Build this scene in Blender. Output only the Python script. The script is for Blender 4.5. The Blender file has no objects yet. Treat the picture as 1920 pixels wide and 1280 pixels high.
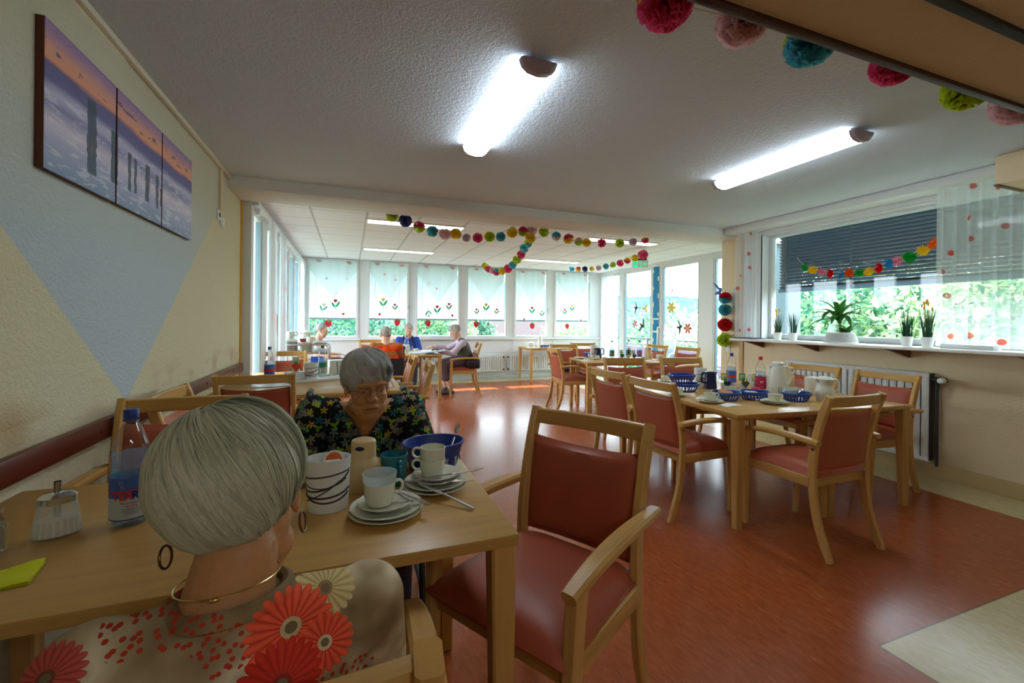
import bpy, bmesh, math, random
import numpy as np
from mathutils import Vector as V, Matrix as M, noise as NZ
SC = bpy.context.scene
COL = SC.collection
PI = math.pi
random.seed(7); RNG = np.random.default_rng(7)

# ------------------------------------------------------------ materials
def lin(c):
    return tuple(((x/255)/12.92 if x/255 <= .04045 else ((x/255+.055)/1.055)**2.4) for x in c)

class N:
    """small node-tree helper"""
    def __init__(s, name):
        s.m = bpy.data.materials.new(name); s.m.use_nodes = True
        s.t = s.m.node_tree; s.t.nodes.clear()
        s.out = s.t.nodes.new('ShaderNodeOutputMaterial')
    def n(s, typ, **kw):
        nd = s.t.nodes.new('ShaderNode'+typ)
        for k, v in kw.items():
            if k.startswith('i_'):
                key = k[2:]
                key = int(key) if key.isdigit() else key.replace('_', ' ')
                s.set(nd, key, v)
            else: setattr(nd, k, v)
        return nd
    def set(s, nd, key, v):
        if isinstance(v, bpy.types.NodeSocket): s.t.links.new(v, nd.inputs[key])
        elif isinstance(v, bpy.types.Node): s.t.links.new(v.outputs[0], nd.inputs[key])
        else:
            if isinstance(v, tuple) and len(v) == 3 and nd.inputs[key].type == 'RGBA': v = (*v, 1)
            nd.inputs[key].default_value = v
    def math(s, op, a, b=0.0, c=0.0):
        nd = s.t.nodes.new('ShaderNodeMath'); nd.operation = op
        for i, v in enumerate((a, b, c)): s.set(nd, i, v)
        return nd.outputs[0]
    def mix(s, fac, a, b):
        nd = s.t.nodes.new('ShaderNodeMix'); nd.data_type = 'RGBA'
        s.set(nd, 0, fac); s.set(nd, 6, a); s.set(nd, 7, b)
        return nd.outputs[2]
    def ramp(s, fac, stops, interp='LINEAR'):
        nd = s.t.nodes.new('ShaderNodeValToRGB'); nd.color_ramp.interpolation = interp
        e = nd.color_ramp.elements
        while len(e) < len(stops): e.new(.5)
        for i, (p, c) in enumerate(stops): e[i].position = p; e[i].color = (*c, 1)
        s.set(nd, 0, fac); return nd.outputs[0]
    def coords(s, kind='Object', scale=(1, 1, 1), rot=(0, 0, 0), loc=(0, 0, 0)):
        tc = s.t.nodes.new('ShaderNodeTexCoord'); mp = s.t.nodes.new('ShaderNodeMapping')
        s.t.links.new(tc.outputs[kind], mp.inputs[0])
        mp.inputs['Scale'].default_value = scale; mp.inputs['Rotation'].default_value = rot; mp.inputs['Location'].default_value = loc
        return mp.outputs[0]
    def noise(s, vec, scale, detail=3, rough=.5):
        nd = s.n('TexNoise'); s.set(nd, 'Vector', vec); nd.inputs['Scale'].default_value = scale
        nd.inputs['Detail'].default_value = detail; nd.inputs['Roughness'].default_value = rough
        return nd.outputs[0]
    def sep(s, vec):
        nd = s.n('SeparateXYZ'); s.set(nd, 0, vec); return nd.outputs
    def bump(s, h, strength=.3, dist=.01):
        nd = s.n('Bump'); nd.inputs['Strength'].default_value = strength; nd.inputs['Distance'].default_value = dist
        s.set(nd, 'Height', h); return nd.outputs[0]
    def bsdf(s, color=None, rough=.5, metal=0., normal=None, spec=.5, trans=0., alpha=1., sss=0., coat=0., emit=None, es=0., ior=1.45):
        b = s.n('BsdfPrincipled')
        if color is not None: s.set(b, 'Base Color', color)
        s.set(b, 'Roughness', rough); s.set(b, 'Metallic', metal)
        s.set(b, 'Specular IOR Level', spec); s.set(b, 'Transmission Weight', trans); s.set(b, 'Alpha', alpha)
        s.set(b, 'IOR', ior); s.set(b, 'Coat Weight', coat)
        if sss: s.set(b, 'Subsurface Weight', sss); b.inputs['Subsurface Radius'].default_value = (.012, .005, .003); b.inputs['Subsurface Scale'].default_value = 1
        if normal is not None: s.set(b, 'Normal', normal)
        if emit is not None: s.set(b, 'Emission Color', emit); s.set(b, 'Emission Strength', es)
        return b
    def done(s, sh):
        s.t.links.new(sh if isinstance(sh, bpy.types.NodeSocket) else sh.outputs[0], s.out.inputs[0]); return s.m

def simple(name, rgb, rough=.5, metal=0., var=.06, vs=12, bump=0., bs=60, spec=.5, coat=0., **kw):
    """procedural base: colour varied by noise, optional bump"""
    n = N(name); c = n.coords(); base = lin(rgb)
    f = n.noise(c, vs)
    d = tuple(x*(1-var) for x in base); l = tuple(min(1, x*(1+var)) for x in base)
    col = n.mix(f, d, l)
    nr = n.bump(n.noise(c, bs, 4), bump, .004) if bump else None
    return n.done(n.bsdf(col, rough, metal, nr, spec, coat=coat, **kw))

def wood_mat(name, rgb, axis=0, rough=.38, contrast=.22):
    n = N(name); sc = [38, 38, 38]; sc[axis] = 2.2
    c = n.coords('Object', tuple(sc))
    g = n.noise(c, 1.0, 5, .6)
    c2 = n.coords('Object', tuple(x*.25 for x in sc)); g2 = n.noise(c2, 1.0, 2)
    base = lin(rgb)
    col = n.ramp(n.math('ADD', n.math('MULTIPLY', g, .65), n.math('MULTIPLY', g2, .35)),
                 [(.3, tuple(x*(1-contrast) for x in base)), (.5, base), (.72, tuple(min(1, x*(1+contrast*.8)) for x in base))])
    return n.done(n.bsdf(col, rough, 0, n.bump(g, .05, .002), .45))

def glass_mat(name, tint=(.96, 1, 1), lo=.04, hi=.6):
    n = N(name)
    lw = n.n('LayerWeight'); lw.inputs[0].default_value = .25
    f = n.math('ADD', n.math('MULTIPLY', lw.outputs['Fresnel'], hi), lo*.5)
    tr = n.n('BsdfTransparent', i_0=tint); gl = n.n('BsdfGlossy'); gl.inputs['Roughness'].default_value = .02
    mx = n.n('MixShader'); n.set(mx, 0, f); n.set(mx, 1, tr); n.set(mx, 2, gl)
    return n.done(mx.outputs[0])

def cloth_trans(name, rgb, transp=.35, transl=.5):
    n = N(name)
    c = n.coords(); f = n.noise(c, 30)
    col = n.mix(f, tuple(x*.93 for x in lin(rgb)), lin(rgb))
    d = n.n('BsdfDiffuse'); n.set(d, 0, col); t = n.n('BsdfTranslucent'); n.set(t, 0, col)
    m1 = n.n('MixShader', i_0=transl); n.set(m1, 1, d); n.set(m1, 2, t)
    if transp <= 0: return n.done(m1.outputs[0])
    tr = n.n('BsdfTransparent'); m2 = n.n('MixShader', i_0=transp); n.set(m2, 1, m1); n.set(m2, 2, tr)
    return n.done(m2.outputs[0])

# ------------------------------------------------------------ mesh builder
class B:
    def __init__(s): s.bm = bmesh.new()
    def _xf(s, vs, mat):
        if mat is not None:
            for v in vs: v.co = mat @ v.co
        return s
    def box(s, x0, x1, y0, y1, z0, z1, bev=0, mat=None, seg=2):
        t = bmesh.new(); bmesh.ops.create_cube(t, size=1)
        for v in t.verts: v.co = V(((x0+x1)/2+v.co.x*(x1-x0), (y0+y1)/2+v.co.y*(y1-y0), (z0+z1)/2+v.co.z*(z1-z0)))
        if bev: bmesh.ops.bevel(t, geom=t.edges[:], offset=bev, segments=seg, affect='EDGES', profile=.5)
        return s.add(t, mat)
    def add(s, t, mat=None):
        mp = {}
        for v in t.verts: mp[v] = s.bm.verts.new(mat @ v.co if mat is not None else v.co)
        for f in t.faces:
            try: s.bm.faces.new([mp[v] for v in f.verts])
            except ValueError: pass
        t.free(); return s
    def loft(s, rings, cap=True, closed=False):
        """rings: list of equal length lists of points"""
        R = [[s.bm.verts.new(p) for p in r] for r in rings]
        n = len(R[0]); m = len(R)
        for i in range(m if closed else m-1):
            a, b = R[i], R[(i+1) % m]
            for j in range(n):
                try: s.bm.faces.new((a[j], a[(j+1) % n], b[(j+1) % n], b[j]))
                except ValueError: pass
        if cap and not closed:
            for r in (R[0][::-1], R[-1]):
                try: s.bm.faces.new(r)
                except ValueError: pass
        return s
    def tube(s, pts, r, n=8, closed=False, cap=True, flat=1.0, up=None):
        pts = [V(p) for p in pts]; m = len(pts); rings = []
        rr = r if isinstance(r, (list, tuple)) else [r]*m
        prev = None
        for i in range(m):
            a = pts[i-1] if (i > 0 or closed) else pts[i]; b = pts[(i+1) % m] if (i < m-1 or closed) else pts[i]
            d = (b-a).normalized()
            if prev is None:
                u = V(up) if up else (V((0, 0, 1)) if abs(d.z) < .9 else V((0, 1, 0)))
            else: u = prev
            e1 = (u-d*u.dot(d)).normalized(); e2 = d.cross(e1); prev = e1
            rings.append([pts[i]+(e1*math.cos(2*PI*k/n)*flat+e2*math.sin(2*PI*k/n))*rr[i] for k in range(n)])
        return s.loft(rings, cap, closed)
    def sweep(s, pts, w, h, up=(0, 0, 1), bev=.2, side=None):
        """rounded-rectangle section along pts; w across, h along up"""
        pts = [V(p) for p in pts]; m = len(pts); rings = []
        ww = w if isinstance(w, (list, tuple)) else [w]*m; hh = h if isinstance(h, (list, tuple)) else [h]*m
        for i in range(m):
            d = (pts[min(i+1, m-1)]-pts[max(i-1, 0)]).normalized()
            if side is not None: e2 = V(side); e2 = (e2-d*e2.dot(d)).normalized(); e1 = e2.cross(d)
            else:
                u = V(up); e1 = (u-d*u.dot(d)).normalized(); e2 = d.cross(e1)
            a, b = ww[i]/2, hh[i]/2; c = bev*min(a, b)*2*.5
            sec = [(a-c, -b), (a, -b+c), (a, b-c), (a-c, b), (-a+c, b), (-a, b-c), (-a, -b+c), (-a+c, -b)]
            rings.append([pts[i]+e2*x+e1*y for x, y in sec])
        return s.loft(rings)
    def lathe(s, prof, c=(0, 0, 0), n=24, sx=1., sy=1., cap=False, mod=None):
        rings = []
        for r, z in prof:
            ring = []
            for k in range(n):
                a = 2*PI*k/n; q = r*(mod(a, z) if mod else 1)
                ring.append(V((c[0]+q*math.cos(a)*sx, c[1]+q*math.sin(a)*sy, c[2]+z)))
            rings.append(ring)
        return s.loft(rings, cap)
    def prism(s, poly, h, mat=None):
        t = bmesh.new(); a = [t.verts.new((x, y, 0)) for x, y in poly]; b = [t.verts.new((x, y, h)) for x, y in poly]
        n = len(poly)
        t.faces.new(a[::-1]); t.faces.new(b)
        for i in range(n): t.faces.new((a[i], a[(i+1) % n], b[(i+1) % n], b[i]))
        return s.add(t, mat)
    def sph(s, c, r, nu=16, nv=10, mat=None, disp=None):
        if not isinstance(r, (tuple, list)): r = (r, r, r)
        t = bmesh.new(); bmesh.ops.create_uvsphere(t, u_segments=nu, v_segments=nv, radius=1)
        for v in t.verts:
            k = disp(v.co) if disp else 1
            v.co = V((v.co.x*r[0]*k, v.co.y*r[1]*k, v.co.z*r[2]*k))
            if mat is not None: v.co = mat @ v.co
            v.co += V(c)
        return s.add(t)
    def quad(s, *p):
        s.bm.faces.new([s.bm.verts.new(V(q)) for q in p]); return s
    def grid(s, f, nu, nv):
        vs = [[s.bm.verts.new(V(f(i/nu, j/nv))) for j in range(nv+1)] for i in range(nu+1)]
        for i in range(nu):
            for j in range(nv): s.bm.faces.new((vs[i][j], vs[i+1][j], vs[i+1][j+1], vs[i][j+1]))
        return s
    def mesh(s, name, mat=None, smooth=True, ang=38, recalc=True):
        me = bpy.data.meshes.new(name)
        if recalc: bmesh.ops.recalc_face_normals(s.bm, faces=s.bm.faces[:])
        if smooth:
            for f in s.bm.faces: f.smooth = True
        s.bm.to_mesh(me); s.bm.free()
        if smooth:
            try: me.set_sharp_from_angle(angle=math.radians(ang))
            except Exception: pass
        if mat is not None: me.materials.append(mat)
        return me
    def obj(s, name, mat=None, parent=None, **kw):
        return mk(name, s.mesh(name, mat, **kw), parent)

def mk(name, me, parent=None, loc=None):
    o = bpy.data.objects.new(name, me); COL.objects.link(o)
    if parent is not None: o.parent = parent
    if loc is not None: o.location = loc
    return o
def tag(o, label, cat, group=None, kind=None):
    o['label'] = label; o['category'] = cat
    if group: o['group'] = group
    if kind: o['kind'] = kind
    return o
def thing(name, label, cat, loc=(0, 0, 0), rz=0., group=None, scale=1.):
    o = mk(name, None); o.location = loc; o.rotation_euler = (0, 0, math.radians(rz)); o.scale = (scale,)*3
    return tag(o, label, cat, group)
def struct(o):
    o['kind'] = 'structure'; return o
def copy_tree(o, loc=None, rz=None, label=None, group=None, scale=None, parent=None):
    c = o.copy(); COL.objects.link(c)
    if parent is not None: c.parent = parent
    for ch in o.children: copy_tree(ch, parent=c)
    if loc is not None: c.location = loc
    if rz is not None: c.rotation_euler = (0, 0, math.radians(rz))
    if scale is not None: c.scale = (scale,)*3
    if label: c['label'] = label
    if group: c['group'] = group
    return c
def part(b, name, mat, root, label=None, **kw):
    o = b.obj(name, mat, root, **kw)
    if label: o['label'] = label
    return o
def np_mesh(name, verts, faces, mats, midx=None, smooth=False):
    me = bpy.data.meshes.new(name); verts = np.asarray(verts, np.float32); faces = np.asarray(faces, np.int32)
    k = faces.shape[1]
    me.vertices.add(len(verts)); me.vertices.foreach_set('co', verts.ravel())
    me.loops.add(faces.size); me.loops.foreach_set('vertex_index', faces.ravel())
    me.polygons.add(len(faces)); me.polygons.foreach_set('loop_start', np.arange(0, faces.size, k, dtype=np.int32))
    try: me.polygons.foreach_set('loop_total', np.full(len(faces), k, np.int32))
    except Exception: pass
    if midx is not None: me.polygons.foreach_set('material_index', np.asarray(midx, np.int32))
    if smooth: me.polygons.foreach_set('use_smooth', np.ones(len(faces), bool))
    for m in (mats if isinstance(mats, (list, tuple)) else [mats]): me.materials.append(m)
    me.update(calc_edges=True); me.validate(); return me
def text_mesh(txt, size, extrude=.0005, bold=0.):
    cu = bpy.data.curves.new('t', 'FONT'); cu.body = txt; cu.size = size; cu.extrude = extrude; cu.offset = bold; cu.align_x = 'CENTER'; cu.align_y = 'CENTER'
    cu.resolution_u = 4
    o = bpy.data.objects.new('t', cu); COL.objects.link(o)
    dg = bpy.context.evaluated_depsgraph_get(); me = bpy.data.meshes.new_from_object(o.evaluated_get(dg))
    bpy.data.objects.remove(o); bpy.data.curves.remove(cu); return me

MAT = {}
MAT['wood'] = wood_mat('beech_wood', (200, 156, 88), 2)
MAT['wood_x'] = wood_mat('beech_wood_top', (190, 148, 80), 0, .3, .16)
MAT['wood_y'] = wood_mat('beech_wood_along', (200, 156, 88), 1)
MAT['wood_dark'] = wood_mat('dark_bracket_wood', (120, 78, 44), 1)
MAT['red'] = simple('terracotta_vinyl', (168, 82, 54), .42, 0, .06, 9, .12, 300)
MAT['white'] = simple('white_plastic', (232, 234, 232), .35, 0, .02)
MAT['frame'] = simple('white_window_frame', (225, 230, 232), .35, 0, .02)
MAT['chrome'] = simple('chrome', (205, 208, 212), .15, 1., .02)
MAT['steel'] = simple('brushed_steel', (190, 192, 196), .28, 1., .05)
MAT['black'] = simple('black_plastic', (28, 28, 30), .5, 0, .1)
MAT['dark'] = simple('dark_grey_fabric', (52, 50, 60), .8, 0, .1, 40)
MAT['china'] = simple('cream_china', (218, 220, 200), .22, 0, .02, 5)
MAT['thermos_w'] = simple('white_thermos_plastic', (214, 214, 200), .3, 0, .02)
MAT['beige'] = simple('beige_thermos_plastic', (205, 178, 130), .35, 0, .03)
MAT['navy'] = simple('navy_plastic', (30, 34, 66), .3, 0, .05)
MAT['basket'] = simple('blue_basket_plastic', (44, 70, 150), .4, 0, .06)
MAT['teal'] = simple('teal_glaze', (40, 116, 130), .25, 0, .05)
MAT['glass'] = glass_mat('window_glass', (.97, 1, 1), .04, .32)
MAT['tumbler'] = glass_mat('drinking_glass', (.97, .985, .98), .08, .6)
MAT['paper'] = simple('white_paper', (236, 234, 224), .7, 0, .03, 20)
MAT['skin'] = None
# ------------------------------------------------------------ camera, world, sun
cam = bpy.data.cameras.new('camera'); co = bpy.data.objects.new('camera', cam); COL.objects.link(co); SC.camera = co
cam.sensor_width = 36; cam.lens = 815/1920*36; cam.shift_y = -39/1920; cam.clip_start = .05; cam.clip_end = 600
_y, _r = math.radians(20.5), .0105
_c, _s = math.cos(_y), math.sin(_y); _rt = V((_c, -_s, 0)); _up = V((0, 0, 1)); _f = V((_s, _c, 0))
_x = _rt*math.cos(_r)+_up*math.sin(_r); _u = _up*math.cos(_r)-_rt*math.sin(_r)
co.matrix_world = M(((_x.x, _u.x, -_f.x, 0), (_x.y, _u.y, -_f.y, 0), (_x.z, _u.z, -_f.z, 1.33), (0, 0, 0, 1)))
SC.view_settings.view_transform = 'Standard'; SC.view_settings.look = 'None'; SC.view_settings.gamma = 1; SC.view_settings.use_curve_mapping = False
SC.view_settings.exposure = 1.05
SC.cycles.max_bounces = 10; SC.cycles.diffuse_bounces = 5; SC.cycles.glossy_bounces = 4; SC.cycles.transparent_max_bounces = 20; SC.cycles.transmission_bounces = 6
SC.cycles.use_adaptive_sampling = True; SC.cycles.adaptive_threshold = .02; SC.cycles.sample_clamp_indirect = 6; SC.cycles.caustics_reflective = True; SC.cycles.caustics_refractive = False
w = bpy.data.worlds.new('sky'); SC.world = w; w.use_nodes = True; wt = w.node_tree; wt.nodes.clear()
_sky = wt.nodes.new('ShaderNodeTexSky'); _sky.sky_type = 'HOSEK_WILKIE'; _sky.turbidity = 5; _sky.ground_albedo = .4
_sky.sun_direction = V((-.25, .75, .61)).normalized()
_mx = wt.nodes.new('ShaderNodeMix'); _mx.data_type = 'RGBA'; _mx.inputs[0].default_value = .75; _mx.inputs[7].default_value = (.82, .91, 1, 1)
_bg = wt.nodes.new('ShaderNodeBackground'); _bg.inputs[1].default_value = 8.5; _o = wt.nodes.new('ShaderNodeOutputWorld')
wt.links.new(_sky.outputs[0], _mx.inputs[6]); wt.links.new(_mx.outputs[2], _bg.inputs[0]); wt.links.new(_bg.outputs[0], _o.inputs[0])
sl = bpy.data.lights.new('sun', 'SUN'); sl.energy = 11; sl.angle = .01; sl.color = (1, .95, .86)
so = bpy.data.objects.new('sun', sl); COL.objects.link(so)
so.rotation_euler = V((-.25, .75, .61)).to_track_quat('Z', 'Y').to_euler(); so.location = (-4, 12, 10)

# ------------------------------------------------------------ room surfaces
def plaster(name, rgb, scale=55, strength=.5):
    n = N(name); c = n.coords()
    h = n.math('ADD', n.noise(c, scale, 4, .6), n.math('MULTIPLY', n.noise(c, scale*2.6, 3), .5))
    b = lin(rgb); col = n.mix(n.noise(c, 1.2, 2), tuple(x*.96 for x in b), b)
    return n.done(n.bsdf(col, .85, 0, n.bump(h, strength, .012), .2))

def floor_mat():
    n = N('linoleum'); c = n.coords(); x, y, z = n.sep(c)
    st = n.noise(n.coords('Object', (26, 7, 1), (0, 0, .5)), 1.6, 5, .65); st2 = n.noise(n.coords('Object', (60, 16, 1), (0, 0, .5)), 1.7, 3, .6)
    big = n.noise(c, .9, 2)
    t = n.math('ADD', n.math('MULTIPLY', st, .6), n.math('MULTIPLY', st2, .4))
    red = n.ramp(t, [(.30, lin((136, 66, 34))), (.46, lin((160, 80, 40))), (.60, lin((174, 92, 50))), (.68, lin((192, 122, 80)))])
    crm = n.ramp(t, [(.30, lin((186, 172, 128))), (.5, lin((206, 194, 150))), (.7, lin((220, 212, 180)))])
    a = n.math('GREATER_THAN', x, 4.35); b = n.math('GREATER_THAN', y, 9.0)
    cc = n.math('MULTIPLY', n.math('GREATER_THAN', x, 2.067), n.math('LESS_THAN', y, 1.15))
    msk = n.math('MAXIMUM', a, n.math('MAXIMUM', b, cc))
    # the weld line between the two colours
    e1 = n.math('LESS_THAN', n.math('ABSOLUTE', n.math('SUBTRACT', x, 2.067)), .004)
    e2 = n.math('LESS_THAN', n.math('ABSOLUTE', n.math('SUBTRACT', y, 1.15)), .004)
    weld = n.math('MAXIMUM', n.math('MULTIPLY', e1, n.math('LESS_THAN', y, 1.154)), n.math('MULTIPLY', e2, n.math('GREATER_THAN', x, 2.063)))
    col = n.mix(msk, red, crm); col = n.mix(n.math('MULTIPLY', weld, .7), col, lin((90, 60, 40)))
    rough = n.math('ADD', n.math('MULTIPLY', big, .14), .16)
    return n.done(n.bsdf(col, rough, 0, n.bump(n.noise(c, 3, 2), .03, .01), .5))

def left_wall_mat():
    n = N('left_wall_plaster'); c = n.coords(); x, y, z = n.sep(c)
    h = n.math('ADD', n.noise(c, 60, 4, .6), n.math('MULTIPLY', n.noise(c, 150, 3), .5))
    cream = n.mix(n.noise(c, 1.5, 2), lin((216, 208, 176)), lin((210, 200, 168)))
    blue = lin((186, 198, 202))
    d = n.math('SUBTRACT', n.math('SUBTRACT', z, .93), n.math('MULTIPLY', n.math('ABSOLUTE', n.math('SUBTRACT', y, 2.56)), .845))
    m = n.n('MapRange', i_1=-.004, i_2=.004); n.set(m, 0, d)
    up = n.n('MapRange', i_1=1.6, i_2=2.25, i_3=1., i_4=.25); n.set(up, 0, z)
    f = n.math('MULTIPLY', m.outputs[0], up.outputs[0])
    # brown scuff band a little above the handrail, with its own blotchy outline
    sc = n.n('MapRange', i_1=.0, i_2=.13, i_3=1., i_4=0.); n.set(sc, 0, n.math('ABSOLUTE', n.math('SUBTRACT', z, .965)))
    blot = n.n('MapRange', i_1=.50, i_2=.68); n.set(blot, 0, n.noise(n.coords('Object', (1, 1.2, 2.5)), 2.2, 2))
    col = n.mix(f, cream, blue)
    col = n.mix(n.math('MULTIPLY', n.math('MULTIPLY', sc.outputs[0], blot.outputs[0]), .75), col, lin((170, 128, 76)))
    return n.done(n.bsdf(col, .85, 0, n.bump(h, .55, .012), .2))

def tile_mat():
    n = N('ceiling_tiles'); c = n.coords(); x, y, z = n.sep(c)
    def line(v, off, p, wd): return n.math('LESS_THAN', n.math('ABSOLUTE', n.math('SUBTRACT', n.math('FRACT', n.math('DIVIDE', n.math('SUBTRACT', v, off), p)), .5)), wd)
    m = n.math('MAXIMUM', line(x, -.12, .6, .02), line(y, 5.07, .5, .016))
    col = n.mix(m, n.mix(n.noise(c, 60, 3), lin((240, 243, 247)), lin((244, 247, 250))), lin((196, 202, 204)))
    return n.done(n.bsdf(col, .7, 0, n.bump(n.math('SUBTRACT', n.math('MULTIPLY', n.noise(c, 90, 3), .2), m), .3, .005), .2))

XL, XR, XE = -.985, 4.82, 5.92
struct(B().box(-1.3, 6.1, -2.3, 9.7, -.12, 0).obj('floor', floor_mat(), smooth=False))
MAT['ceil'] = plaster('ceiling_plaster', (214, 226, 238), 48, .45)
MAT['cream'] = plaster('cream_wall_plaster', (236, 217, 182), 70, .35)
MAT['beam'] = plaster('white_beam_paint', (228, 230, 228), 60, .08)
struct(B().box(-1.3, 5.1, -2.3, 4.4, 2.55, 2.7).obj('ceiling', MAT['ceil'], smooth=False))
struct(B().box(-1.1, 6.1, 4.79, 9.7, 2.552, 2.7).obj('ceiling_tiles', tile_mat(), smooth=False))
struct(B().box(-1.0, 6.1, 4.34, 4.80, 2.45, 2.70, .006).obj('beam', MAT['beam']))
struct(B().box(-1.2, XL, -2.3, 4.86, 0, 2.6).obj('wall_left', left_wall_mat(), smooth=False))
struct(B().box(XL, XL+.028, -2.2, 4.34, 2.518, 2.549, .006).obj('trim_1', simple('ceiling_strip', (222, 214, 196), .5)))
MAT['ochre'] = simple('ochre_edge_trim', (224, 170, 52), .4)
struct(B().box(XL-.01, XL+.012, 4.80, 4.872, .0, 2.45, .003).obj('trim_2', MAT['ochre']))
bw = B()      # right wall with its window opening
for a in ((1.25, 4.0, 0, 1.14), (1.25, 4.0, 2.43, 2.6), (-2.3, 1.25, 0, 2.6), (4.0, 4.62, 0, 2.6)): bw.box(XR, XR+.25, *a)
struct(bw.obj('wall_right', MAT['cream'], smooth=False))
struct(B().box(XR+.25, 6.1, 4.42, 4.62, 0, 2.6).obj('wall_return', plaster('grey_blue_render', (76, 92, 98), 60, .3), smooth=False))
struct(B().box(-1.2, 5.1, -2.4, -2.3, 0, 2.6).obj('wall_near', MAT['cream'], smooth=False))
struct(B().box(XR-.018, XR, 4.25, 4.312, 0, 2.45, .003).obj('trim_3', wood_mat('corner_trim_wood', (206, 172, 122), 2)))
struct(B().box(XR-.012, XR, -2.2, 4.25, .0, .125, .003).obj('baseboard_right', simple('tan_baseboard', (196, 172, 122), .5)))
struct(B().box(XL, XL+.014, -2.2, 4.8, .0, .10, .003).obj('baseboard_left', simple('beige_baseboard', (206, 188, 150), .5)))
# lowered lintel of the opening the camera stands in
MAT['soffit'] = plaster('tan_soffit', (214, 196, 160), 90, .3)
lb = B(); lb.box(-.97, 4.8, .70, .90, 2.2, 2.55); struct(lb.obj('lintel', MAT['soffit'], smooth=False))
struct(B().box(-.97, 4.8, .90, .925, 2.185, 2.24, .003).obj('trim_4', simple('dark_brown_edge', (66, 40, 26), .45)))
struct(B().box(-.97, 4.8, .672, .70, 2.188, 2.5, .003).obj('trim_5', simple('black_gap_rail', (24, 20, 18), .6)))
struct(B().box(-.97, 4.8, -.4, .672, 2.2, 2.5).obj('lintel_panel', MAT['soffit'], smooth=False))
bk = B(); bk.box(4.35, 4.81, .95, 1.72, 2.345, 2.549, .004); bo = struct(bk.obj('bulkhead', MAT['cream']))
struct(B().box(4.345, 4.81, 1.70, 1.725, 2.335, 2.347).obj('trim_6', simple('brown_bulkhead_edge', (104, 66, 30), .5)))

# ------------------------------------------------------------ back wall: panels, six windows
WX = [(-.80, .17), (.34, 1.19), (1.32, 2.31), (2.44, 3.43), (3.59, 4.48), (4.63, 5.65)]
YB = 9.5
bb = B()
bb.box(-1.0, 6.1, YB, YB+.16, 0, .93); bb.box(-1.0, 6.1, YB, YB+.16, 2.53, 2.6)
xs = [-1.0]+[x for a in WX for x in a]+[6.1]
for i in range(0, len(xs), 2): bb.box(xs[i], xs[i+1], YB, YB+.16, .93, 2.53)
for x0, x1 in WX:                              # raised infill panels under the windows
    bb.box(x0-.02, x1+.02, YB-.012, YB, .60, .88, .004)
struct(bb.obj('wall_back', MAT['frame'], smooth=False))
for i, (x0, x1) in enumerate(WX):
    r = struct(mk('window_%d' % (i+1), None)); r.location = (x0, YB, .93)
    W, H = x1-x0, 1.60; f = B(); t = .045
    f.box(0, W, -.03, .06, 0, t+.01, .004); f.box(0, W, -.03, .06, H-t, H, .004); f.box(0, t, -.03, .06, t, H-t, .004); f.box(W-t, W, -.03, .06, t, H-t, .004)
    f.obj('window_frame', MAT['frame'], r)
    B().box(t, W-t, .012, .020, t, H-t).obj('window_pane', MAT['glass'], r, smooth=False)
    if i in (1, 4):
        h = B(); h.box(W-.035, W-.012, -.045, -.028, .62, .70, .003); h.tube([(W-.024, -.05, .68), (W-.024, -.06, .66), (W-.024, -.06, .56)], .008, 8); h.obj('window_handle', MAT['steel'], r)
struct(B().box(-.88, 5.9, YB-.07, YB, .895, .93, .006).obj('trim_7', MAT['frame']))
struct(B().box(-.88, 5.9, YB-.02, YB, 0, .09, .003).obj('baseboard_back', simple('grey_white_baseboard', (200, 208, 208), .5)))

# venetian blinds outside the panes
MAT['slat'] = cloth_trans('white_blind_slat', (222, 230, 232), 0, .40)
ORD = ['first', 'second', 'third', 'fourth', 'fifth', 'sixth']
for i, (x0, x1) in enumerate(WX):
    bl = thing('venetian_blind', 'white venetian blind half lowered at the %s back window from the left' % ORD[i], 'blind', (x0+.04, YB+.10, 1.335), 0, 'white blinds outside the back windows')
    W = x1-x0-.08; s = B(); k = 0; z = .03
    while z < 1.16:
        s.quad((0, -.014, z+.0125), (W, -.014, z+.0125), (W, .014, z-.0125), (0, .014, z-.0125)); z += .026
    s.obj('slats', MAT['slat'], bl, smooth=False, recalc=False)
    B().box(0, W, -.018, .018, -.02, .018, .004).obj('bottom_rail', simple('grey_blind_rail', (150, 172, 178), .4) if i == 0 else bpy.data.materials['grey_blind_rail'], bl)
    for px in (.12, W-.16):
        B().tube([(px, -.022, 0), (px, -.022, 1.15)], .003, 5).obj('cord', MAT['chrome'], bl)

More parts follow.
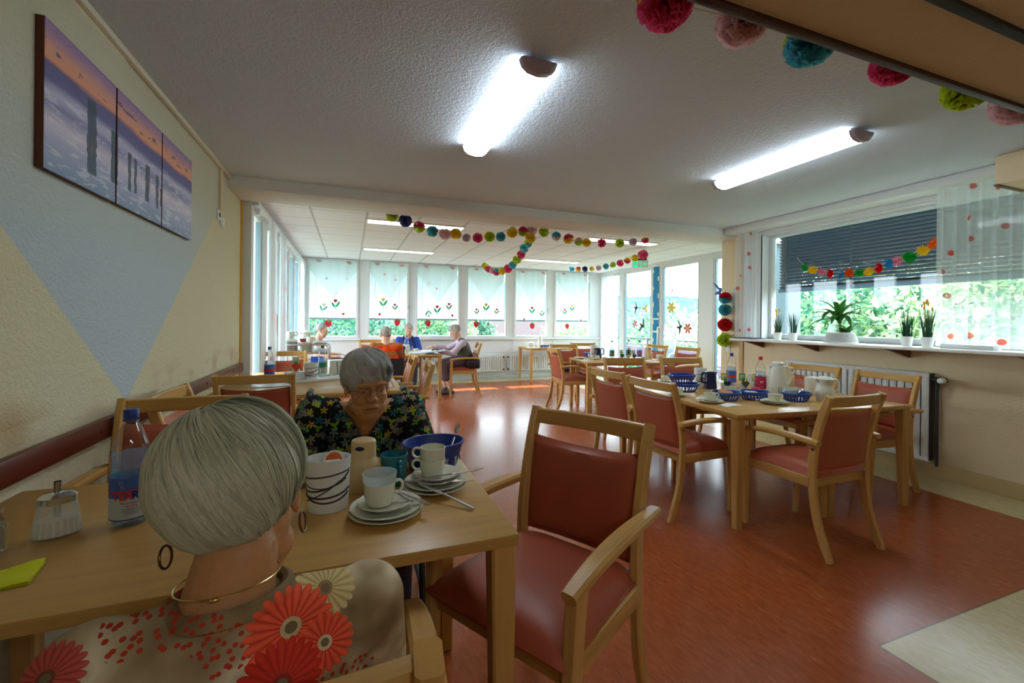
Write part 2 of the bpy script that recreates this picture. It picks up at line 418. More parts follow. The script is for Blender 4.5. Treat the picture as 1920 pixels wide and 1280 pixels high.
# ------------------------------------------------------------ left and right glass walls
MAT['dkframe'] = simple('grey_gasket', (120, 142, 152), .4)
def glass_wall(nm, X, panels, z0, z1, out, doors, frame_x=.09):
    """panels: (y0,y1) openings; out=+1 when outside lies towards +X"""
    ys = sorted(panels); b = B(); lo, hi = 4.84 if out < 0 else 4.62, 9.5
    xa, xb = (X, X+frame_x) if out > 0 else (X-frame_x, X)
    b.box(xa, xb, lo, hi, z1, 2.552); b.box(xa, xb, lo, hi, 0, z0)
    p = lo
    for y0, y1 in ys: b.box(xa, xb, p, y0, z0, z1); p = y1
    b.box(xa, xb, p, hi+.0, z0, z1)
    struct(b.obj(nm, MAT['frame'], smooth=False))
    for k, (y0, y1) in enumerate(ys):
        r = struct(mk('window_%d' % (7+k if out < 0 else 17+k), None)); r.location = (X, y0, z0)
        f = B(); t = .035; H = z1-z0; W = y1-y0; a, c = (.01, .06) if out > 0 else (-.06, -.01)
        f.box(a, c, 0, t, 0, H); f.box(a, c, W-t, W, 0, H); f.box(a, c, t, W-t, 0, t); f.box(a, c, t, W-t, H-t, H)
        f.obj('window_frame', MAT['frame'], r, smooth=False)
        g = B(); e = .012
        g.box(a-.002, c+.002, t, t+e, t, H-t); g.box(a-.002, c+.002, W-t-e, W-t, t, H-t)
        g.obj('gasket', MAT['dkframe'], r, smooth=False)
        B().box(a+.02, a+.028, t+e, W-t-e, t, H-t).obj('window_pane', MAT['glass'], r, smooth=False)
glass_wall('wall_glazed_left', -.90, [(4.95, 5.42), (5.72, 6.26), (6.56, 6.84), (6.92, 7.60), (7.80, 8.35), (8.5, 9.1)], .06, 2.40, -1, True)
glass_wall('wall_glazed_right', 5.92, [(4.75, 5.86), (6.17, 7.20), (7.50, 8.50), (8.64, 9.34)], .06, 2.46, 1, True)
# curtain track on the left glazing
struct(B().box(-.90, -.84, 4.86, 9.45, 2.43, 2.47, .004).box(-.89, -.86, 5.0, 5.06, 2.37, 2.43).obj('trim_8', MAT['frame']))

# ------------------------------------------------------------ right window
r = struct(mk('window_30', None)); r.location = (XR+.13, 1.25, 1.14)
f = B(); W, H, t = 2.75, 1.29, .06
f.box(-.03, .05, 0, W, 0, t, .004); f.box(-.03, .05, 0, W, H-.04, H, .004); f.box(-.03, .05, 0, t, t, H-.04, .004); f.box(-.03, .05, W-t, W, t, H-.04, .004)
f.obj('window_frame', MAT['frame'], r)
B().box(.005, .013, t, W-t, t, H-.04).obj('window_pane', MAT['glass'], r, smooth=False)
MAT['sill'] = simple('white_sill', (226, 226, 216), .3)
sl_ = struct(mk('window_sill', None)); sl_.location = (4.47, 1.0, 1.113)
B().box(0, .49, 0, 3.16, 0, .027, .006).obj('sill_board', MAT['sill'], sl_)
for y in (.62, 1.45, 2.28, 2.95):
    k = B(); k.prism([(.02, 0), (.35, 0), (.35, -.085)], .035, M(((1, 0, 0, 0), (0, 0, 1, y), (0, 1, 0, 0), (0, 0, 0, 1)))); k.obj('sill_bracket', MAT['wood_dark'], sl_, smooth=False)
struct(B().box(4.56, 4.82, 1.72, 4.33, 2.475, 2.549, .004).obj('trim_9', MAT['frame']))
# dark blind outside the right window
bl = thing('venetian_blind', 'dark grey venetian blind half lowered outside the wide right hand window', 'blind', (XR+.22, 1.32, 1.73))
s = B(); z = .04
while z < .70:
    s.quad((-.024, 0, z+.0158), (-.024, 2.6, z+.0158), (.024, 2.6, z-.0158), (.024, 0, z-.0158)); z += .038
s.obj('slats', simple('dark_blind_slat', (72, 86, 98), .45, .2), bl, smooth=False, recalc=False)
B().box(-.03, .03, 0, 2.6, -.02, .03, .004).obj('bottom_rail', simple('blue_grey_rail', (120, 146, 170), .4, .3), bl)
for y in (.35, .9, 1.75, 2.5): B().box(-.03, -.027, y, y+.025, 0, .70).obj('tape', simple('blind_tape', (110, 116, 124), .7) if y < .4 else bpy.data.materials['blind_tape'], bl, smooth=False)

# casing round the right window, added sun shields outside
struct(B().box(XR-.012, XR, 1.2, 4.30, 2.43, 2.548).box(XR-.012, XR, 3.985, 4.25, 1.14, 2.43).box(XR-.012, XR+.125, 3.982, 3.999, 1.142, 2.43).box(XR, XR+.125, 1.25, 3.985, 2.418, 2.429).obj('trim_10', MAT['frame'], smooth=False))
struct(B().box(-1.62, 6.2, 9.72, 11.22, 2.62, 2.75).obj('added_sun_shield_back', MAT['beam'], smooth=False))  # added slab out of view, cuts the sun through the back windows
struct(B().box(-1.62, -.98, 4.3, 9.9, 2.62, 2.75).obj('added_sun_shield_left', MAT['beam'], smooth=False))  # added slab out of view, narrows the sun patch along the left glazing

# ------------------------------------------------------------ ceiling lamps
def emis(name, col, s):
    n = N(name); e = n.n('Emission', i_0=col, i_1=s); return n.done(e.outputs[0])
MAT['lamp'] = emis('lamp_diffuser', (.86, .94, 1.0), 8.5)
MAT['cap'] = simple('lilac_grey_cap', (176, 166, 186), .4)
def ceil_lamp(loc, rz, label):
    L = thing('ceiling_lamp', label, 'lamp', loc, rz, 'long ceiling lamps')
    hw, hl = .088, .53
    prof = [(-hw, .0), (-hw+.012, -.03), (-hw*.55, -.05), (0, -.058), (hw*.55, -.05), (hw-.012, -.03), (hw, .0)]
    d = B(); d.loft([[V((x, y, z)) for x, z in prof] for y in (-hl, hl)]); d.obj('lamp_diffuser', MAT['lamp'], L)
    for sgn in (-1, 1):
        e = B(); e.loft([[V((x*1.04, y, z*1.06+.001)) for x, z in prof] for y in (sgn*hl, sgn*(hl+.03))]+[[V((x*.9, sgn*(hl+.045), z*.7)) for x, z in prof]]); e.obj('end_cap', MAT['cap'], L)
    B().box(-hw*.8, hw*.8, -hl, hl, 0, .018).obj('lamp_base', MAT['frame'], L)
    return L
ceil_lamp((.81, 2.40, 2.53), 0, 'long lit ceiling lamp nearer the left wall, in the middle of the ceiling')
ceil_lamp((2.98, 2.33, 2.53), 0, 'long lit ceiling lamp towards the window with the dark blind')
ceil_lamp((.75, -1.25, 2.18), 90, 'added unseen long ceiling lamp behind the camera, brightening the foreground')  # extra lamp added out of view to light the foreground from the camera side
# recessed louvred lights in the tiled ceiling
MAT['louvre'] = emis('dim_louvre_light', (1, .98, .90), 3.0)
for x, y, lb in ((.80, 5.67, 'recessed louvred light near the beam, left half of the tiled ceiling'), (.82, 7.95, 'recessed louvred light near the back windows, left half of the tiled ceiling'),
              (3.87, 5.62, 'recessed louvred light near the beam, right half of the tiled ceiling'), (3.84, 8.02, 'recessed louvred light near the back windows, right half of the tiled ceiling')):
    L = thing('recessed_light', lb, 'lamp', (x, y, 2.552), 0, 'recessed ceiling lights')
    B().box(-.6, .6, -.10, .10, -.006, -.002).obj('light_panel', MAT['louvre'], L, smooth=False)
    f = B(); f.box(-.62, .62, -.12, -.10, -.012, 0); f.box(-.62, .62, .10, .12, -.012, 0); f.box(-.62, -.6, -.1, .1, -.012, 0); f.box(.6, .62, -.1, .1, -.012, 0)
    f.box(-.6, .6, -.035, -.028, -.02, -.004); f.box(-.6, .6, .028, .035, -.02, -.004)
    f.obj('louvre_frame', MAT['white'], L, smooth=False)
# ------------------------------------------------------------ armchairs
def bez(p, n):      # smooth interpolation through points (Catmull-Rom)
    p = [V(q) for q in p]; out = []
    for i in range(len(p)-1):
        a, b, c, d = p[max(i-1, 0)], p[i], p[i+1], p[min(i+2, len(p)-1)]
        for k in range(n):
            t = k/n; out.append(.5*((2*b)+(c-a)*t+(2*a-5*b+4*c-d)*t*t+(3*b-a-3*c+d)*t**3))
    out.append(p[-1]); return out

def make_chair(label, arms=True, empty=None):
    c = thing('armchair', label, 'chair')
    for s in (-1, 1):
        b = B(); b.sweep(bez([(s*.222, -.315, 0), (s*.224, -.245, .20), (s*.226, -.215, .42), (s*.226, -.222, .60), (s*.228, -.262, .78), (s*.23, -.31, .925)], 5), .030, [.036]*2+[.044]*22+[.04]*2, side=(1, 0, 0), bev=.35)
        part(b, 'rear_leg', MAT['wood'], c)
        b = B(); b.sweep(bez([(s*.238, .225, 0), (s*.243, .222, .22), (s*.246, .215, .44), (s*.252, .205, .628)], 5), [.030+.001*k for k in range(16)], [.034+.001*k for k in range(16)], side=(1, 0, 0), bev=.35)
        part(b, 'front_leg', MAT['wood'], c)
        b = B(); pts = bez([(s*.252, .245, .622), (s*.258, .14, .650), (s*.262, .0, .664), (s*.263, -.13, .664), (s*.262, -.275, .656)], 5)
        m = len(pts); b.sweep(pts, [.042+.012*math.sin(PI*k/(m-1)) for k in range(m)], .030, bev=.5)
        part(b, 'armrest', MAT['wood_y'], c)
        k = B(); k.lathe([(0, 0), (.006, 0), (.006, .003), (0, .003)], n=10); o = part(k, 'screw_cap', MAT['black'], c); o.matrix_local = M.Translation((s*.243, -.225, .61)) @ M.Rotation(s*PI/2, 4, 'Y')
        b = B(); b.box(s*.235-.012, s*.235+.012, -.205, .215, .385, .445, .006); part(b, 'seat_rail', MAT['wood_y'], c)
    for y in (-.208, .208):
        b = B(); b.box(-.225, .225, y-.012, y+.012, .385, .445, .006); part(b, 'seat_rail', MAT['wood_x'], c)
    # seat cushion, crowned, wider at the front
    def sf(u, v):
        x = (u-.5)*2; y = (v-.5)*2
        ex = 1-abs(x)**5; ey = 1-abs(y)**5
        return (x*(.238+.012*y), y*.245+.005, .448+.055*(max(ex*ey, 0))**.5+.012*(1-x*x)*(1-y*y))
    b = B(); b.grid(sf, 24, 24); b.box(-.236, .236, -.225, .245, .436, .452, .006); part(b, 'seat', MAT['red'], c)
    # backrest: rail, upholstered panel
    b = B(); b.sweep([(x, -.302+.022*(abs(x)/.22)**2-.022, .893) for x in [-.222+.444*k/10 for k in range(11)]], .022, .058, bev=.4); part(b, 'top_rail', MAT['wood_x'], c)
    def bf(th):
        def g(u, v):
            x = (u-.5)*.416; z = .485+v*.345
            yb = -.222-.045*max(0, (z-.52)/.33)**1.4 - .016*(1-(2*u-1)**2)
            zz = z-(.016*(1-(2*u-1)**2) if v > .9 else 0)
            e = 1-max(abs(2*u-1), abs(2*v-1))**8
            return (x, yb+th*(e**.5), zz)
        return g
    b = B(); b.grid(bf(.02), 20, 20); b.grid(bf(-.018), 20, 20); bmesh.ops.remove_doubles(b.bm, verts=b.bm.verts[:], dist=.0004); part(b, 'backrest', MAT['red'], c, ang=60)
    return c

CH = 'wooden armchairs with terracotta vinyl upholstery'
chair0 = make_chair('empty beech armchair with terracotta seat pulled up to the right end of the near table')
chair0['group'] = CH
_first = [True]
def chair(x, y, face, label, scale=1.0):
    """face: heading of the sitter in degrees, 0 = +X"""
    if _first[0]:
        _first[0] = False; chair0.location = (x, y, 0); chair0.rotation_euler = (0, 0, math.radians(face-90)); chair0['label'] = label; chair0.scale = (scale,)*3; return chair0
    return copy_tree(chair0, (x, y, 0), face-90, label, scale=scale)
def back_at(x, y, face, label, scale=1.0, kx=.305):
    """place a chair by the position of the top of its back"""
    a = math.radians(face); return chair(x+kx*scale*math.cos(a), y+kx*scale*math.sin(a), face, label, scale)
back_at(.865, 1.465, 211, 'big empty armchair with brown-red seat in the foreground, right end of the near table', 1.05)
back_at(2.0, 2.55, 3, 'nearer of two side chairs at the left edge of the right hand breakfast table')
back_at(2.03, 3.16, 3, 'farther of two side chairs at the left edge of the right hand breakfast table')
back_at(2.735, 1.647, 90, 'armchair with its back turned at the near edge of the right hand breakfast table')
back_at(4.27, 2.955, 183, 'armchair before the radiator, the one behind the white thermos jugs')
back_at(4.25, 2.325, 175, 'armchair before the radiator, the one nearest its dark valve pipe')
back_at(3.585, 4.02, 252, 'armchair at the far edge of the right hand breakfast table, behind the navy jug')
back_at(2.92, 4.17, 258, 'armchair between the two right hand tables, seen over the pair of side chairs')
back_at(2.89, 5.965, -5, 'armchair at the left end of the far right table, seen from its back and side')
back_at(3.53, 6.83, 258, 'armchair with a dark cushion behind the far right table, nearer its left end')
back_at(4.14, 7.23, 258, 'armchair behind the far right table, closest to the corner curtain')
back_at(5.18, 6.375, 182, 'armchair at the right end of the far right table, beside the blue door post')
back_at(5.2, 5.66, 184, 'armchair at the right end of the far right table, nearest the tall glass door')
back_at(-.600, 3.40, 90, 'armchair with its back turned at the left table, behind the near diners', 1.02)
back_at(-.69, 2.36, 270, 'armchair at the wall side of the near table, behind the water bottle').scale.z = 1.05
back_at(-.72, 5.75, 268, 'sunlit armchair at the far left end of the left table, facing the camera', 1.02)
back_at(.66, 4.79, 178, 'armchair on the right of the left table, farther of the two in profile', 1.02)
back_at(.70, 3.99, 175, 'armchair on the right of the left table, nearer of the two in profile', 1.02)
back_at(-.87, 2.72, 0, 'spare armchair squeezed against the left wall below the handrail', 1.03)
back_at(2.22, 7.64, 172, 'armchair under the newspaper reader in the dark waistcoat')
back_at(.43, 9.12, 270, 'armchair at the back left of the far table, behind the orange sweater')
back_at(1.08, 9.22, 270, 'armchair the person in the blue sweater sits on, under the back windows')
back_at(-.82, 8.15, -5, 'armchair by the left glazing behind the serving trolley, with a person in it')
back_at(-.158, .485, 86, 'foreground armchair under the person in the gerbera blouse', 1.05)

# ------------------------------------------------------------ tables
def table(x, y, rz, W, D, h, label, group=None, inset=.006, apron=True):
    t = thing('dining_table', label, 'table', (x, y, 0), rz, group)
    b = B(); b.box(0, W, 0, D, h-.03, h, .0035); part(b, 'tabletop', MAT['wood_x'], t)
    b = B()
    if apron:
     for a in ((.07, W-.07, .055, .072), (.07, W-.07, D-.072, D-.055), (.055, .072, .07, D-.07), (W-.072, W-.055, .07, D-.07)): b.box(*a, h-.052, h-.029)
     part(b, 'apron', MAT['wood_x'], t, smooth=False)
    for i in (0, 1):
        for j in (0, 1):
            lx, ly = inset+(W-2*inset-.065)*i, inset+(D-2*inset-.065)*j
            b = B(); r = []
            for z, k in ((0, .048), (h-.03, .065)):
                ox = lx+(.065-k)*(1-i) if False else lx+(.065-k)*(i == 1)*1.0; oy = ly+(.065-k)*(j == 1)
                c = .006
                r.append([V((ox+a, oy+bb, z)) for a, bb in ((c, 0), (k-c, 0), (k, c), (k, k-c), (k-c, k), (c, k), (0, k-c), (0, c))])
            b.loft(r); part(b, 'leg', MAT['wood'], t)
    return t
table(-.94, 1.024, 0, 1.35, .756, .79, 'near wooden table with cups and water bottle, at which two people sit')
R5 = -3.5
def rot(x, y, a): a = math.radians(a); return (x*math.cos(a)-y*math.sin(a), x*math.sin(a)+y*math.cos(a))
table(2.335, 2.10, -5, .775, 1.50, .74, 'right hand breakfast table, left half, with bread baskets and saucers')
dx, dy = rot(.778, 0, -5)
table(2.335+dx, 2.10+dy, -5, .775, 1.50, .74, 'right hand breakfast table, right half, with white thermos jugs')
table(3.19, 5.44, -11, 1.34, .88, .74, 'far right table with bottles and pots, in front of the glass doors')
table(-.978, 3.60, 0, 1.388, .79, .76, 'left table behind the near diners, its nearer half, with white container and bottles', None, .006, False)
table(-.895, 4.395, 0, 1.305, .79, .76, 'left table behind the near diners, its farther half, glaring white in the light', None, .006, False)
table(.66, 7.35, -2, .82, 1.24, .74, 'far middle table with newspapers, three people sitting around it')
table(3.66, 8.62, 0, 1.1, .74, .74, 'small empty-sided table against the back wall in the right corner')

# ------------------------------------------------------------ handrail, radiators, sockets
hr = thing('handrail', 'dark mahogany handrail board running along the left wall', 'handrail', (XL+.008, 0, .818))
MAT['mahog'] = wood_mat('mahogany', (92, 36, 22), 1, .32, .25)
b = B(); b.box(0, .032, -.8, 4.78, 0, .084, .006); part(b, 'rail_board', MAT['mahog'], hr)
for y in (.9, 1.55, 2.25, 2.95, 3.65, 4.4):
    b = B(); b.sph((.033, y, .042), (.005, .008, .008), 10, 6); part(b, 'screw', MAT['mahog'], hr)
def radiator(loc, rz, W, H, n, label, valve=True):
    r = thing('radiator', label, 'radiator', loc, rz)
    b = B()
    pts = []
    p = W/n
    for k in range(n):
        a = k*p
        pts += [(a+.004, 0), (a+p*.28, -.009), (a+p*.72, -.009), (a+p-.004, 0)]
    b.loft([[V((x, y-.0, z)) for x, y in pts] for z in (.03, H-.03)], cap=False) if False else None
    for i in range(len(pts)-1):
        (xa, ya), (xb, yb) = pts[i], pts[i+1]
        b.quad((xa, ya, .035), (xb, yb, .035), (xb, yb, H-.035), (xa, ya, H-.035))
    b.box(0, W, .0, .018, 0, H); b.box(0, W, -.012, 0, H-.035, H-.004); b.box(0, W, -.012, 0, .004, .035)
    b.box(0, W, .05, .068, 0, H)
    part(b, 'radiator_panel', MAT['radw'], r, smooth=False)
    b = B(); b.box(0, W, -.01, .07, H-.004, H+.004, .002); part(b, 'top_grille', MAT['radw'], r)
    for x in (0, W): b = B(); b.box(x-.003, x+.003, .0, .068, .01, H); part(b, 'side_cover', MAT['dkrad'] if valve else MAT['radw'], r)
    return r
MAT['radw'] = simple('radiator_enamel', (222, 226, 224), .35, 0, .02)
MAT['dkrad'] = simple('dark_radiator_side', (60, 60, 58), .6)
rd = radiator((4.735, 3.60, .14), -90, 1.33, .77, 22, 'white ribbed radiator under the sill of the wide right window')
b = B(); b.tube([(1.37, .03, -.03), (1.37, .03, .69)], .013, 8); part(b, 'pipe', MAT['dkrad'], rd)
b = B(); b.tube([(1.33, .03, .72), (1.43, .03, .72)], .022, 12); b.tube([(1.37, .03, .66), (1.37, .03, .74)], .016, 8); part(b, 'valve', MAT['dkrad'], rd)
b = B(); b.lathe([(0, 0), (.022, 0), (.024, .01), (.022, .05), (0, .052)], n=14); o = part(b, 'thermostat', MAT['white'], rd); o.matrix_local = M.Translation((1.43, -.01, .72)) @ M.Rotation(PI/2, 4, 'X')
for x, W, lb in ((1.55, 1.75, 'low white radiator under the middle back windows'), (3.48, 1.9, 'low white radiator behind the small table at the back wall'), (-.7, 1.9, 'low white radiator under the left back windows')):
    q = radiator((x, YB-.09, .17), 0, W, .36, 34, lb, False)
    for s in (0, W):
        e = -.035 if s == 0 else W+.035
        for z in (.04, .32): k = B(); k.sph((e, .03, z), .022, 10, 8); part(k, 'valve', MAT['black'], q)
        k = B(); k.tube([(e, .03, .0), (e, .03, .32)], .010, 8); k.tube([(e, .03, .04), (W/2 if False else s, .03, .04)], .01, 8); part(k, 'pipe', MAT['frame'], q)
def plate(loc, rz, label, cat, name, build):
    t = thing(name, label, cat, loc, rz); build(t); return t
def sock(t):
    b = B(); b.box(-.04, .04, -.012, 0, -.04, .04, .004); part(b, 'cover_plate', MAT['white'], t)
    b = B(); b.lathe([(0, 0), (.02, 0), (.02, .004), (0, .004)], n=16); o = part(b, 'socket_face', MAT['dark'], t); o.matrix_local = M.Translation((0, -.010, 0)) @ M.Rotation(PI/2, 4, 'X')
def swi(t):
    b = B(); b.box(-.04, .04, -.012, 0, -.04, .04, .004); part(b, 'cover_plate', MAT['white'], t)
    b = B(); b.box(-.026, .026, -.017, -.010, -.026, .026, .003); part(b, 'rocker', MAT['frame'], t)
def swir(t):
    swi(t); b = B(); b.sph((.0, -.017, .012), .006, 8, 6); part(b, 'indicator', simple('red_indicator', (196, 40, 40), .3), t)
plate((XL, 4.05, 2.145), 90, 'white wall socket high on the left wall near the beam', 'socket', 'wall_socket', sock)
plate((XL, 4.15, 2.105), 90, 'white rocker switch beside the high socket on the left wall', 'switch', 'wall_switch', swi)
k = thing('cable_duct', 'thin cream cable duct rising to the ceiling above the high socket', 'duct', (XL, 4.08, 2.185)); b = B(); b.box(0, .02, -.014, .014, 0, .34, .003); part(b, 'duct_cover', MAT['cream'], k)
plate((4.82, 4.5, .985), -90, 'white switch with red dot below the paper pompoms on the right pillar', 'switch', 'wall_switch', swir)
t = thing('thermometer', 'narrow wall thermometer on a pale board between pompoms and curtain', 'thermometer', (4.82, 4.40, 1.66), -90)
b = B(); b.box(-.028, .028, -.01, 0, -.13, .13, .004); part(b, 'backboard', simple('pale_blue_board', (196, 206, 212), .5), t)
b = B(); b.box(-.012, .012, -.016, -.009, -.10, .10, .003); part(b, 'scale', MAT['paper'], t)
b = B(); b.tube([(0, -.017, -.08), (0, -.017, .08)], .003, 6); part(b, 'tube', MAT['chrome'], t)
b = B()
# exit sign hanging from the tiled ceiling
ex = thing('exit_sign', 'small green emergency exit sign with running figure under the tiled ceiling', 'sign', (5.25, 7.0, 2.552), -38)
b = B(); b.box(-.12, .12, -.025, .025, -.03, 0, .003); part(b, 'housing', MAT['dark'], ex)
b = B(); b.box(-.15, .15, -.006, .006, -.17, -.03); part(b, 'sign_plate', MAT['white'], ex, smooth=False)
MAT['exitg'] = emis('exit_green', (.02, .42, .20), 1.0)
b = B(); b.box(-.14, .02, -.009, -.006, -.16, -.04); part(b, 'green_field', MAT['exitg'], ex, smooth=False)
b = B(); Y = -.0105
b.box(-.045, .005, -.0105, -.009, -.155, -.05)
mm = M(((1, 0, 0, 0), (0, 0, -1, -.0092), (0, 1, 0, 0), (0, 0, 0, 1)))
b.prism([(-.092, -.062), (-.078, -.062), (-.078, -.050), (-.092, -.050)], .0015, mm)
for q in ([(-.10, -.07), (-.082, -.07), (-.075, -.105), (-.093, -.105)], [(-.093, -.105), (-.075, -.105), (-.055, -.125), (-.068, -.132)], [(-.093, -.105), (-.083, -.105), (-.108, -.14), (-.128, -.138), (-.112, -.13)], [(-.10, -.07), (-.13, -.09), (-.126, -.098), (-.095, -.082)], [(-.082, -.07), (-.058, -.092), (-.063, -.1), (-.084, -.085)]): b.prism(q, .0015, mm)
part(b, 'running_figure', MAT['white'], ex, smooth=False)
b = B(); b.prism([(.05, -.085), (.09, -.085), (.09, -.068), (.125, -.10), (.09, -.132), (.09, -.115), (.05, -.115)], .0015, M(((1, 0, 0, 0), (0, 0, -1, -.0065), (0, 1, 0, 0), (0, 0, 0, 1)))); part(b, 'arrow', MAT['exitg'], ex, smooth=False)
# ------------------------------------------------------------ tableware builders
def wrap_text(txt, size, r, a0, z, mat, root, name='lettering', mirror=False, tall=1.0, bold=0.):
    me = text_mesh(txt, size, .0002, bold)
    for v in me.vertices:
        x = -v.co.x if mirror else v.co.x
        a = a0+x/r; v.co = V(((r+v.co.z)*math.cos(a), (r+v.co.z)*math.sin(a), z+v.co.y*tall))
    if mirror: me.flip_normals()
    me.materials.append(mat); return mk(name, me, root)
MAT['pet'] = glass_mat('bottle_plastic', (.97, .99, 1.0), .08, .5)
MAT['water'] = cloth_trans('mineral_water', (150, 194, 226), .72, .6)
MAT['capblue'] = simple('blue_cap', (34, 58, 140), .35)
MAT['capgreen'] = simple('green_cap', (20, 96, 74), .35)
MAT['capred'] = simple('red_cap', (196, 30, 36), .35)
MAT['lblue'] = simple('blue_label', (62, 98, 172), .45); MAT['lgreen'] = simple('green_label', (30, 130, 92), .45); MAT['lred'] = simple('crimson_label', (188, 34, 72), .45)
MAT['lpale'] = simple('pale_label', (188, 200, 208), .45)
MAT['txtred'] = simple('red_print', (208, 36, 34), .5); MAT['txtblue'] = simple('blue_print', (34, 52, 130), .5); MAT['txtgrey'] = simple('grey_print', (90, 96, 120), .5)
MAT['txtwhite'] = simple('white_print', (236, 236, 240), .5)
def bottle(loc, label, cap, lab, group=None, k=1.0, level=.175, style='plain', face=-90):
    t = thing('water_bottle', label, 'bottle', loc, face+90, group, k)
    P = [(.0, .004), (.030, 0), (.040, .006), (.043, .02), (.0425, .135), (.040, .150), (.0375, .162), (.040, .176), (.0415, .19), (.037, .212), (.026, .245), (.0165, .266), (.0135, .275), (.0135, .283)]
    part(B().lathe(P, n=28), 'bottle_body', MAT['pet'], t)
    W = [(.0, .006), (.029, .003), (.0385, .008), (.0412, .022), (.0408, .135), (.0385, .150), (.036, .162), (.0385, level-.002), (.0, level)]
    part(B().lathe(W, n=24), 'water', MAT['water'], t)
    part(B().lathe([(0, .302), (.0150, .302), (.0165, .299), (.0168, .279), (.0150, .278)], n=20, mod=lambda a, z: 1+.02*math.sin(20*a)).lathe([(.0175, .275), (.0178, .272), (.0150, .271)], n=20), 'cap', MAT[cap], t)
    a = -PI/2
    if style == 'terra':
        part(B().lathe([(.0437, .022), (.0432, .078)], n=36), 'label_band', MAT['lpale'], t); part(B().lathe([(.0432, .078), (.0430, .130)], n=36), 'label_band', MAT['lblue'], t)
        part(B().lathe([(.0438, .0205), (.0438, .0235)], n=36), 'label_edge', MAT['txtblue'], t)
        part(B().lathe([(.0440, .0935), (.0440, .0975)], n=36), 'label_edge', MAT['txtred'], t)
        x = -.034
        for ch, mi, m in (('T', 0, 'txtred'), ('E', 0, 'txtred'), ('R', 1, 'txtred'), ('R', 0, 'txtblue'), ('A', 0, 'txtred')):
            wrap_text(ch, .024, .0438, a+x/.0438, .083, MAT[m], t, 'lettering', mi, 1.25, .0007); x += .0138
        wrap_text('Mineralwasser', .0088, .0439, a+.002/.044, .0655, MAT['txtgrey'], t); wrap_text('spritzig', .0085, .0439, a, .0575, MAT['txtred'], t)
        d = B()
        for q in range(4):
            w_ = (.46, .50, .42, .36)[q]; d.loft([[V((.0439*math.cos(a+u*w_), .0439*math.sin(a+u*w_), .0495-.0045*q+e)) for e in (0, .0012)] for u in [-1+.1*k for k in range(21)]], cap=False)
        part(d, 'small_print', MAT['txtgrey'], t, smooth=False)
        d = B()
        for q in range(9):
            an = a-.62+.12*(q % 2)+.02*q; zz = .124-.0028*q; d.sph((.0433*math.cos(an), .0433*math.sin(an), zz), .0010, 6, 4)
        part(d, 'white_dots', MAT['txtwhite'], t)
    else:
        m = {'blue': 'lblue', 'green': 'lgreen', 'red': 'lred', 'plain': 'lblue'}[style]
        part(B().lathe([(.0437, .024), (.0431, .13)], n=32), 'label_band', MAT[m], t)
        if style == 'green':
            part(B().lathe([(.0440, .080), (.0440, .084)], n=32), 'label_edge', MAT['txtred'], t)
            wrap_text('TERRA', .026, .0440, a, .066, MAT['txtred'], t, bold=.0006)
        elif style == 'red':
            wrap_text('ur', .034, .0440, a-.15, .088, MAT['txtwhite'], t); part(B().lathe([(.0440, .060), (.0440, .063)], n=32), 'label_edge', MAT['txtblue'], t)
        else: part(B().lathe([(.0440, .070), (.0440, .095)], n=32), 'label_edge', MAT['txtred'], t)
    return t
def plate(loc, r, label, group=None, name='plate', cat='plate', rz=0):
    t = mk(name, B().lathe([(0, .004), (r*.62, .004), (r*.70, .007), (r, .017), (r*1.0, .0195), (r*.97, .019), (r*.68, .0095), (r*.60, .0065), (0, .0065)], n=40).lathe([(r*.5, .004), (r*.5, 0), (r*.55, 0), (r*.55, .0045)], n=32).mesh(name, MAT['china']))
    t.location = loc; t.rotation_euler = (0, 0, rz); return tag(t, label, cat, group)
def saucer(loc, label, group=None, r=.074): return plate(loc, r, label, group, 'saucer', 'saucer')
def cup(loc, rz, label, group=None, r=.040, h=.056, filled=False):
    t = thing('cup', label, 'cup', loc, rz, group)
    part(B().lathe([(0, .005), (r*.66, .004), (r*.72, 0), (r*.78, .001), (r*.84, .009), (r*.97, .024), (r, h), (r*.965, h+.0008), (r*.93, .03), (r*.82, .013), (r*.7, .008), (0, .007)], n=36), 'cup_body', MAT['china'], t)
    part(B().tube(bez([(r*.94, 0, h*.88), (r+.010, 0, h*.93), (r+.021, 0, h*.82), (r+.022, 0, h*.55), (r+.012, 0, h*.36), (r*.92, 0, h*.38)], 5), .0042, 8, flat=1.5, up=(0, 1, 0)), 'handle', MAT['china'], t)
    if filled: part(B().lathe([(0, h-.008), (r*.95, h-.008)], n=24), 'coffee', simple('coffee', (90, 58, 36), .2), t)
    return t
def tumbler(loc, label, r=.032, h=.10, group=None, foot=.8, cat='glass', name='drinking_glass'):
    t = mk(name, B().lathe([(0, .006), (r*foot*.9, .006), (r*.93, h-.002), (r, h), (r, h-.003), (r*foot, .0), (0, 0)], n=28).mesh(name, MAT['tumbler'])); t.location = loc
    return tag(t, label, cat, group)
def bowl_glass(loc, label, r=.05, h=.035):
    t = mk('glass_dish', B().lathe([(0, .004), (r*.7, .004), (r*.93, h*.5), (r*.95, h), (r*1.02, h), (r*1.02, h-.004), (r*.98, h*.4), (r*.75, 0), (0, 0)], n=32).mesh('glass_dish', MAT['frosty'])); t.location = loc
    return tag(t, label, 'dish')
MAT['frosty2'] = cloth_trans('fluted_glass', (240, 246, 242), .78, .4)
MAT['frosty'] = cloth_trans('frosted_glass', (214, 226, 224), .55, .4)
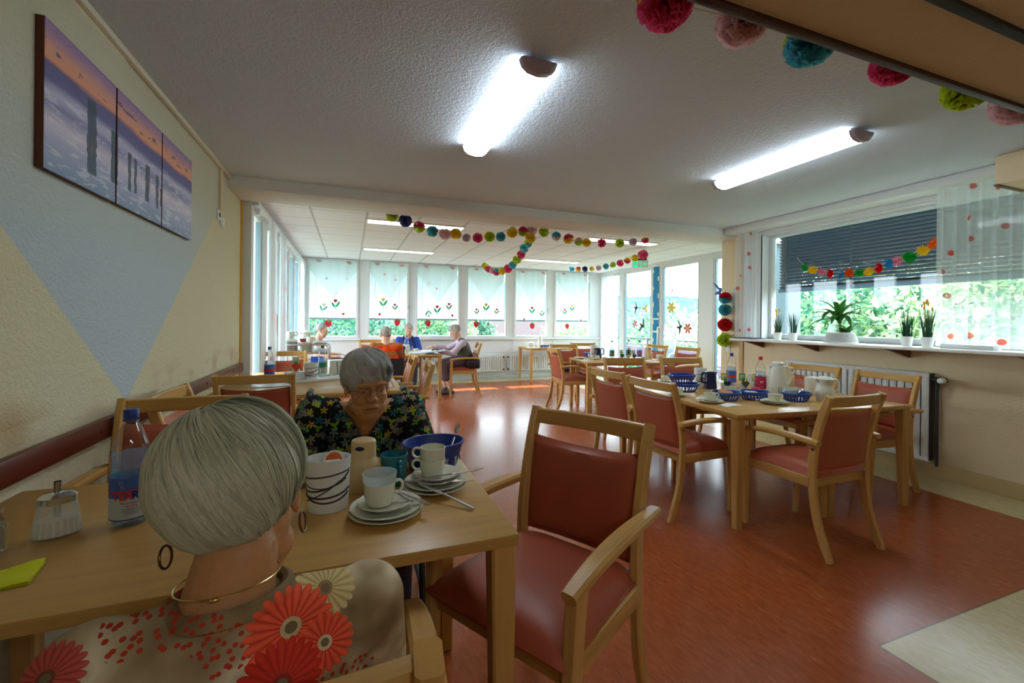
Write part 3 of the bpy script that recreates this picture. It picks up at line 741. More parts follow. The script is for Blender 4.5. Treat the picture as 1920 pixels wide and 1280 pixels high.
def basket(loc, rz, label, rx=.115, ry=.09, h=.065, n=26, group=None, solid=False):
    t = thing('bread_basket', label, 'basket', loc, rz, group)
    k = .74
    def ring(z, s, rr): return [(rx*s*math.cos(2*PI*i/48), ry*s*math.sin(2*PI*i/48), z) for i in range(48)]
    b = B()
    if solid:
        part(B().lathe([(k, 0), (.80, .012), (.93, h*.75), (1.0, h), (.97, h), (.90, h*.75), (.77, .014), (k-.02, .008)], n=40, sx=rx, sy=ry), 'bowl_wall', MAT['basket'], t)
    else:
        for i in range(n):
            a = 2*PI*i/n; q = lambda s, z: (rx*s*math.cos(a), ry*s*math.sin(a), z)
            b.sweep([q(k, .004), q(.86, h*.35), q(.97, h-.008)], .0085, .003, up=(math.cos(a), math.sin(a), .3))
        part(b, 'ribs', MAT['basket'], t)
        part(B().tube(ring(h-.007, .975, 0), .0075, 8, closed=True, flat=1.8, up=(0, 0, 1)), 'rim', MAT['basket'], t)
    part(B().lathe([(0, 0), (k, 0), (k+.03, .006), (k, .008), (0, .005)], n=40, sx=rx, sy=ry), 'basket_base', MAT['basket'], t)
    if solid:
        part(B().tube(ring(h, 1.0, 0), .0045, 8, closed=True), 'rim', MAT['basket'], t)
        lf = B()
        for i in range(14):
            a = 2*PI*i/14
            for zz, tw in ((h*.38, .5), (h*.38, -.5)):
                R = M.Translation((rx*.885*math.cos(a), ry*.885*math.sin(a), zz)) @ M.Rotation(a, 4, 'Z') @ M.Rotation(tw, 4, 'X')
                lf.sph((0, 0, 0), 1, 8, 6, mat=R @ M.Diagonal((.003, .004, .014, 1)))
        part(lf, 'leaf_cutouts', simple('pale_cutout', (150, 160, 190), .5), t)
    return t
def line_bucket(loc, label, r=.055, h=.145, rz=0, filled=False, group=None):
    t = thing('oval_container', label, 'container', loc, rz, group)
    S = .8
    part(B().lathe([(0, .003), (r*.88, 0), (r*.90, .003), (r, h), (r*.965, h), (r*.87, .008), (0, .007)], n=44, sy=S), 'container_body', MAT['cont'], t)
    b = B(); rnd = random.Random(5)
    for a0, a1, z0, z1, z2, w in ((-2.9, -.2, .65, .70, .78, .0022), (-2.9, -.25, .42, .36, .74, .0025), (-2.9, -.2, .34, .22, .42, .0028), (-2.9, -.3, .36, .06, .34, .0026), (-2.7, -.5, .52, .40, .62, .0016), (-2.9, -.9, .20, .30, .60, .0018)):
        pts = []
        for i in range(25):
            u = i/24; a = a0+(a1-a0)*u; z = h*((1-u)**2*z0+2*u*(1-u)*z1*1.0+u*u*z2); rr = r*(.90+.10*z/h)+.0002
            pts.append((rr*math.cos(a), rr*S*math.sin(a), z))
        b.tube(pts, w, 6)
    part(b, 'swirl_lines', MAT['swirl'], t)
    if filled:
        o = B(); R = M.Translation((.012, .012, h*.90)) @ M.Rotation(1.1, 4, 'X'); o.lathe([(0, 0), (.022, 0), (.022, .004), (0, .004)], n=24); k = part(o, 'creamer_lid', simple('orange_lid', (206, 96, 40), .4), t); k.matrix_local = R
        o = B(); o.lathe([(0, -.001), (.029, -.001), (.026, -.02), (0, -.02)], n=24); k = part(o, 'creamer_cup', MAT['paper'], t); k.matrix_local = R
        o = B()
        for i in range(9):
            a = i*2.4; R = M.Translation((.025*math.cos(a)*(.4+.6*(i % 2)), .02*math.sin(a), h*.80+.002*i)) @ M.Rotation(a, 4, 'Z') @ M.Rotation(.5*math.sin(i*2.), 4, 'X'); o.box(-.018, .018, -.012, .012, -.0015, .0015, mat=R)
        part(o, 'sugar_sachets', MAT['paper'], t)
    return t
MAT['cont'] = simple('white_container', (226, 230, 226), .4, 0, .02); MAT['swirl'] = simple('dark_brown_line', (52, 40, 34), .5)
def jug_small(loc, rz, label, mat, h=.16, group=None, r=.05):
    """small insulated can, narrower upper half with a lid and spout notch"""
    t = thing('insulated_jug', label, 'jug', loc, rz, group)
    part(B().lathe([(0, 0), (r, 0), (r*1.03, .004), (r, h*.50), (r*.96, h*.56), (r*.82, h*.62), (r*.80, h*.66), (r*.76, h*.90), (r*.72, h*.905), (r*.70, h*.8), (0, h*.8)], n=40), 'jug_body', mat, t)
    part(B().lathe([(0, h), (r*.60, h), (r*.72, h*.985), (r*.78, h*.95), (r*.77, h*.905), (0, h*.905)], n=36), 'lid', mat, t)
    part(B().lathe([(0, h*1.003), (r*.42, h*1.003), (r*.45, h*.998)], n=30), 'lid_rim', MAT['paper'] if False else mat, t)
    b = B(); b.sph((0, -r*.735, h*.86), (r*.30, r*.08, h*.045), 14, 8); part(b, 'spout', MAT['black'], t)
    b = B(); b.tube(bez([(0, r*.72, h*.84), (0, r*1.25, h*.80), (0, r*1.38, h*.5), (0, r*1.0, h*.30)], 6), .008, 8, flat=1.3); part(b, 'handle', mat, t)
    return t
def thermos_tall(loc, rz, label, mat, h=.27, r=.07, group=None):
    t = thing('thermos_jug', label, 'jug', loc, rz, group)
    part(B().lathe([(0, 0), (r*.98, 0), (r, .006), (r*.97, h*.25), (r*.80, h*.80), (r*.76, h*.87), (r*.5, h*.88), (0, h*.88)], n=40), 'jug_body', mat, t)
    part(B().lathe([(0, h), (r*.45, h*.995), (r*.62, h*.97), (r*.66, h*.93), (r*.60, h*.88), (0, h*.88)], n=36), 'lid', mat, t)
    part(B().tube(bez([(r*.72, 0, h*.84), (r*1.15, 0, h*.83), (r*1.5, 0, h*.68), (r*1.5, 0, h*.48), (r*1.2, 0, h*.30), (r*.95, 0, h*.25)], 6), .009, 8, flat=1.4, up=(0, 1, 0)), 'handle', mat, t)
    part(B().sweep([(-r*.70, 0, h*.80), (-r*.92, 0, h*.875)], .03, .01), 'spout', mat, t)
    return t
def thermos_belly(loc, rz, label, mat, h=.19, r=.062, group=None):
    t = thing('thermos_jug', label, 'jug', loc, rz, group)
    part(B().lathe([(0, 0), (r*.72, 0), (r*.78, .005), (r*.98, h*.28), (r, h*.42), (r*.90, h*.56), (r*.80, h*.70), (r*.86, h*.86), (0, h*.86)], n=40), 'jug_body', mat, t)
    part(B().lathe([(0, h), (r*.55, h*.985), (r*.92, h*.93), (r*1.0, h*.895), (r*.95, h*.86), (0, h*.86)], n=36), 'lid', mat, t)
    part(B().tube(bez([(r*.85, 0, h*.88), (r*1.35, 0, h*.88), (r*1.62, 0, h*.70), (r*1.58, 0, h*.48), (r*1.0, 0, h*.38)], 6), .008, 8, flat=1.4, up=(0, 1, 0)), 'handle', mat, t)
    part(B().sweep([(-r*.78, 0, h*.78), (-r*1.15, 0, h*.90)], .03, .012), 'spout', mat, t)
    return t
def navy_jug(loc, rz, label, group=None, h=.155, r=.052, mat='navy'):
    t = thing('coffee_pot', label, 'jug', loc, rz, group)
    part(B().lathe([(0, 0), (r*1.05, 0), (r*1.08, .01), (r*1.0, h*.35), (r*.92, h*.55), (r*.90, h*.85), (0, h*.85)], n=36), 'pot_body', MAT[mat], t)
    part(B().lathe([(0, h), (r*.6, h*.99), (r*.88, h*.93), (r*.94, h*.85), (0, h*.85)], n=32), 'lid', MAT[mat], t)
    part(B().tube(bez([(-r*.85, 0, h*.90), (-r*1.6, 0, h*.92), (-r*2.0, 0, h*.70), (-r*1.8, 0, h*.40), (-r*.95, 0, h*.35)], 6), .008, 8, flat=1.4, up=(0, 1, 0)), 'handle', MAT[mat], t)
    part(B().sweep([(r*.8, 0, h*.80), (r*1.25, 0, h*.92)], .025, .012), 'spout', MAT[mat], t)
    return t
def cutlery(loc, rz, kind, label, tilt=0., L=.20, group=None):
    t = thing({'knife': 'table_knife', 'spoon': 'teaspoon', 'fork': 'fork'}[kind], label, kind, loc, rz, group); t.rotation_euler = (0, math.radians(tilt), math.radians(rz))
    part(B().sweep([(0, 0, .004), (L*.30, 0, .004), (L*.52, 0, .004)], [.010, .008, .006], .005, bev=.6), 'handle', MAT['steel'], t)
    if kind == 'knife': part(B().sweep([(L*.5, 0, .004), (L*.62, .001, .004), (L*.9, .002, .004), (L, .004, .004)], [.007, .017, .016, .003], .0016, bev=.3), 'blade', MAT['chrome'], t)
    else: part(B().sph((L*.62+L*.16, 0, .005), (L*.16, L*.09, .003), 16, 8), 'spoon_bowl', MAT['chrome'], t)
    return t
def napkin(loc, rz, w, d, label, rgb=(236, 236, 230), seed=1):
    n = napkin.m.setdefault(rgb, None) or simple('paper_napkin', rgb, .8, 0, .05, 25, .1, 90); napkin.m[rgb] = n
    rr = random.Random(seed)
    def f(u, v): return ((u-.5)*w, (v-.5)*d, .003+.006*math.sin(u*5+seed)*math.sin(v*4+1)**2+.002*rr.random()*(0 < u < 1))
    def g(u, v): return ((u-.5)*w, (v-.5)*d, .0006)
    b = B(); b.grid(f, 10, 10); b.grid(g, 10, 10)
    b.loft([[V(f(i/10, 0)) for i in range(11)], [V(g(i/10, 0)) for i in range(11)]], cap=False)
    o = b.obj('napkin', n); o.location = loc; o.rotation_euler = (0, 0, math.radians(rz)); return tag(o, label, 'napkin')
napkin.m = {}
MAT['leafpot'] = simple('grass_green_leaf', (70, 160, 40), .5, 0, .2)
def heart_pot(loc, rz, label, heart=(36, 36, 38), card=(214, 190, 60), group=None, hs=.034, standing=True):
    """table decoration: little pot of grass with a heart shaped slate tag and a greeting card"""
    t = thing('flower_decoration', label, 'decoration', loc, rz, group)
    part(B().lathe([(0, 0), (.030, 0), (.036, .045), (.033, .045), (.028, .006), (0, .006)], n=20), 'pot', MAT['frame'], t)
    b = B(); rr = random.Random(int(abs(loc[0])*1000))
    for i in range(26):
        a = rr.random()*6.28; d = rr.random()*.022; l = .05+.05*rr.random(); x, y = d*math.cos(a), d*math.sin(a)
        b.sweep([(x, y, .03), (x*1.5, y*1.5, .04+l*.5), (x*2.6, y*2.6, .04+l)], [.004, .0035, .0008], .0008, up=(math.cos(a), math.sin(a), .2))
    part(b, 'grass_blades', MAT['leafpot'], t)
    hp = []
    for i in range(28):
        u = 2*PI*i/28; hp.append((hs*.065*16*math.sin(u)**3*.9, hs*.065*(13*math.cos(u)-5*math.cos(2*u)-2*math.cos(3*u)-math.cos(4*u))))
    key = 'heart_%d_%d_%d' % heart
    if key not in MAT: MAT[key] = simple('heart_slate', heart, .6)
    part(B().prism(hp, .005, M(((1, 0, 0, 0), (0, 0, -1, -.040), (0, 1, 0, .045), (0, 0, 0, 1)))), 'heart_tag', MAT[key], t, smooth=False)
    if card:
        ck = 'card_%d_%d_%d' % card
        if ck not in MAT: MAT[ck] = simple('greeting_card', card, .6)
        part(B().box(-.028, .028, .018, .020, .07, .135), 'card', MAT[ck], t, smooth=False)
        part(B().box(-.018, .018, .016, .018, .085, .12).tube([(0, .019, .03), (0, .019, .08)], .0015, 5), 'card_picture', MAT['paper'], t, smooth=False)
    return t
def plain(name, b, mat, loc, rz, label, cat, group=None, **kw):
    o = b.obj(name, mat, None, **kw); o.location = loc; o.rotation_euler = (0, 0, math.radians(rz)); return tag(o, label, cat, group)

# ------------------------------------------------------------ near table
Z1 = .7905
bottle((-.535, 1.42, Z1), 'clear mineral water bottle with blue cap and red lettering on the near table', 'capblue', 'b', k=.985, level=.19, style='terra', face=-66)
s = thing('sugar_dispenser', 'fluted glass sugar dispenser with steel pouring tube on the near table', 'sugar dispenser', (-.67, 1.395, Z1), 20)
part(B().lathe([(0, .003), (.044, .0), (.046, .004), (.033, .088), (.032, .088), (.043, .006), (0, .006)], n=120, sy=.72, mod=lambda a, z: 1+.045*math.sin(20*a)), 'glass_jar', MAT['frosty2'], s)
part(B().lathe([(0, .0045), (.0425, .005), (.038, .042), (.022, .047), (0, .045)], n=40, sy=.72), 'sugar', simple('white_sugar', (236, 234, 222), .9, 0, .04, 200, .3, 500), s)
part(B().lathe([(.0362, .081), (.0362, .096), (.026, .104), (0, .107)], n=40, sy=.72), 'lid', MAT['chrome'], s)
part(B().tube([(0, 0, .03), (0, 0, .132)], .007, 14, cap=False).tube([(0, 0, .10), (0, 0, .132)], .0058, 12, cap=False), 'pouring_tube', MAT['chrome'], s)
j = thing('glass_mug', 'clear glass preserving mug with handle at the left end of the near table', 'mug', (-.752, 1.285, Z1+.004), -15)
part(B().lathe([(0, .006), (.036, .004), (.042, .012), (.042, .082), (.036, .092), (.036, .096), (.040, .098), (.040, .104), (.036, .106), (.036, .112), (.033, .112), (.034, .09), (.039, .08), (.039, .012), (0, .009)], n=36), 'mug_body', MAT['tumbler'], j)
part(B().tube(bez([(.04, 0, .084), (.058, 0, .08), (.062, 0, .055), (.056, 0, .03), (.041, 0, .028)], 5), .0045, 8), 'handle', MAT['tumbler'], j)
part(B().lathe([(0, .012), (.030, .012), (.034, .05), (0, .052)], n=24), 'candle', simple('white_candle', (232, 230, 214), .6), j)
b = B()
for a0, hh in ((-1.25, .020), (-1.0, .014), (-.75, .017), (-1.5, .012)):
    for q in range(3):
        zz = .018+q*hh*.5; ww = .006*(1-q*.25)
        b.quad(*[(.0345*math.cos(a0+d/.034)*(1.01 if True else 1), .0345*math.sin(a0+d/.034), zz+e) for d, e in ((-ww, 0), (ww, 0), (.0005, hh*.7), (-.0005, hh*.7))])
part(b, 'fir_tree_print', simple('olive_print', (110, 104, 30), .7), j, smooth=False)
napkin((-.672, 1.19, Z1), 12, .13, .10, 'yellow-green paper napkin under the glass mug on the near table', (206, 210, 30), 3)
line_bucket((-.052, 1.345, Z1), 'white oval container with dark swirl lines full of creamers, on the near table', .060, .146, -8, True)
jug_small((.046, 1.462, Z1), 170, 'beige insulated jug with lid on the near table, in front of the dark blouse', MAT['beige'], .158, None, .049).rotation_euler = (0, 0, math.radians(-20))
t = thing('mug', 'teal blue ceramic mug on the near table beside the beige jug', 'mug', (.142, 1.475, Z1), -75)
part(B().lathe([(0, .006), (.026, .002), (.030, 0), (.032, .004), (.038, .03), (.043, .075), (.044, .098), (.0415, .0985), (.040, .075), (.034, .025), (.02, .008), (0, .007)], n=40), 'mug_body', MAT['teal'], t)
part(B().tube(bez([(.040, 0, .082), (.056, 0, .084), (.066, 0, .066), (.060, 0, .042), (.040, 0, .03)], 6), .0055, 8, flat=1.3, up=(0, 1, 0)), 'handle', MAT['teal'], t)
t = basket((.295, 1.60, Z1), 8, 'solid blue oval basket with leaf cut-outs at the far corner of the near table', .112, .092, .092, solid=True)
for i, (px, py, ms) in enumerate(((.255, 1.62, 'black'), (.285, 1.575, 'dark'), (.335, 1.61, 'chrome'), (.245, 1.575, 'steel'))):
    o = plain('jam_tub', B().lathe([(0, 0), (.021, 0), (.025, .024), (.027, .026), (0, .026)], n=20), MAT[ms], (px, py, Z1+.016+.012*(i % 2)), 30*i, ['black jam tub in the solid blue basket', 'dark grey jam tub at the front of the solid blue basket', 'silver foil jam tub at the right of the solid blue basket', 'steel coloured tub at the left of the solid blue basket'][i], 'tub', 'portion tubs in the blue basket'); o.rotation_euler = (.2*math.sin(i*2), .25*math.cos(i), 0)
cutlery((.352, 1.585, Z1+.045), 35, 'spoon', 'teaspoon leaning in the solid blue basket, bowl down', -62, .12)
tumbler((-.125, 1.545, Z1), 'empty drinking glass behind the swirl container on the near table', .032, .118)
def pl(i): return ('lower', 'upper')[i]
plate((.101, 1.247, Z1), .099, 'large plate, bottom of the near stack under the milky cup')
plate((.101, 1.250, Z1+.0085), .096, 'second plate of the near stack under the milky cup')
saucer((.098, 1.256, Z1+.019), 'saucer topping the near plate stack, carrying the milky cup')
cup((.083, 1.262, Z1+.0275), 12, 'coffee cup with a glass dish in its mouth on the near plate stack', None, .0425, .060)
bowl_glass((.083, 1.262, Z1+.0775), 'frosted glass dish set into the coffee cup on the near plates', .0455, .036)
cutlery((.150, 1.284, Z1+.036), -58, 'knife', 'table knife lying on the near plate stack beside the cup', 3, .11)
cutlery((.168, 1.222, Z1+.034), 122, 'spoon', 'teaspoon lying on the near plate stack, bowl against the cup', -5, .125)
plate((.262, 1.392, Z1), .101, 'large plate, bottom of the stack at the table edge under two cups')
plate((.264, 1.394, Z1+.0095), .097, 'second plate of the stack at the table edge under two cups')
saucer((.268, 1.400, Z1+.021), 'lower saucer of the stack at the table edge', None, .080)
saucer((.270, 1.405, Z1+.0285), 'upper saucer of the stack at the table edge, carrying two cups')
cup((.258, 1.415, Z1+.036), 165, 'lower of the two stacked cups at the table edge', None, .041, .053)
cup((.258, 1.415, Z1+.0735), 162, 'upper of the two stacked cups at the table edge', None, .041, .053)
cutlery((.19, 1.345, Z1+.046), 8, 'knife', 'upper table knife across the plate stack, tip over the table edge', 0, .235)
cutlery((.165, 1.372, Z1+.036), -18, 'knife', 'middle table knife lying across the plate stack with two cups', 0, .215)
cutlery((.335, 1.192, Z1+.001), 128, 'knife', 'lowest knife, handle on the wood and blade up on the plate rim', -9, .215)

# ------------------------------------------------------------ right hand breakfast table
Z2 = .7405
GC = 'coffee cups laid on the right hand table'
def setting(x, y, who, hd, plates=1, withcup=True):
    z = Z2
    if plates: plate((x, y, z), .094, 'breakfast plate under the saucer %s' % who); z += .0095
    saucer((x, y, z), 'saucer %s' % who); z += .0085
    if withcup: cup((x, y, z), hd, 'cream coffee cup on saucer %s' % who, None, .043, .054)
setting(2.47, 2.80, 'at the left edge of the right hand table, farther place', 200, 0)
setting(2.505, 2.50, 'at the left edge of the right table, by the napkin', -20)
setting(2.93, 2.315, 'at the near edge, between two blue baskets', -15)
setting(2.92, 3.48, 'at the far edge, behind the stacked baskets', 200, 0)
setting(2.62, 3.32, 'at the far left corner of the right hand table', 200, 1, False)
plate((3.42, 2.17, Z2), .094, 'breakfast plate seen through the near chair back'); o = plate((3.42, 2.17, Z2+.0095), .09, 'second breakfast plate seen through the near chair back')
cutlery((2.84, 2.30, Z2+.0275), 150, 'spoon', 'teaspoon on the saucer between two blue baskets', 0, .09)
napkin((2.56, 2.36, Z2), -10, .15, .09, 'folded white napkin at the left corner of the right hand table', (240, 240, 236), 5)
basket((2.72, 2.99, Z2), 0, 'lower of two stacked blue baskets near the navy jug', .12, .10, .065)
basket((2.70, 3.01, Z2+.074), 10, 'upper blue basket with cutlery, stacked near the navy jug', .12, .10, .065)
for i in range(3): cutlery((2.57, 2.98+.03*i, Z2+.134), 4+5*i, ('knife', 'spoon', 'fork')[i], ('knife', 'spoon', 'fork')[i]+' handle sticking out of the upper stacked basket', 6, .2)
basket((2.71, 2.545, Z2), -10, 'blue basket of bread rolls in the middle of the right hand table', .112, .09, .06)
MAT['bread'] = simple('crusty_bread', (190, 136, 84), .8, 0, .25, 30, .6, 60)
for i, (px, py, rx) in enumerate(((2.68, 2.535, .045), (2.74, 2.55, .042), (2.71, 2.575, .04))):
    plain('bread_roll', B().sph((0, 0, 0), (rx, .034, .026), 20, 12, disp=lambda c: 1+.06*NZ.noise(c*4)), MAT['bread'], (px, py, Z2+.044+.010*(i == 2)), 40*i, ['left bread roll in the middle blue basket', 'right bread roll in the middle blue basket', 'top bread roll heaped in the middle blue basket'][i], 'bread')
basket((2.948, 2.50, Z2), -8, 'blue basket of wrapped biscuits, second from the right', .118, .09, .06)
MAT['wrap'] = simple('clear_wrapped_biscuit', (220, 200, 176), .25, 0, .35, 60)
for i in range(7):
    a = i*.9; o = plain('wrapped_biscuit', B().box(-.026, .026, -.016, .016, -.006, .006, .004), MAT['wrap'], (2.935+.055*math.cos(a)*(i > 0), 2.50+.035*math.sin(a)*(i > 0), Z2+.046+.004*(i % 3)), 47*i, 'cellophane wrapped biscuit heaped in the second blue basket from the right', 'biscuit', 'wrapped biscuits'); o.rotation_euler.x = .3*math.sin(i*3)
basket((3.215, 2.36, Z2), -5, 'blue basket with cup and packets next to the belly jug', .112, .088, .06)
cup((3.20, 2.39, Z2+.010), 170, 'white cup standing inside the rightmost blue basket', None, .048, .068)
bowl_glass((3.20, 2.39, Z2+.066), 'glass dish on the cup inside the rightmost blue basket', .052, .03)
cutlery((3.16, 2.30, Z2+.068), 25, 'spoon', 'teaspoon lying over the rim of the rightmost blue basket', -6, .13)
navy_jug((3.04, 3.03, Z2), 0, 'dark navy coffee pot with looped handle on the right hand table')
line_bucket((3.08, 3.19, Z2), 'white oval container behind the navy coffee pot', .062, .165, 0)
heart_pot((3.18, 3.0, Z2), -20, 'heart tag decoration with yellow card right of the navy pot', (36, 40, 40), (204, 184, 50))
heart_pot((3.33, 2.94, Z2), -20, 'grass pot decoration with green card, middle of the row of decorations', (70, 76, 82), (96, 170, 110))
heart_pot((3.42, 2.88, Z2), -20, 'heart tag decoration with pale yellow card left of the red capped bottle', (26, 26, 28), (222, 214, 130))
bottle((3.44, 3.17, Z2), 'blue capped water bottle standing behind the flower decorations, right hand table', 'capblue', 'b', face=-110)
bottle((3.35, 2.78, Z2), 'red capped bottle with crimson label beside the tall thermos', 'capred', 'r', style='red', face=-118)
thermos_tall((3.40, 2.66, Z2), -20, 'tall pale thermos jug with looped handle on the right hand table', MAT['thermos_w'], .265, .076)
jug_small((3.80, 2.87, Z2), 0, 'beige insulated jug partly hidden behind the tall pale thermos', MAT['beige'], .19, None, .055)
thermos_belly((3.40, 2.27, Z2), -25, 'short pale thermos jug with curved spout at the right of the table', MAT['thermos_w'])
plain('paper_box', B().box(-.05, .05, -.03, .03, 0, .15, .003), MAT['paper'], (3.60, 2.50, Z2), -20, 'white paper box behind the short pale thermos jug', 'box')
t = thing('yoghurt_pot', 'small white pot with pink lid beside the red capped bottle', 'pot', (3.15, 2.66, Z2)); part(B().lathe([(0, 0), (.024, 0), (.030, .05), (0, .05)], n=20), 'pot_body', MAT['paper'], t); part(B().lathe([(0, .058), (.031, .058), (.031, .049), (0, .049)], n=20), 'lid', simple('pink_lid', (220, 30, 100), .4), t)
bowl_glass((3.04, 2.80, Z2), 'upturned clear glass dish in front of the grass decorations', .05, .05)
tumbler((3.28, 2.52, Z2), 'drinking glass between the rightmost basket and the tall thermos', .034, .075)
bowl_glass((3.60, 3.0, Z2), 'large clear glass bowl behind the decorations on the right hand table', .09, .10)

# ------------------------------------------------------------ far right table
navy_jug((3.74, 6.05, Z2), 180, 'dark blue jug on the far right table, beside the tall white container', None, .17, .055)
line_bucket((3.80, 6.28, Z2), 'tall white container next to the dark blue jug on the far right table', .06, .20)
jug_small((4.40, 5.64, Z2), 0, 'beige jug at the right end of the far right table', MAT['beige'], .20, None, .058)
cup((4.50, 5.50, Z2), 10, 'white cup beside the beige jug on the far right table', None, .048, .09)
bottle((4.05, 6.12, Z2), 'dark green capped bottle, left of three on the far right table', 'capgreen', 'g', style='green', k=.93)
bottle((4.36, 6.10, Z2), 'dark green capped bottle, middle of three on the far right table', 'capgreen', 'g', style='green', k=.97)
bottle((4.45, 5.93, Z2), 'blue capped bottle, right of three on the far right table', 'capblue', 'b', k=.97)
heart_pot((4.12, 5.95, Z2), -20, 'heart and grass decoration between bottles on the far right table', (40, 42, 44), (206, 206, 190))
heart_pot((4.28, 5.85, Z2), -20, 'heart decoration with olive card on the far right table', (40, 42, 44), (170, 176, 120))
plate((3.44, 6.10, Z2), .095, 'plate at the left end of the far right table'); saucer((3.60, 5.85, Z2), 'saucer near the front edge of the far right table'); cup((3.60, 5.85, Z2+.0085), 180, 'white cup on saucer near the front edge of the far right table')
basket((3.83, 6.44, Z2), -10, 'blue basket at the back of the far right table', .11, .09, .06)
napkin((3.83, 6.44, Z2+.062), 20, .16, .12, 'crumpled white napkin in the blue basket of the far right table', (238, 240, 240), 8)
t = thing('salt_shaker', 'small glass shaker at the left of the far right table', 'shaker', (3.56, 6.02, Z2)); part(B().lathe([(0, 0), (.022, 0), (.017, .06), (0, .06)], n=18), 'shaker_glass', MAT['frosty'], t); part(B().lathe([(.018, .06), (.016, .075), (0, .08)], n=18), 'lid', MAT['chrome'], t)
plain('candle_cup', B().lathe([(0, 0), (.03, 0), (.032, .05), (.029, .05), (.027, .01), (0, .01)], n=20), simple('red_glass', (196, 24, 44), .15), (3.62, 5.66, Z2), 0, 'red tealight cup at the front edge of the far right table', 'candle holder')
t = thing('sauce_bottle', 'slim sauce bottle with yellow and red bands on the far right table', 'bottle', (4.30, 6.02, Z2)); part(B().lathe([(0, 0), (.019, 0), (.019, .08), (.008, .12), (.008, .14), (0, .14)], n=16), 'bottle_body', MAT['black'], t); part(B().lathe([(.0195, .02), (.0195, .05)], n=16), 'label_band', simple('yellow_band', (226, 178, 40), .5), t); part(B().lathe([(0, .165), (.009, .16), (.011, .13), (0, .13)], n=14), 'cap', MAT['capred'], t)
napkin((4.3, 5.50, Z2), 0, .16, .10, 'white napkin at the right front of the far right table', (240, 242, 242), 4)

# ------------------------------------------------------------ left table
Z4 = .7605
line_bucket((-.325, 4.40, Z4), 'white container with crossing dark lines on the left table', .062, .155, 15)
t = thing('serving_tray', 'shallow pale tray under the containers on the left table', 'tray', (-.31, 4.46, Z4), 18); part(B().box(-.24, .24, -.16, .16, 0, .006, .003), 'tray_base', MAT['cont'], t); b = B(); [b.box(*q, .004, .02, .002) for q in ((-.24, -.232, -.16, .16), (.232, .24, -.16, .16), (-.23, .23, -.16, -.152), (-.23, .23, .152, .16))]; part(b, 'tray_rim', MAT['cont'], t)
for o in [o for o in COL.objects if o.get('label') == 'white container with crossing dark lines on the left table']: o.location.z += .0065
plain('planter_box', B().box(-.09, .09, -.05, .05, 0, .075, .006), MAT['cont'], (-.455, 4.43, Z4+.0065), 18, 'low pale box with grass and an orange heart on the left table', 'box')
heart_pot((-.455, 4.42, Z4+.082), 10, 'grass decoration with orange heart and cards on the left table', (226, 74, 30), (214, 214, 204), hs=.042)
bottle((-.70, 4.62, Z4), 'blue capped bottle at the wall side of the left table', 'capblue', 'b', face=-80)
bottle((-.25, 4.74, Z4), 'green labelled bottle with green cap on the left table', 'capgreen', 'g', style='green', face=-80)
for i, (px, py) in enumerate(((-.265, 4.60), (-.20, 4.63), (-.235, 4.55))): tumbler((px, py, Z4+.0066), ['left clear glass beside the white line container', 'right clear glass beside the white line container', 'front clear glass beside the white line container'][i], .03, .085, 'clear glasses on the left table tray')
plain('storage_box', B().box(-.11, .11, -.07, .07, 0, .14, .008), MAT['cont'], (-.09, 4.92, Z4), 10, 'plain white box at the back of the left table behind the dark blouse', 'box')
tumbler((-.075, 4.66, Z4), 'tall glass pitcher-like tumbler on the left table, just behind the dark flowered blouse', .045, .14)
plain('magazine', B().box(-.14, .14, -.10, .10, 0, .006, .001), simple('magazine_cover', (204, 210, 214), .3, 0, .15, 10), (-.62, 4.15, Z4), 12, 'flat magazine on the left table next to the blue capped bottle', 'magazine')
plain('green_card', B().box(-.05, .05, -.002, .002, 0, .07), simple('green_card', (60, 130, 70), .6), (-.50, 4.86, Z4), 5, 'small green card standing on the left table before the sunlit chair', 'card')

# ------------------------------------------------------------ far middle table and back table
line_bucket((.94, 7.86, Z2), 'white line container holding a bottle on the far middle table', .062, .15)
bottle((.945, 7.86, Z2+.010), 'blue tinted bottle standing in the container on the far middle table', 'capblue', 'b', k=.98)
tumbler((1.05, 8.02, Z2), 'clear glass beside the container on the far middle table', .035, .11)
cup((1.15, 8.15, Z2), 0, 'white cup at the back of the far middle table')
MAT['news'] = simple('newsprint', (214, 220, 222), .8, 0, .2, 40)
def paper(loc, rz, w, d, label, curl=.0):
    b = B()
    f = lambda u, v: ((u-.5)*w, (v-.5)*d, .012+.012*math.sin(u*PI)*math.sin(v*3)**2+curl*u*u)
    b.grid(f, 12, 8); b.grid(lambda u, v: ((u-.5)*w, (v-.5)*d, .001+curl*u*u*.98), 12, 8)
    o = b.obj('newspaper', MAT['news']); o.location = loc; o.rotation_euler = (0, 0, math.radians(rz)); return tag(o, label, 'newspaper')
paper((1.18, 7.78, Z2), 5, .42, .5, 'newspaper spread flat on the far middle table')
paper((1.42, 7.62, Z2+.022), -12, .34, .42, 'newspaper the reader holds at the edge of the far middle table', .03)
plain('spectacle_case', B().sweep(bez([(-.06, 0, .012), (-.03, .0, .035), (.03, 0, .035), (.06, 0, .012)], 5), .03, .018, bev=.8), MAT['black'], (1.40, 7.55, Z2+.045), 20, 'black spectacle case lying on the newspaper', 'case')
thermos_tall((4.10, 8.86, Z2), 30, 'white thermos jug on the small table at the back wall', MAT['white'], .25, .06)
basket((4.06, 8.76, Z2), 0, 'blue basket on the small table at the back wall', .11, .07, .05)
o = [x for x in COL.objects if x.get('label') == 'white thermos jug on the small table at the back wall'][0]; o.location = (4.05, 9.0, Z2)
cup((3.86, 8.78, Z2), 200, 'white cup on the small table at the back wall')
bowl_glass((4.35, 8.82, Z2), 'glass dish on the small table at the back wall', .05, .05)
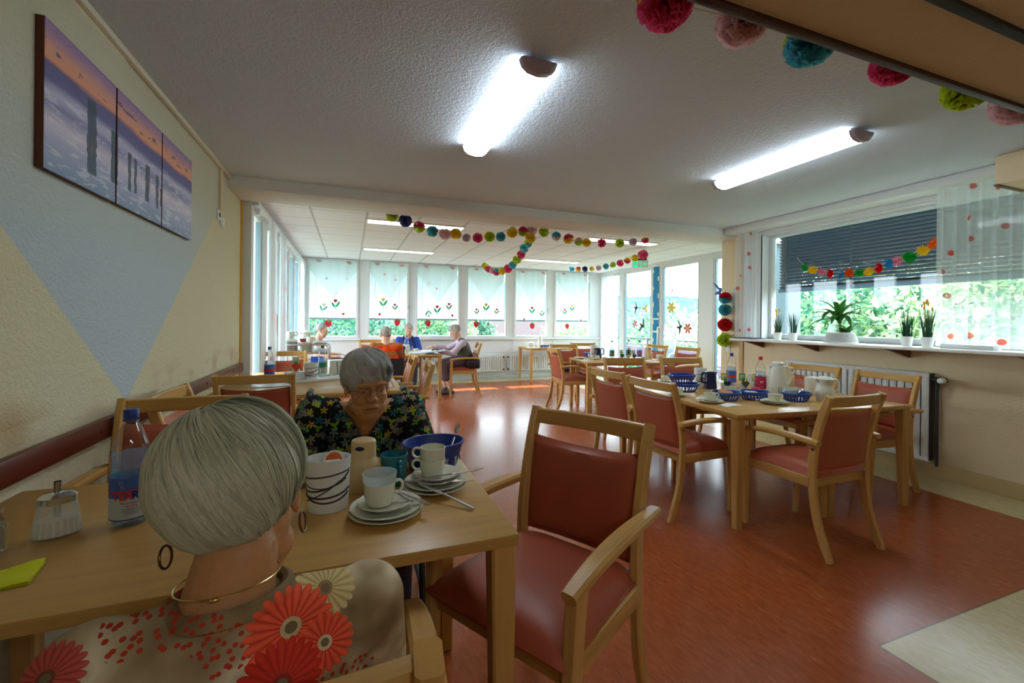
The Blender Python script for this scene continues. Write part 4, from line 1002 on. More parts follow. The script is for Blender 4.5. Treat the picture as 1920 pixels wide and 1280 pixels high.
t = thing('lidded_pot', 'white pot with rounded lid on the small table at the back wall', 'pot', (3.82, 8.96, Z2)); part(B().lathe([(0, 0), (.05, 0), (.065, .06), (.06, .10), (0, .10)], n=24), 'pot_body', MAT['frame'], t); part(B().lathe([(.06, .10), (.04, .125), (.012, .13), (.012, .145), (0, .148)], n=24), 'lid', MAT['frame'], t)
plain('leaflet', B().box(-.11, .11, -.08, .08, 0, .003), MAT['paper'], (3.76, 8.70, Z2), 15, 'white leaflet at the left corner of the small back table', 'leaflet')

# ------------------------------------------------------------ serving trolley
tr = thing('serving_trolley', 'chrome serving trolley loaded with crockery by the left glazing', 'trolley', (-.66, 7.05, 0))
for s in (-.22, .22):
    b = B(); b.tube(bez([(-.38, s, .09), (-.38, s, .86), (-.36, s, .93), (-.30, s, .955), (.0, s, .955), (.30, s, .955), (.36, s, .93), (.38, s, .86), (.38, s, .09)], 5), .0125, 10); part(b, 'tube_frame', MAT['chrome'], tr)
for z in (.30, .56, .82):
    b = B(); b.box(-.37, .37, -.21, .21, z, z+.006, .002); b.box(-.37, .37, -.215, -.205, z, z+.03); b.box(-.37, .37, .205, .215, z, z+.03); part(b, 'tray_shelf', MAT['steel'], tr)
for sx in (-.38, .38):
    for s in (-.22, .22):
        b = B(); b.tube([(sx, s-.012, .045), (sx, s+.012, .045)], .045, 18); b.box(sx-.012, sx+.012, s-.016, s+.016, .05, .10); part(b, 'castor', MAT['black'], tr)
ZT = .827
t = thing('cooking_pot', 'wide steel pot with white lid and knob on the serving trolley', 'pot', (-.835, 7.065, ZT)); part(B().lathe([(0, 0), (.13, 0), (.13, .17), (0, .17)], n=36), 'pot_body', MAT['steel'], t); part(B().lathe([(.135, .17), (.12, .19), (.05, .215), (0, .215)], n=36), 'lid', MAT['thermos_w'], t)
t2 = plate((-.58, 7.02, ZT), .10, 'lowest plate of the tall stack on the serving trolley', 'stacked plates on the trolley')
for i in range(1, 10): copy_tree(t2, (-.58, 7.02, ZT+.0135*i), None, 'plate in the tall stack on the serving trolley')
t2['label'] = 'plate in the tall stack on the serving trolley'
plate((-.58, 7.02, ZT+.1355), .10, 'topmost plate of the tall stack on the serving trolley, under cups')
thermos_belly((-.80, 7.06, ZT+.216), 0, 'pale thermos on the lid of the trolley pot', MAT['thermos_w'], .10, .055)
cup((-.535, 6.97, ZT+.157), 0, 'pale cup on top of the trolley plate stack', None, .05, .08)
plain('red_bowl', B().lathe([(0, 0), (.03, 0), (.045, .05), (.042, .05), (.028, .006), (0, .006)], n=24), simple('wine_red_glaze', (120, 26, 40), .3), (-.635, 7.03, ZT+.157), 0, 'wine red beaker on the trolley plate stack', 'beaker')
thermos_belly((-.60, 7.13, ZT), 0, 'pale thermos standing behind the trolley plate stack', MAT['thermos_w'], .33, .07)
for i in range(6):
    tumbler((-.44+.055*(i % 3), 6.92+.07*(i//3), ZT), 'clear glass among those at the right of the trolley top', .024, .065, 'clear glasses on the trolley top')
def carton(loc, rz, w, d, h, label, txt=None):
    t = thing('milk_carton', label, 'carton', loc, rz); part(B().box(-w/2, w/2, -d/2, d/2, 0, h, .004), 'carton_body', simple('carton_blue', (40, 84, 190), .45) if 'ctn' not in MAT else MAT['ctn'], t)
    part(B().box(-w/2-.001, w/2+.001, -d/2-.001, d/2+.001, h*.2, h*.55), 'white_band', MAT['paper'], t, smooth=False)
    if not txt: return t
    me = text_mesh(txt, .045, .0004); me.materials.append(MAT['txtblue']); o = mk('lettering', me, t); o.matrix_local = M.Translation((0, -d/2-.0018, h*.36)) @ M.Rotation(PI/2, 4, 'X')
    return t
carton((-.44, 7.02, .567), 0, .17, .10, .20, 'blue and white carton on the middle shelf of the trolley', 'VOLM')
carton((-.965, 6.90, ZT), 0, .08, .05, .20, 'blue and white carton on the trolley top before the pot')

# ------------------------------------------------------------ window sill
def grass_pot(loc, label, h=.24, flowers=0, seed=1):
    t = thing('grass_plant', label, 'plant', loc, 0, 'potted grass plants on the sill'); rr = random.Random(seed)
    part(B().lathe([(0, 0), (.034, 0), (.046, .085), (.043, .085), (.033, .008), (0, .008)], n=24), 'pot', MAT['white'], t)
    b = B()
    for i in range(70):
        a = rr.random()*6.28; d = .030*rr.random()**.5; l = h*(.55+.45*rr.random()); x, y = d*math.cos(a), d*math.sin(a); k = 1+rr.random()*.9
        b.tube([(x, y, .06), (x*k*.9, y*k*.9, .08+l*.5), (x*k*1.5, y*k*1.5, .08+l)], [.0022, .0018, .0006], 4)
    part(b, 'grass_blades', simple('dark_grass', (34, 92, 66), .6, 0, .2) if 'dg' not in MAT else MAT['dg'], t)
    if flowers:
        b = B()
        for i in range(flowers):
            x, y = .05*(rr.random()-.5)*1.4, .05*(rr.random()-.5)*1.6; z = .08+h*(.9+.3*rr.random())
            b.tube([(x*.4, y*.4, .09), (x, y, z)], .001, 4); b.sph((x, y, z), (.007, .007, .018), 8, 6)
        part(b, 'yellow_flowers', simple('yellow_bloom', (222, 170, 30), .6), t)
    return t
MAT['dg'] = simple('dark_grass_blade', (34, 92, 66), .6, 0, .2)
ZS = 1.1405
grass_pot((4.70, 3.68, ZS), 'potted grass with yellow tips, leftmost on the window sill', .22, 6, 1)
grass_pot((4.70, 3.49, ZS), 'plain potted grass, second from the left on the window sill', .24, 0, 2)
grass_pot((4.70, 2.42, ZS), 'plain potted grass on the sill right of the woven planter', .27, 0, 3)
grass_pot((4.70, 2.27, ZS), 'potted grass with tall yellow flowers near the right curtain', .27, 10, 4)
dp = thing('dracaena_plant', 'broad leaved dracaena in a white woven planter on the window sill', 'plant', (4.68, 2.97, ZS))
b = B()
for lay in (0, 1):
    for i in range(40):
        a0 = 2*PI*i/40; pts = []
        for k in range(7):
            u = k/6; a = a0+(.55 if lay else -.55)*u; r = .150-.030*u+.003*math.sin(k*PI+i*PI+lay); pts.append((r*.78*math.cos(a), r*math.sin(a), .004+.098*u))
        b.tube(pts, .0040, 5)
for z, r in ((.003, .151), (.102, .121)): b.tube([(r*.78*math.cos(2*PI*i/40), r*math.sin(2*PI*i/40), z) for i in range(40)], .005, 6, closed=True)
part(b, 'woven_planter', MAT['white'], dp)
part(B().lathe([(0, .001), (.138, .001), (.112, .095), (0, .095)], n=32, sx=.78), 'planter_liner', simple('grey_liner', (150, 150, 146), .8), dp)
part(B().tube(bez([(0, 0, .09), (.01, .01, .16), (0, .015, .24)], 6), .012, 8), 'stem', simple('plant_stem', (120, 100, 70), .8), dp)
def leaf_mat(name, dark, edge):
    n = N(name); c = n.coords('Generated'); f = n.noise(n.coords(), 9, 2); col = n.mix(f, lin(dark), tuple(x*1.35 for x in lin(dark)))
    d = n.bsdf(col, .35); t = n.n('BsdfTranslucent'); n.set(t, 0, tuple(x*1.6 for x in lin(edge)))
    m = n.n('MixShader', i_0=.22); n.set(m, 1, d); n.set(m, 2, t); return n.done(m.outputs[0])
MAT['leaf'] = leaf_mat('dracaena_leaf', (36, 92, 40), (90, 150, 60))
rr = random.Random(12)
def strap_leaf(b, base, az, el, L, w, droop):
    pts = []; p = V(base); e = el
    for k in range(9):
        pts.append(p.copy()); p = p+V((math.cos(az)*math.cos(e), math.sin(az)*math.cos(e), math.sin(e)))*(L/8); e -= droop/8
    side = V((-math.sin(az), math.cos(az), 0)); n = len(pts); prev = None
    for k, q in enumerate(pts):
        ww = w*math.sin(PI*min(1, (k+.9)/(n+.3)))**.8*.5
        row = [b.bm.verts.new(q-side*ww+V((0, 0, ww*.3))), b.bm.verts.new(q), b.bm.verts.new(q+side*ww+V((0, 0, ww*.3)))]
        if prev:
            for j in (0, 1): b.bm.faces.new((prev[j], prev[j+1], row[j+1], row[j]))
        prev = row
for i in range(26):
    b = B(); strap_leaf(b, (0, .012, .19+.09*rr.random()), i*2.399+rr.random()*.4, 1.25-1.15*(i/26)+.2*rr.random(), .27+.09*rr.random(), .050, 1.1+.5*rr.random()); part(b, 'leaf', MAT['leaf'], dp, recalc=False)
for i in range(30):
    b = B(); strap_leaf(b, (.012*math.cos(i), -.055+.02*math.sin(i*2), .095), i*2.399, .35+.9*rr.random(), .11+.05*rr.random(), .026, .8); part(b, 'rosette_leaf', MAT['leaf'], dp, recalc=False)
plain('leaflet_stack', B().box(-.10, .10, -.15, .15, 0, .004).box(-.09, .10, -.15, .14, .004, .008).box(-.10, .09, -.13, .15, .008, .012), simple('dark_leaflets', (80, 84, 110), .4, 0, .2), (4.62, 4.0, ZS), -6, 'flat stack of leaflets at the left end of the window sill', 'leaflets')
plain('storage_box', B().box(-.06, .06, -.16, .16, 0, .035, .004), MAT['frame'], (4.66, 1.98, ZS), 0, 'low white box on the sill in front of the right curtain', 'box')
# ------------------------------------------------------------ triptych on the left wall
def art_mat():
    n = N('beach_sunset_print'); c = n.coords(); x, y, z = n.sep(c)     # object space: y along the wall, z up (0..0.5)
    u = n.math('DIVIDE', n.math('SUBTRACT', y, 1.90), 1.46); v = n.math('DIVIDE', n.math('SUBTRACT', z, 1.825), .505)
    tilt = n.math('ADD', v, n.math('MULTIPLY', n.math('SUBTRACT', n.noise(n.coords('Object', (1, 1.5, 9)), 2, 3), .5), .10))
    sky = n.ramp(tilt, [(.0, lin((133, 155, 182))), (.22, lin((176, 178, 207))), (.34, lin((216, 205, 223))), (.46, lin((142, 144, 187))), (.54, lin((196, 191, 220))), (.62, lin((111, 113, 164))), (.72, lin((115, 106, 151))), (.76, lin((235, 164, 131))), (.84, lin((220, 162, 149))), (.93, lin((176, 142, 176))), (1., lin((151, 128, 173)))])
    cl = n.math('MULTIPLY', n.math('GREATER_THAN', n.noise(n.coords('Object', (1, 5, 22)), 2.2, 4), .60), n.math('MULTIPLY', n.math('GREATER_THAN', v, .78), n.math('LESS_THAN', v, .90)))
    col = n.mix(n.math('MULTIPLY', cl, .75), sky, lin((86, 81, 115)))
    wv = n.math('MULTIPLY', n.math('GREATER_THAN', n.noise(n.coords('Object', (1, 3, 16), (.12, 0, 0)), 3, 4, .65), .56), n.math('LESS_THAN', v, .58))
    col = n.mix(n.math('MULTIPLY', wv, .4), col, lin((235, 235, 235)))
    wob = n.math('MULTIPLY', n.math('SUBTRACT', n.noise(n.coords('Object', (1, 6, 14)), 2, 2), .5), .02)
    for uu, w, lo, hi in ((.20, .030, .13, .70), (.32, .026, .16, .60), (.415, .014, .17, .52), (.455, .012, .18, .50), (.545, .022, .17, .53), (.625, .016, .16, .50), (.66, .012, .20, .38)):
        m = n.math('MULTIPLY', n.math('LESS_THAN', n.math('ABSOLUTE', n.math('ADD', n.math('SUBTRACT', u, uu), wob)), w*.75), n.math('MULTIPLY', n.math('GREATER_THAN', v, lo), n.math('LESS_THAN', v, n.math('ADD', hi, wob))))
        m = n.math('MULTIPLY', m, n.math('ADD', .75, n.math('MULTIPLY', n.noise(n.coords('Object', (1, 60, 14)), 1.5, 3), .3)))
        col = n.mix(m, col, lin((77, 90, 102)))
    return n.done(n.bsdf(col, .55, 0, n.bump(n.noise(c, 700, 2), .06, .001), .3))
am = art_mat(); ae = simple('brown_canvas_edge', (96, 52, 34), .6)
for y0, y1, lb in ((1.905, 2.375, 'left panel of the three part beach sunset canvas, with the tallest posts'), (2.39, 2.868, 'middle panel of the three part beach sunset canvas'), (2.883, 3.345, 'right panel of the three part beach sunset canvas, mostly bare sea')):
    t = thing('canvas_picture', lb, 'picture', (0, 0, 0), 0)
    part(B().box(XL, XL+.024, y0, y1, 1.825, 2.33), 'stretcher_frame', ae, t, smooth=False)
    part(B().box(XL+.024, XL+.0255, y0, y1, 1.825, 2.33), 'canvas_print', am, t, smooth=False)

# ------------------------------------------------------------ tissue paper pompoms
PC = dict(Y=(250, 222, 70), G=(212, 232, 70), N=(92, 100, 160), P=(244, 96, 146), T=(110, 206, 222), K=(250, 214, 218), L=(226, 204, 220), R=(236, 56, 66), O=(250, 170, 60), W=(236, 236, 236))
for k, c in PC.items(): MAT['pp'+k] = cloth_trans('tissue_'+k.lower(), c, .12, .5)
def pompom_mesh(c1, c2, n=110, seed=0, big=False):
    """crumpled tissue: many cupped petals leaving a centre; the two halves may differ in colour"""
    rng = np.random.default_rng(seed); Vv, Ff, Mi = [], [], []
    K = 5
    for i in range(n):
        d = rng.normal(size=3); d /= np.linalg.norm(d)
        e1 = np.cross(d, rng.normal(size=3)); e1 /= np.linalg.norm(e1); e2 = np.cross(d, e1)
        b = len(Vv); w = .34+.16*rng.random(); ph = rng.random()*6
        for a in range(K):
            for q in range(K):
                u, v = a/(K-1)*2-1, q/(K-1)
                r = v*(.93+.10*rng.random()*(v > .7)); s = w*u*(.25+.75*v)
                p = d*r*math.cos(s*.9)+e1*s*v+e2*(.10*v*math.sin(u*5+ph)+.03*rng.normal()*v)
                Vv.append(p)
        for a in range(K-1):
            for q in range(K-1):
                Ff.append((b+a*K+q, b+(a+1)*K+q, b+(a+1)*K+q+1, b+a*K+q+1)); Mi.append(0 if d[2] > .05 else 1)
    return np_mesh('pompom', Vv, Ff, [MAT['pp'+c1], MAT['pp'+c2]], Mi, True)
PMC = {}
def pompom(root, loc, r, code, seed=0, n=90):
    c1, c2 = code[0], code[-1]; key = (code, n, seed % 3)
    if key not in PMC: PMC[key] = pompom_mesh(c1, c2, n, seed)
    o = mk('pompom', PMC[key], root); o.location = loc; o.scale = (r, r, r*.96); o.rotation_euler = (.4*math.sin(seed*3.1), .4*math.cos(seed*2.3), seed*1.7); return o
MAT['string'] = simple('white_thread', (220, 216, 206), .8)
def garland(label, pts, codes, radii, n=60):
    o0 = V(pts[0]); t = thing('pompom_garland', label, 'garland', o0, 0, 'tissue pompom garlands')
    P = [V(p)-o0 for p in pts]
    part(B().tube(P, .0015, 5), 'string', MAT['string'], t)
    for i, p in enumerate(P): pompom(t, p, radii[i] if isinstance(radii, (list, tuple)) else radii, codes[i % len(codes)], i+1, n)
    return t
gx = [(.41, 2.43), (.548, 2.389), (.695, 2.333), (.839, 2.299), (.975, 2.28), (1.10, 2.29), (1.222, 2.258), (1.353, 2.268), (1.492, 2.291), (1.627, 2.302), (1.764, 2.362), (1.905, 2.386), (2.021, 2.41), (2.173, 2.402), (2.337, 2.363), (2.504, 2.344), (2.645, 2.321), (2.758, 2.316), (2.973, 2.325), (3.242, 2.345), (3.446, 2.374), (3.638, 2.416)]
garland('long garland of tissue pompoms looped along the white ceiling beam', [(x*1.026, 4.875, 1.33+(z-1.33)*1.022) for x, z in gx], ['KG', 'N', 'PG', 'T', 'K', 'Y', 'L', 'P', 'G', 'T', 'Y', 'PG', 'K', 'G', 'TK', 'PY', 'KG', 'Y', 'P', 'G', 'L', 'YP'], [.068, .072, .066, .064, .066, .066, .05, .06, .064, .06, .068, .064, .062, .064, .06, .066, .055, .056, .058, .06, .054, .05], 80)
def chain(a, b, c, n):   # quadratic curve
    a, b, c = V(a), V(b), V(c); return [(a*(1-t)**2+b*2*t*(1-t)+c*t*t) for t in [i/(n-1) for i in range(n)]]
garland('short pompom garland hanging in a hook shape from the middle of the beam', [(2.06, 4.9, 2.34), (2.09, 5.05, 2.30), (2.12, 5.25, 2.27), (2.16, 5.45, 2.225), (2.18, 5.65, 2.18), (2.19, 5.85, 2.13), (2.19, 6.05, 2.10), (2.19, 6.3, 2.09), (2.18, 6.55, 2.10), (2.19, 6.8, 2.15), (2.20, 7.05, 2.20), (2.22, 7.25, 2.26), (2.24, 7.4, 2.30)], ['Y', 'GT', 'T', 'P', 'G', 'T', 'P', 'GY', 'TP', 'K', 'P', 'Y', 'G'], [.066, .055, .06, .06, .066, .06, .066, .062, .06, .058, .06, .06, .058])
garland('short pompom garland below the exit sign in the right rear corner', [(3.95+.2*i*.98, 8.1-.21*i, z) for i, z in enumerate((2.42, 2.38, 2.35, 2.34, 2.34, 2.35, 2.37, 2.40, 2.43, 2.46, 2.49))][::-1][:0] or [V(p) for p in [(4.30, 8.0, 2.42), (4.34, 7.8, 2.39), (4.38, 7.6, 2.37), (4.42, 7.4, 2.36), (4.45, 7.2, 2.355), (4.48, 7.0, 2.36), (4.50, 6.8, 2.37), (4.52, 6.6, 2.38), (4.53, 6.4, 2.40), (4.54, 6.2, 2.42), (4.55, 6.0, 2.45)]], ['T', 'PY', 'N', 'Y', 'K', 'T', 'G', 'P', 'YP', 'Y', 'P'], [.06, .055, .06, .05, .055, .06, .058, .066, .06, .064, .085])
garland('four large tissue pompoms on a vertical string down the right pillar', [(4.715, 4.46, 1.665), (4.715, 4.46, 1.505), (4.715, 4.46, 1.305), (4.715, 4.46, 1.10)], ['RT', 'T', 'R', 'G'], [.082, .082, .092, .098], 130)
b = B(); b.tube([(4.715, 4.46, 2.44), (4.715, 4.46, .93)], .002, 5); tag(b.obj('hanging_string', MAT['string']), 'thin vertical string the four pillar pompoms are threaded on', 'string')
garland('row of big tissue pompoms hung under the brown edged lintel near the camera', [(.825, 1.0, 2.235), (1.115, 1.0, 2.255), (1.41, 1.0, 2.255), (1.85, 1.0, 2.28), (2.32, 1.0, 2.285), (2.70, 1.0, 2.29)], ['YP', 'K', 'YT', 'P', 'G', 'K'], [.080, .078, .078, .075, .085, .09], 170)

# paper rosette garland in front of the dark blind
rg = thing('rosette_garland', 'garland of star shaped paper rosettes across the wide right window', 'garland', (4.86, 3.45, 1.98))
def rosette(code, r, loc, seed):
    b = B(); n = 14+seed % 3*2; vs = []
    c = b.bm.verts.new((0, 0, 0)); ring = []
    for i in range(n*2):
        a = PI*i/n; rr = r*(1 if i % 2 == 0 else (.80 if seed % 2 else .66)); ring.append(b.bm.verts.new(((.010 if i % 2 else -.006), rr*math.cos(a), rr*math.sin(a))))
    for i in range(n*2): b.bm.faces.new((c, ring[i], ring[(i+1) % (2*n)]))
    o = b.obj('rosette', MAT['ro'+code], rg, smooth=False); o.location = loc; o.rotation_euler = (seed*.7, .25*math.sin(seed*2), .45*math.sin(seed*1.3))
for k, c in dict(G=(30, 170, 60), Y=(246, 206, 30), K=(240, 150, 180), R=(226, 24, 40), B=(50, 140, 200), O=(244, 110, 30)).items(): MAT['ro'+k] = cloth_trans('rosette_paper_'+k.lower(), c, 0, .25)
rp = [(3.481, 1.976), (3.384, 1.935), (3.29, 1.902), (3.199, 1.875), (3.09, 1.853), (3.006, 1.862), (2.906, 1.858), (2.823, 1.86), (2.74, 1.883), (2.654, 1.915), (2.585, 1.937), (2.485, 1.959), (2.389, 2.005), (2.317, 2.056)]
part(B().tube([(0, .12, .12), (0, .08, .06)]+[(0, y-3.45, z-1.98+.02) for y, z in rp]+[(0, -1.19, .13), (0, -1.27, .12)], .0015, 5), 'string', MAT['string'], rg)
for i, ((y, z), cd) in enumerate(zip(rp, 'GYKRBOGYRBKGYO')): rosette(cd, .050+.006*(i > 7), (-.004*(i % 2), y-3.45, z-1.98), i)

# ------------------------------------------------------------ sheer curtains
def sheer_mat(name, sc=4.2, seed=0, transp=.42, msize=.031, share=.48, c1=(220, 74, 54), c2=(206, 136, 136)):
    n = N(name); c = n.coords('Generated' if False else 'UV', (1, 1, 1)); x, y, z = n.sep(c)
    vo = n.n('TexVoronoi', voronoi_dimensions='2D'); vo.inputs['Scale'].default_value = sc; vo.inputs['Randomness'].default_value = .8; n.set(vo, 'Vector', c)
    sub = n.n('VectorMath', operation='SUBTRACT'); n.set(sub, 0, c); n.set(sub, 1, vo.outputs['Position']); px, py, pz = n.sep(sub.outputs[0])
    an = n.math('ARCTAN2', py, px); r = n.math('SQRT', n.math('ADD', n.math('MULTIPLY', px, px), n.math('MULTIPLY', py, py)))
    ed = n.math('MULTIPLY', n.math('ADD', .75, n.math('MULTIPLY', n.math('SINE', an), .35)), msize)
    rc = n.sep(vo.outputs['Color'])
    m = n.math('MULTIPLY', n.math('LESS_THAN', r, ed), n.math('LESS_THAN', rc[0], share))
    col = n.mix(m, lin((240, 244, 246)), n.mix(rc[1], lin(c1), lin(c2)))
    d = n.n('BsdfDiffuse'); n.set(d, 0, col); t = n.n('BsdfTranslucent'); n.set(t, 0, col)
    m1 = n.n('MixShader', i_0=.55); n.set(m1, 1, d); n.set(m1, 2, t); tr = n.n('BsdfTransparent')
    f = n.math('SUBTRACT', transp, n.math('MULTIPLY', m, transp*.75))
    m2 = n.n('MixShader'); n.set(m2, 0, f); n.set(m2, 1, m1); n.set(m2, 2, tr); return n.done(m2.outputs[0])
MAT['sheer'] = sheer_mat('sheer_curtain', 4.2, 0, .46); MAT['sheer2'] = sheer_mat('pale_sheer', 3.6, 0, .55, .036, .30, (214, 130, 126), (216, 180, 180))
def curtain(name, label, p0, p1, z0, z1, folds, amp, mat, group=None, nz=10, bottom=None, flare=1.0):
    """hanging cloth from p0 to p1 with folds; bottom(u) lifts the hem"""
    p0, p1 = V((*p0, 0)), V((*p1, 0)); d = p1-p0; L = d.length; nn = V((-d.y, d.x, 0)).normalized(); nu = max(12, folds*10)
    b = B(); uvs = []
    rr = random.Random(folds)
    ph = [rr.random()*1.2 for _ in range(folds+2)]
    def f(u, v):
        k = u*folds; a = amp*(.55+.45*v)*math.sin(2*PI*k+ph[int(k)]*.0+.5*math.sin(k*2.1)); zt = z1; zb = z0+(bottom(u) if bottom else 0)
        p = p0+d*u+nn*a; return (p.x, p.y, zt+(zb-zt)*v)
    b.grid(f, nu, nz); me = b.mesh(name, mat, recalc=False)
    uv = me.uv_layers.new(name='UVMap')
    for l in me.loops:
        co_ = me.vertices[l.vertex_index].co; uv.data[l.index].uv = (((co_-p0).dot(d.normalized()))*1.5+p0.x, co_.z)
    o = mk(name, me); return tag(o, label, 'curtain', group)
curtain('sheer_curtain', 'narrow sheer curtain with red petals at the left of the wide right window', (4.70, 4.29), (4.70, 3.96), 1.15, 2.475, 6, .030, MAT['sheer'])
curtain('sheer_curtain', 'wide sheer curtain with red petals at the right of the wide right window', (4.70, 2.215), (4.70, 1.25), 1.15, 2.475, 12, .034, MAT['sheer'])
curtain('sheer_curtain', 'long sheer curtain in the rear right corner, on the tall glazing', (5.84, 9.36), (5.84, 8.62), .06, 2.46, 7, .02, MAT['sheer2'])
curtain('sheer_curtain', 'long sheer curtain on the left glazing near the beam', (-.82, 5.44), (-.82, 5.76), .06, 2.43, 4, .03, MAT['sheer2'])
curtain('sheer_curtain', 'long sheer curtain in the rear left corner, on the left glazing', (-.82, 8.30), (-.82, 9.30), .06, 2.43, 6, .03, MAT['sheer2'])
curtain('sheer_curtain', 'long sheer curtain in the middle of the left glazing', (-.82, 6.20), (-.82, 6.62), .06, 2.43, 4, .03, MAT['sheer2'])
for i, (x0, x1) in enumerate(WX):
    curtain('window_valance', 'pointed sheer valance across the top of the %s back window from the left' % ORD[i], (x0+.03, YB-.055), (x1-.03, YB-.055), 1.72, 2.52, 5, .006, MAT['sheer2'], 'pointed valances at the back windows', 8, lambda u: .62*abs(2*u-1)**1.0)
    for q, fx in enumerate((.22, .80)):
        px = x0+(x1-x0)*fx; t = B().sph((0, 0, 0), (.052, .004, .022), 12, 8).sph((.02, -.001, .018), (.03, .004, .014), 10, 6).obj('paper_butterfly', MAT['butter'] if 'butter' in MAT else MAT.setdefault('butter', simple('faded_pink_card', (206, 150, 148), .8, 0, .2, 60)))
        t.location = (px, YB-.068, 2.475-.005*q); t.rotation_euler = (0, .35, 0); tag(t, '%s pale pink paper butterfly at the top of the %s back window' % (('left', 'right')[q], ORD[i]), 'paper decoration', 'paper butterflies above the back windows')

# ------------------------------------------------------------ window stickers
def flat(root_name, parts_, label, cat, loc, size, rz=0, roll=0, group=None, yaw=0.):
    t = thing(root_name, label, cat, loc, 0, group); t.rotation_euler = (0, math.radians(roll), math.radians(yaw))
    for i, (nm, poly, mat) in enumerate(parts_):
        part(B().prism([(x*size, y*size) for x, y in poly], .0012, M(((1, 0, 0, 0), (0, 0, 1, -.0012-.0004*i), (0, 1, 0, 0), (0, 0, 0, 1)))), nm, mat, t, smooth=False)
    return t
def ell(cx, cy, a, b_, rot=0, n=16):
    r = math.radians(rot); return [(cx+a*math.cos(2*PI*i/n)*math.cos(r)-b_*math.sin(2*PI*i/n)*math.sin(r), cy+a*math.cos(2*PI*i/n)*math.sin(r)+b_*math.sin(2*PI*i/n)*math.cos(r)) for i in range(n)]
def stk(nm, c): MAT[nm] = simple('sticker_'+nm, c, .6); return MAT[nm]
SR, SY, SM, SC_ = stk('tulip_red', (206, 34, 50), ), stk('tulip_yellow', (232, 190, 40)), stk('tulip_magenta', (190, 50, 100)), stk('tulip_cream', (226, 216, 170))
SG, SG2, SG3 = stk('leaf_green', (30, 170, 96)), stk('leaf_olive', (110, 150, 84)), stk('leaf_pale', (110, 184, 160))
SB = stk('bird_black', (40, 44, 52)); SBL = stk('bird_blue', (60, 90, 150)); SK = stk('flower_pink', (226, 130, 150)); SYF = stk('flower_yellow', (226, 196, 90)); SRD = stk('flower_red', (206, 90, 96))
def tulip(x, z, fl, lf, label, s=1., roll=0):
    head = [(-.030, .055), (-.034, .098), (-.016, .082), (0, .104), (.016, .082), (.034, .098), (.030, .055), (.012, .040), (-.012, .040)]
    return flat('tulip_sticker', [('stem', [(-.005, -.10), (.005, -.10), (.004, .045), (-.004, .045)], lf), ('leaf', ell(-.036, -.005, .052, .018, 120), lf), ('leaf', ell(.040, .005, .060, .019, 58), lf), ('flower', head, fl)], label, 'window sticker', (x, YB+.010, z), s, roll=roll, group='flower stickers on the back windows')
def straw(x, z, s, label, roll=0):
    body = [(.0+.055*math.sin(a)*(1.05-.25*math.cos(a)*-1 if False else (1-.28*(1-math.cos(a))*.5)), .058*math.cos(a)) for a in [2*PI*i/20 for i in range(20)]]
    return flat('strawberry_sticker', [('berry', body, SR), ('leaf', [(-.035, .048), (-.012, .052), (.0, .075), (.014, .052), (.036, .050), (.014, .036), (.004, .012), (-.008, .034)], SG2)], label, 'window sticker', (x, YB+.010, z), s, roll=roll, group='strawberry stickers on the back windows')
def bx(u): return u
W1, W2, W3, W4, W5, W6 = ['%s back window from the left' % o for o in ORD]
tulip(-.50, 1.545, SC_, SG3, 'cream tulip sticker with pale leaves on the '+W1, 1.05, 12); tulip(-.27, 1.62, SR, SG, 'red tulip sticker with bright leaves on the '+W1, 1.15, 0)
tulip(.66, 1.67, SY, SG, 'yellow tulip sticker with bright leaves on the '+W2, 1.15); tulip(.90, 1.585, SM, SG2, 'magenta tulip sticker with olive leaves on the '+W2, .85)
tulip(1.61, 1.48, SC_, SG3, 'upside down pale tulip sticker on the '+W3, 1.0, 172); tulip(1.80, 1.545, SR, SG, 'red tulip sticker, lower of two upright ones on the '+W3, 1.1); tulip(2.06, 1.62, SM, SG2, 'magenta tulip sticker, higher one at the right of the '+W3, .95)
tulip(2.70, 1.52, SM, SG2, 'magenta tulip sticker at the left of the '+W4, .85, -6); tulip(2.92, 1.615, SY, SG, 'yellow tulip sticker in the middle of the '+W4, 1.1); tulip(3.17, 1.53, SM, SG2, 'magenta tulip sticker at the right of the '+W4, .85, 8)
tulip(4.06, 1.57, SR, SG, 'red tulip sticker in the middle of the '+W5, 1.05); tulip(4.32, 1.50, SC_, SG3, 'cream tulip sticker at the right of the '+W5, .95)
tulip(4.93, 1.55, SR, SG, 'small red tulip sticker at the left of the '+W6, .85); tulip(5.13, 1.64, SY, SG, 'yellow tulip sticker on the '+W6, .95, 4)
for x, z, s, l, r in ((-.40, 1.235, 1.35, W1, 0), (.95, 1.265, 1.3, W2, 8), (1.60, 1.255, 1.3, W3, -5), (2.69, 1.245, 1.25, W4, 0), (4.07, 1.21, 1.3, W5, 0), (5.0, 1.21, 1.15, W6, -6)): straw(x, z, s, 'big red strawberry sticker low on the '+l, r)
for x, z, s, l, r in ((-.12, 1.43, .50, W1, 70), (.59, 1.435, .52, W2, 0), (2.14, 1.43, .50, W3, 0), (2.97, 1.245, .45, W4, 0), (3.86, 1.36, .50, W5, 0), (5.38, 1.36, .45, W6, 0)): straw(x, z, s, 'tiny strawberry sticker on the '+l, r)
def gl(fn, y, z, label, size, parts_, roll=0): return flat(fn, parts_, label, 'window sticker', (5.912, y, z), size, roll=roll, group='stickers on the right glazing', yaw=90)
bird = [(-.02, .0), (-.05, .012), (-.16, .06), (-.10, .0), (-.05, -.022), (-.03, -.06), (-.005, -.075), (.01, -.045), (.02, -.03), (.11, -.01), (.16, .03), (.07, .02), (.03, .022), (.012, .07), (.0, .085), (-.012, .06)]
gl('bird_sticker', 8.02, 1.64, 'upper black bird silhouette left of the blue door post', .9, [('bird', bird, SB)], 80)
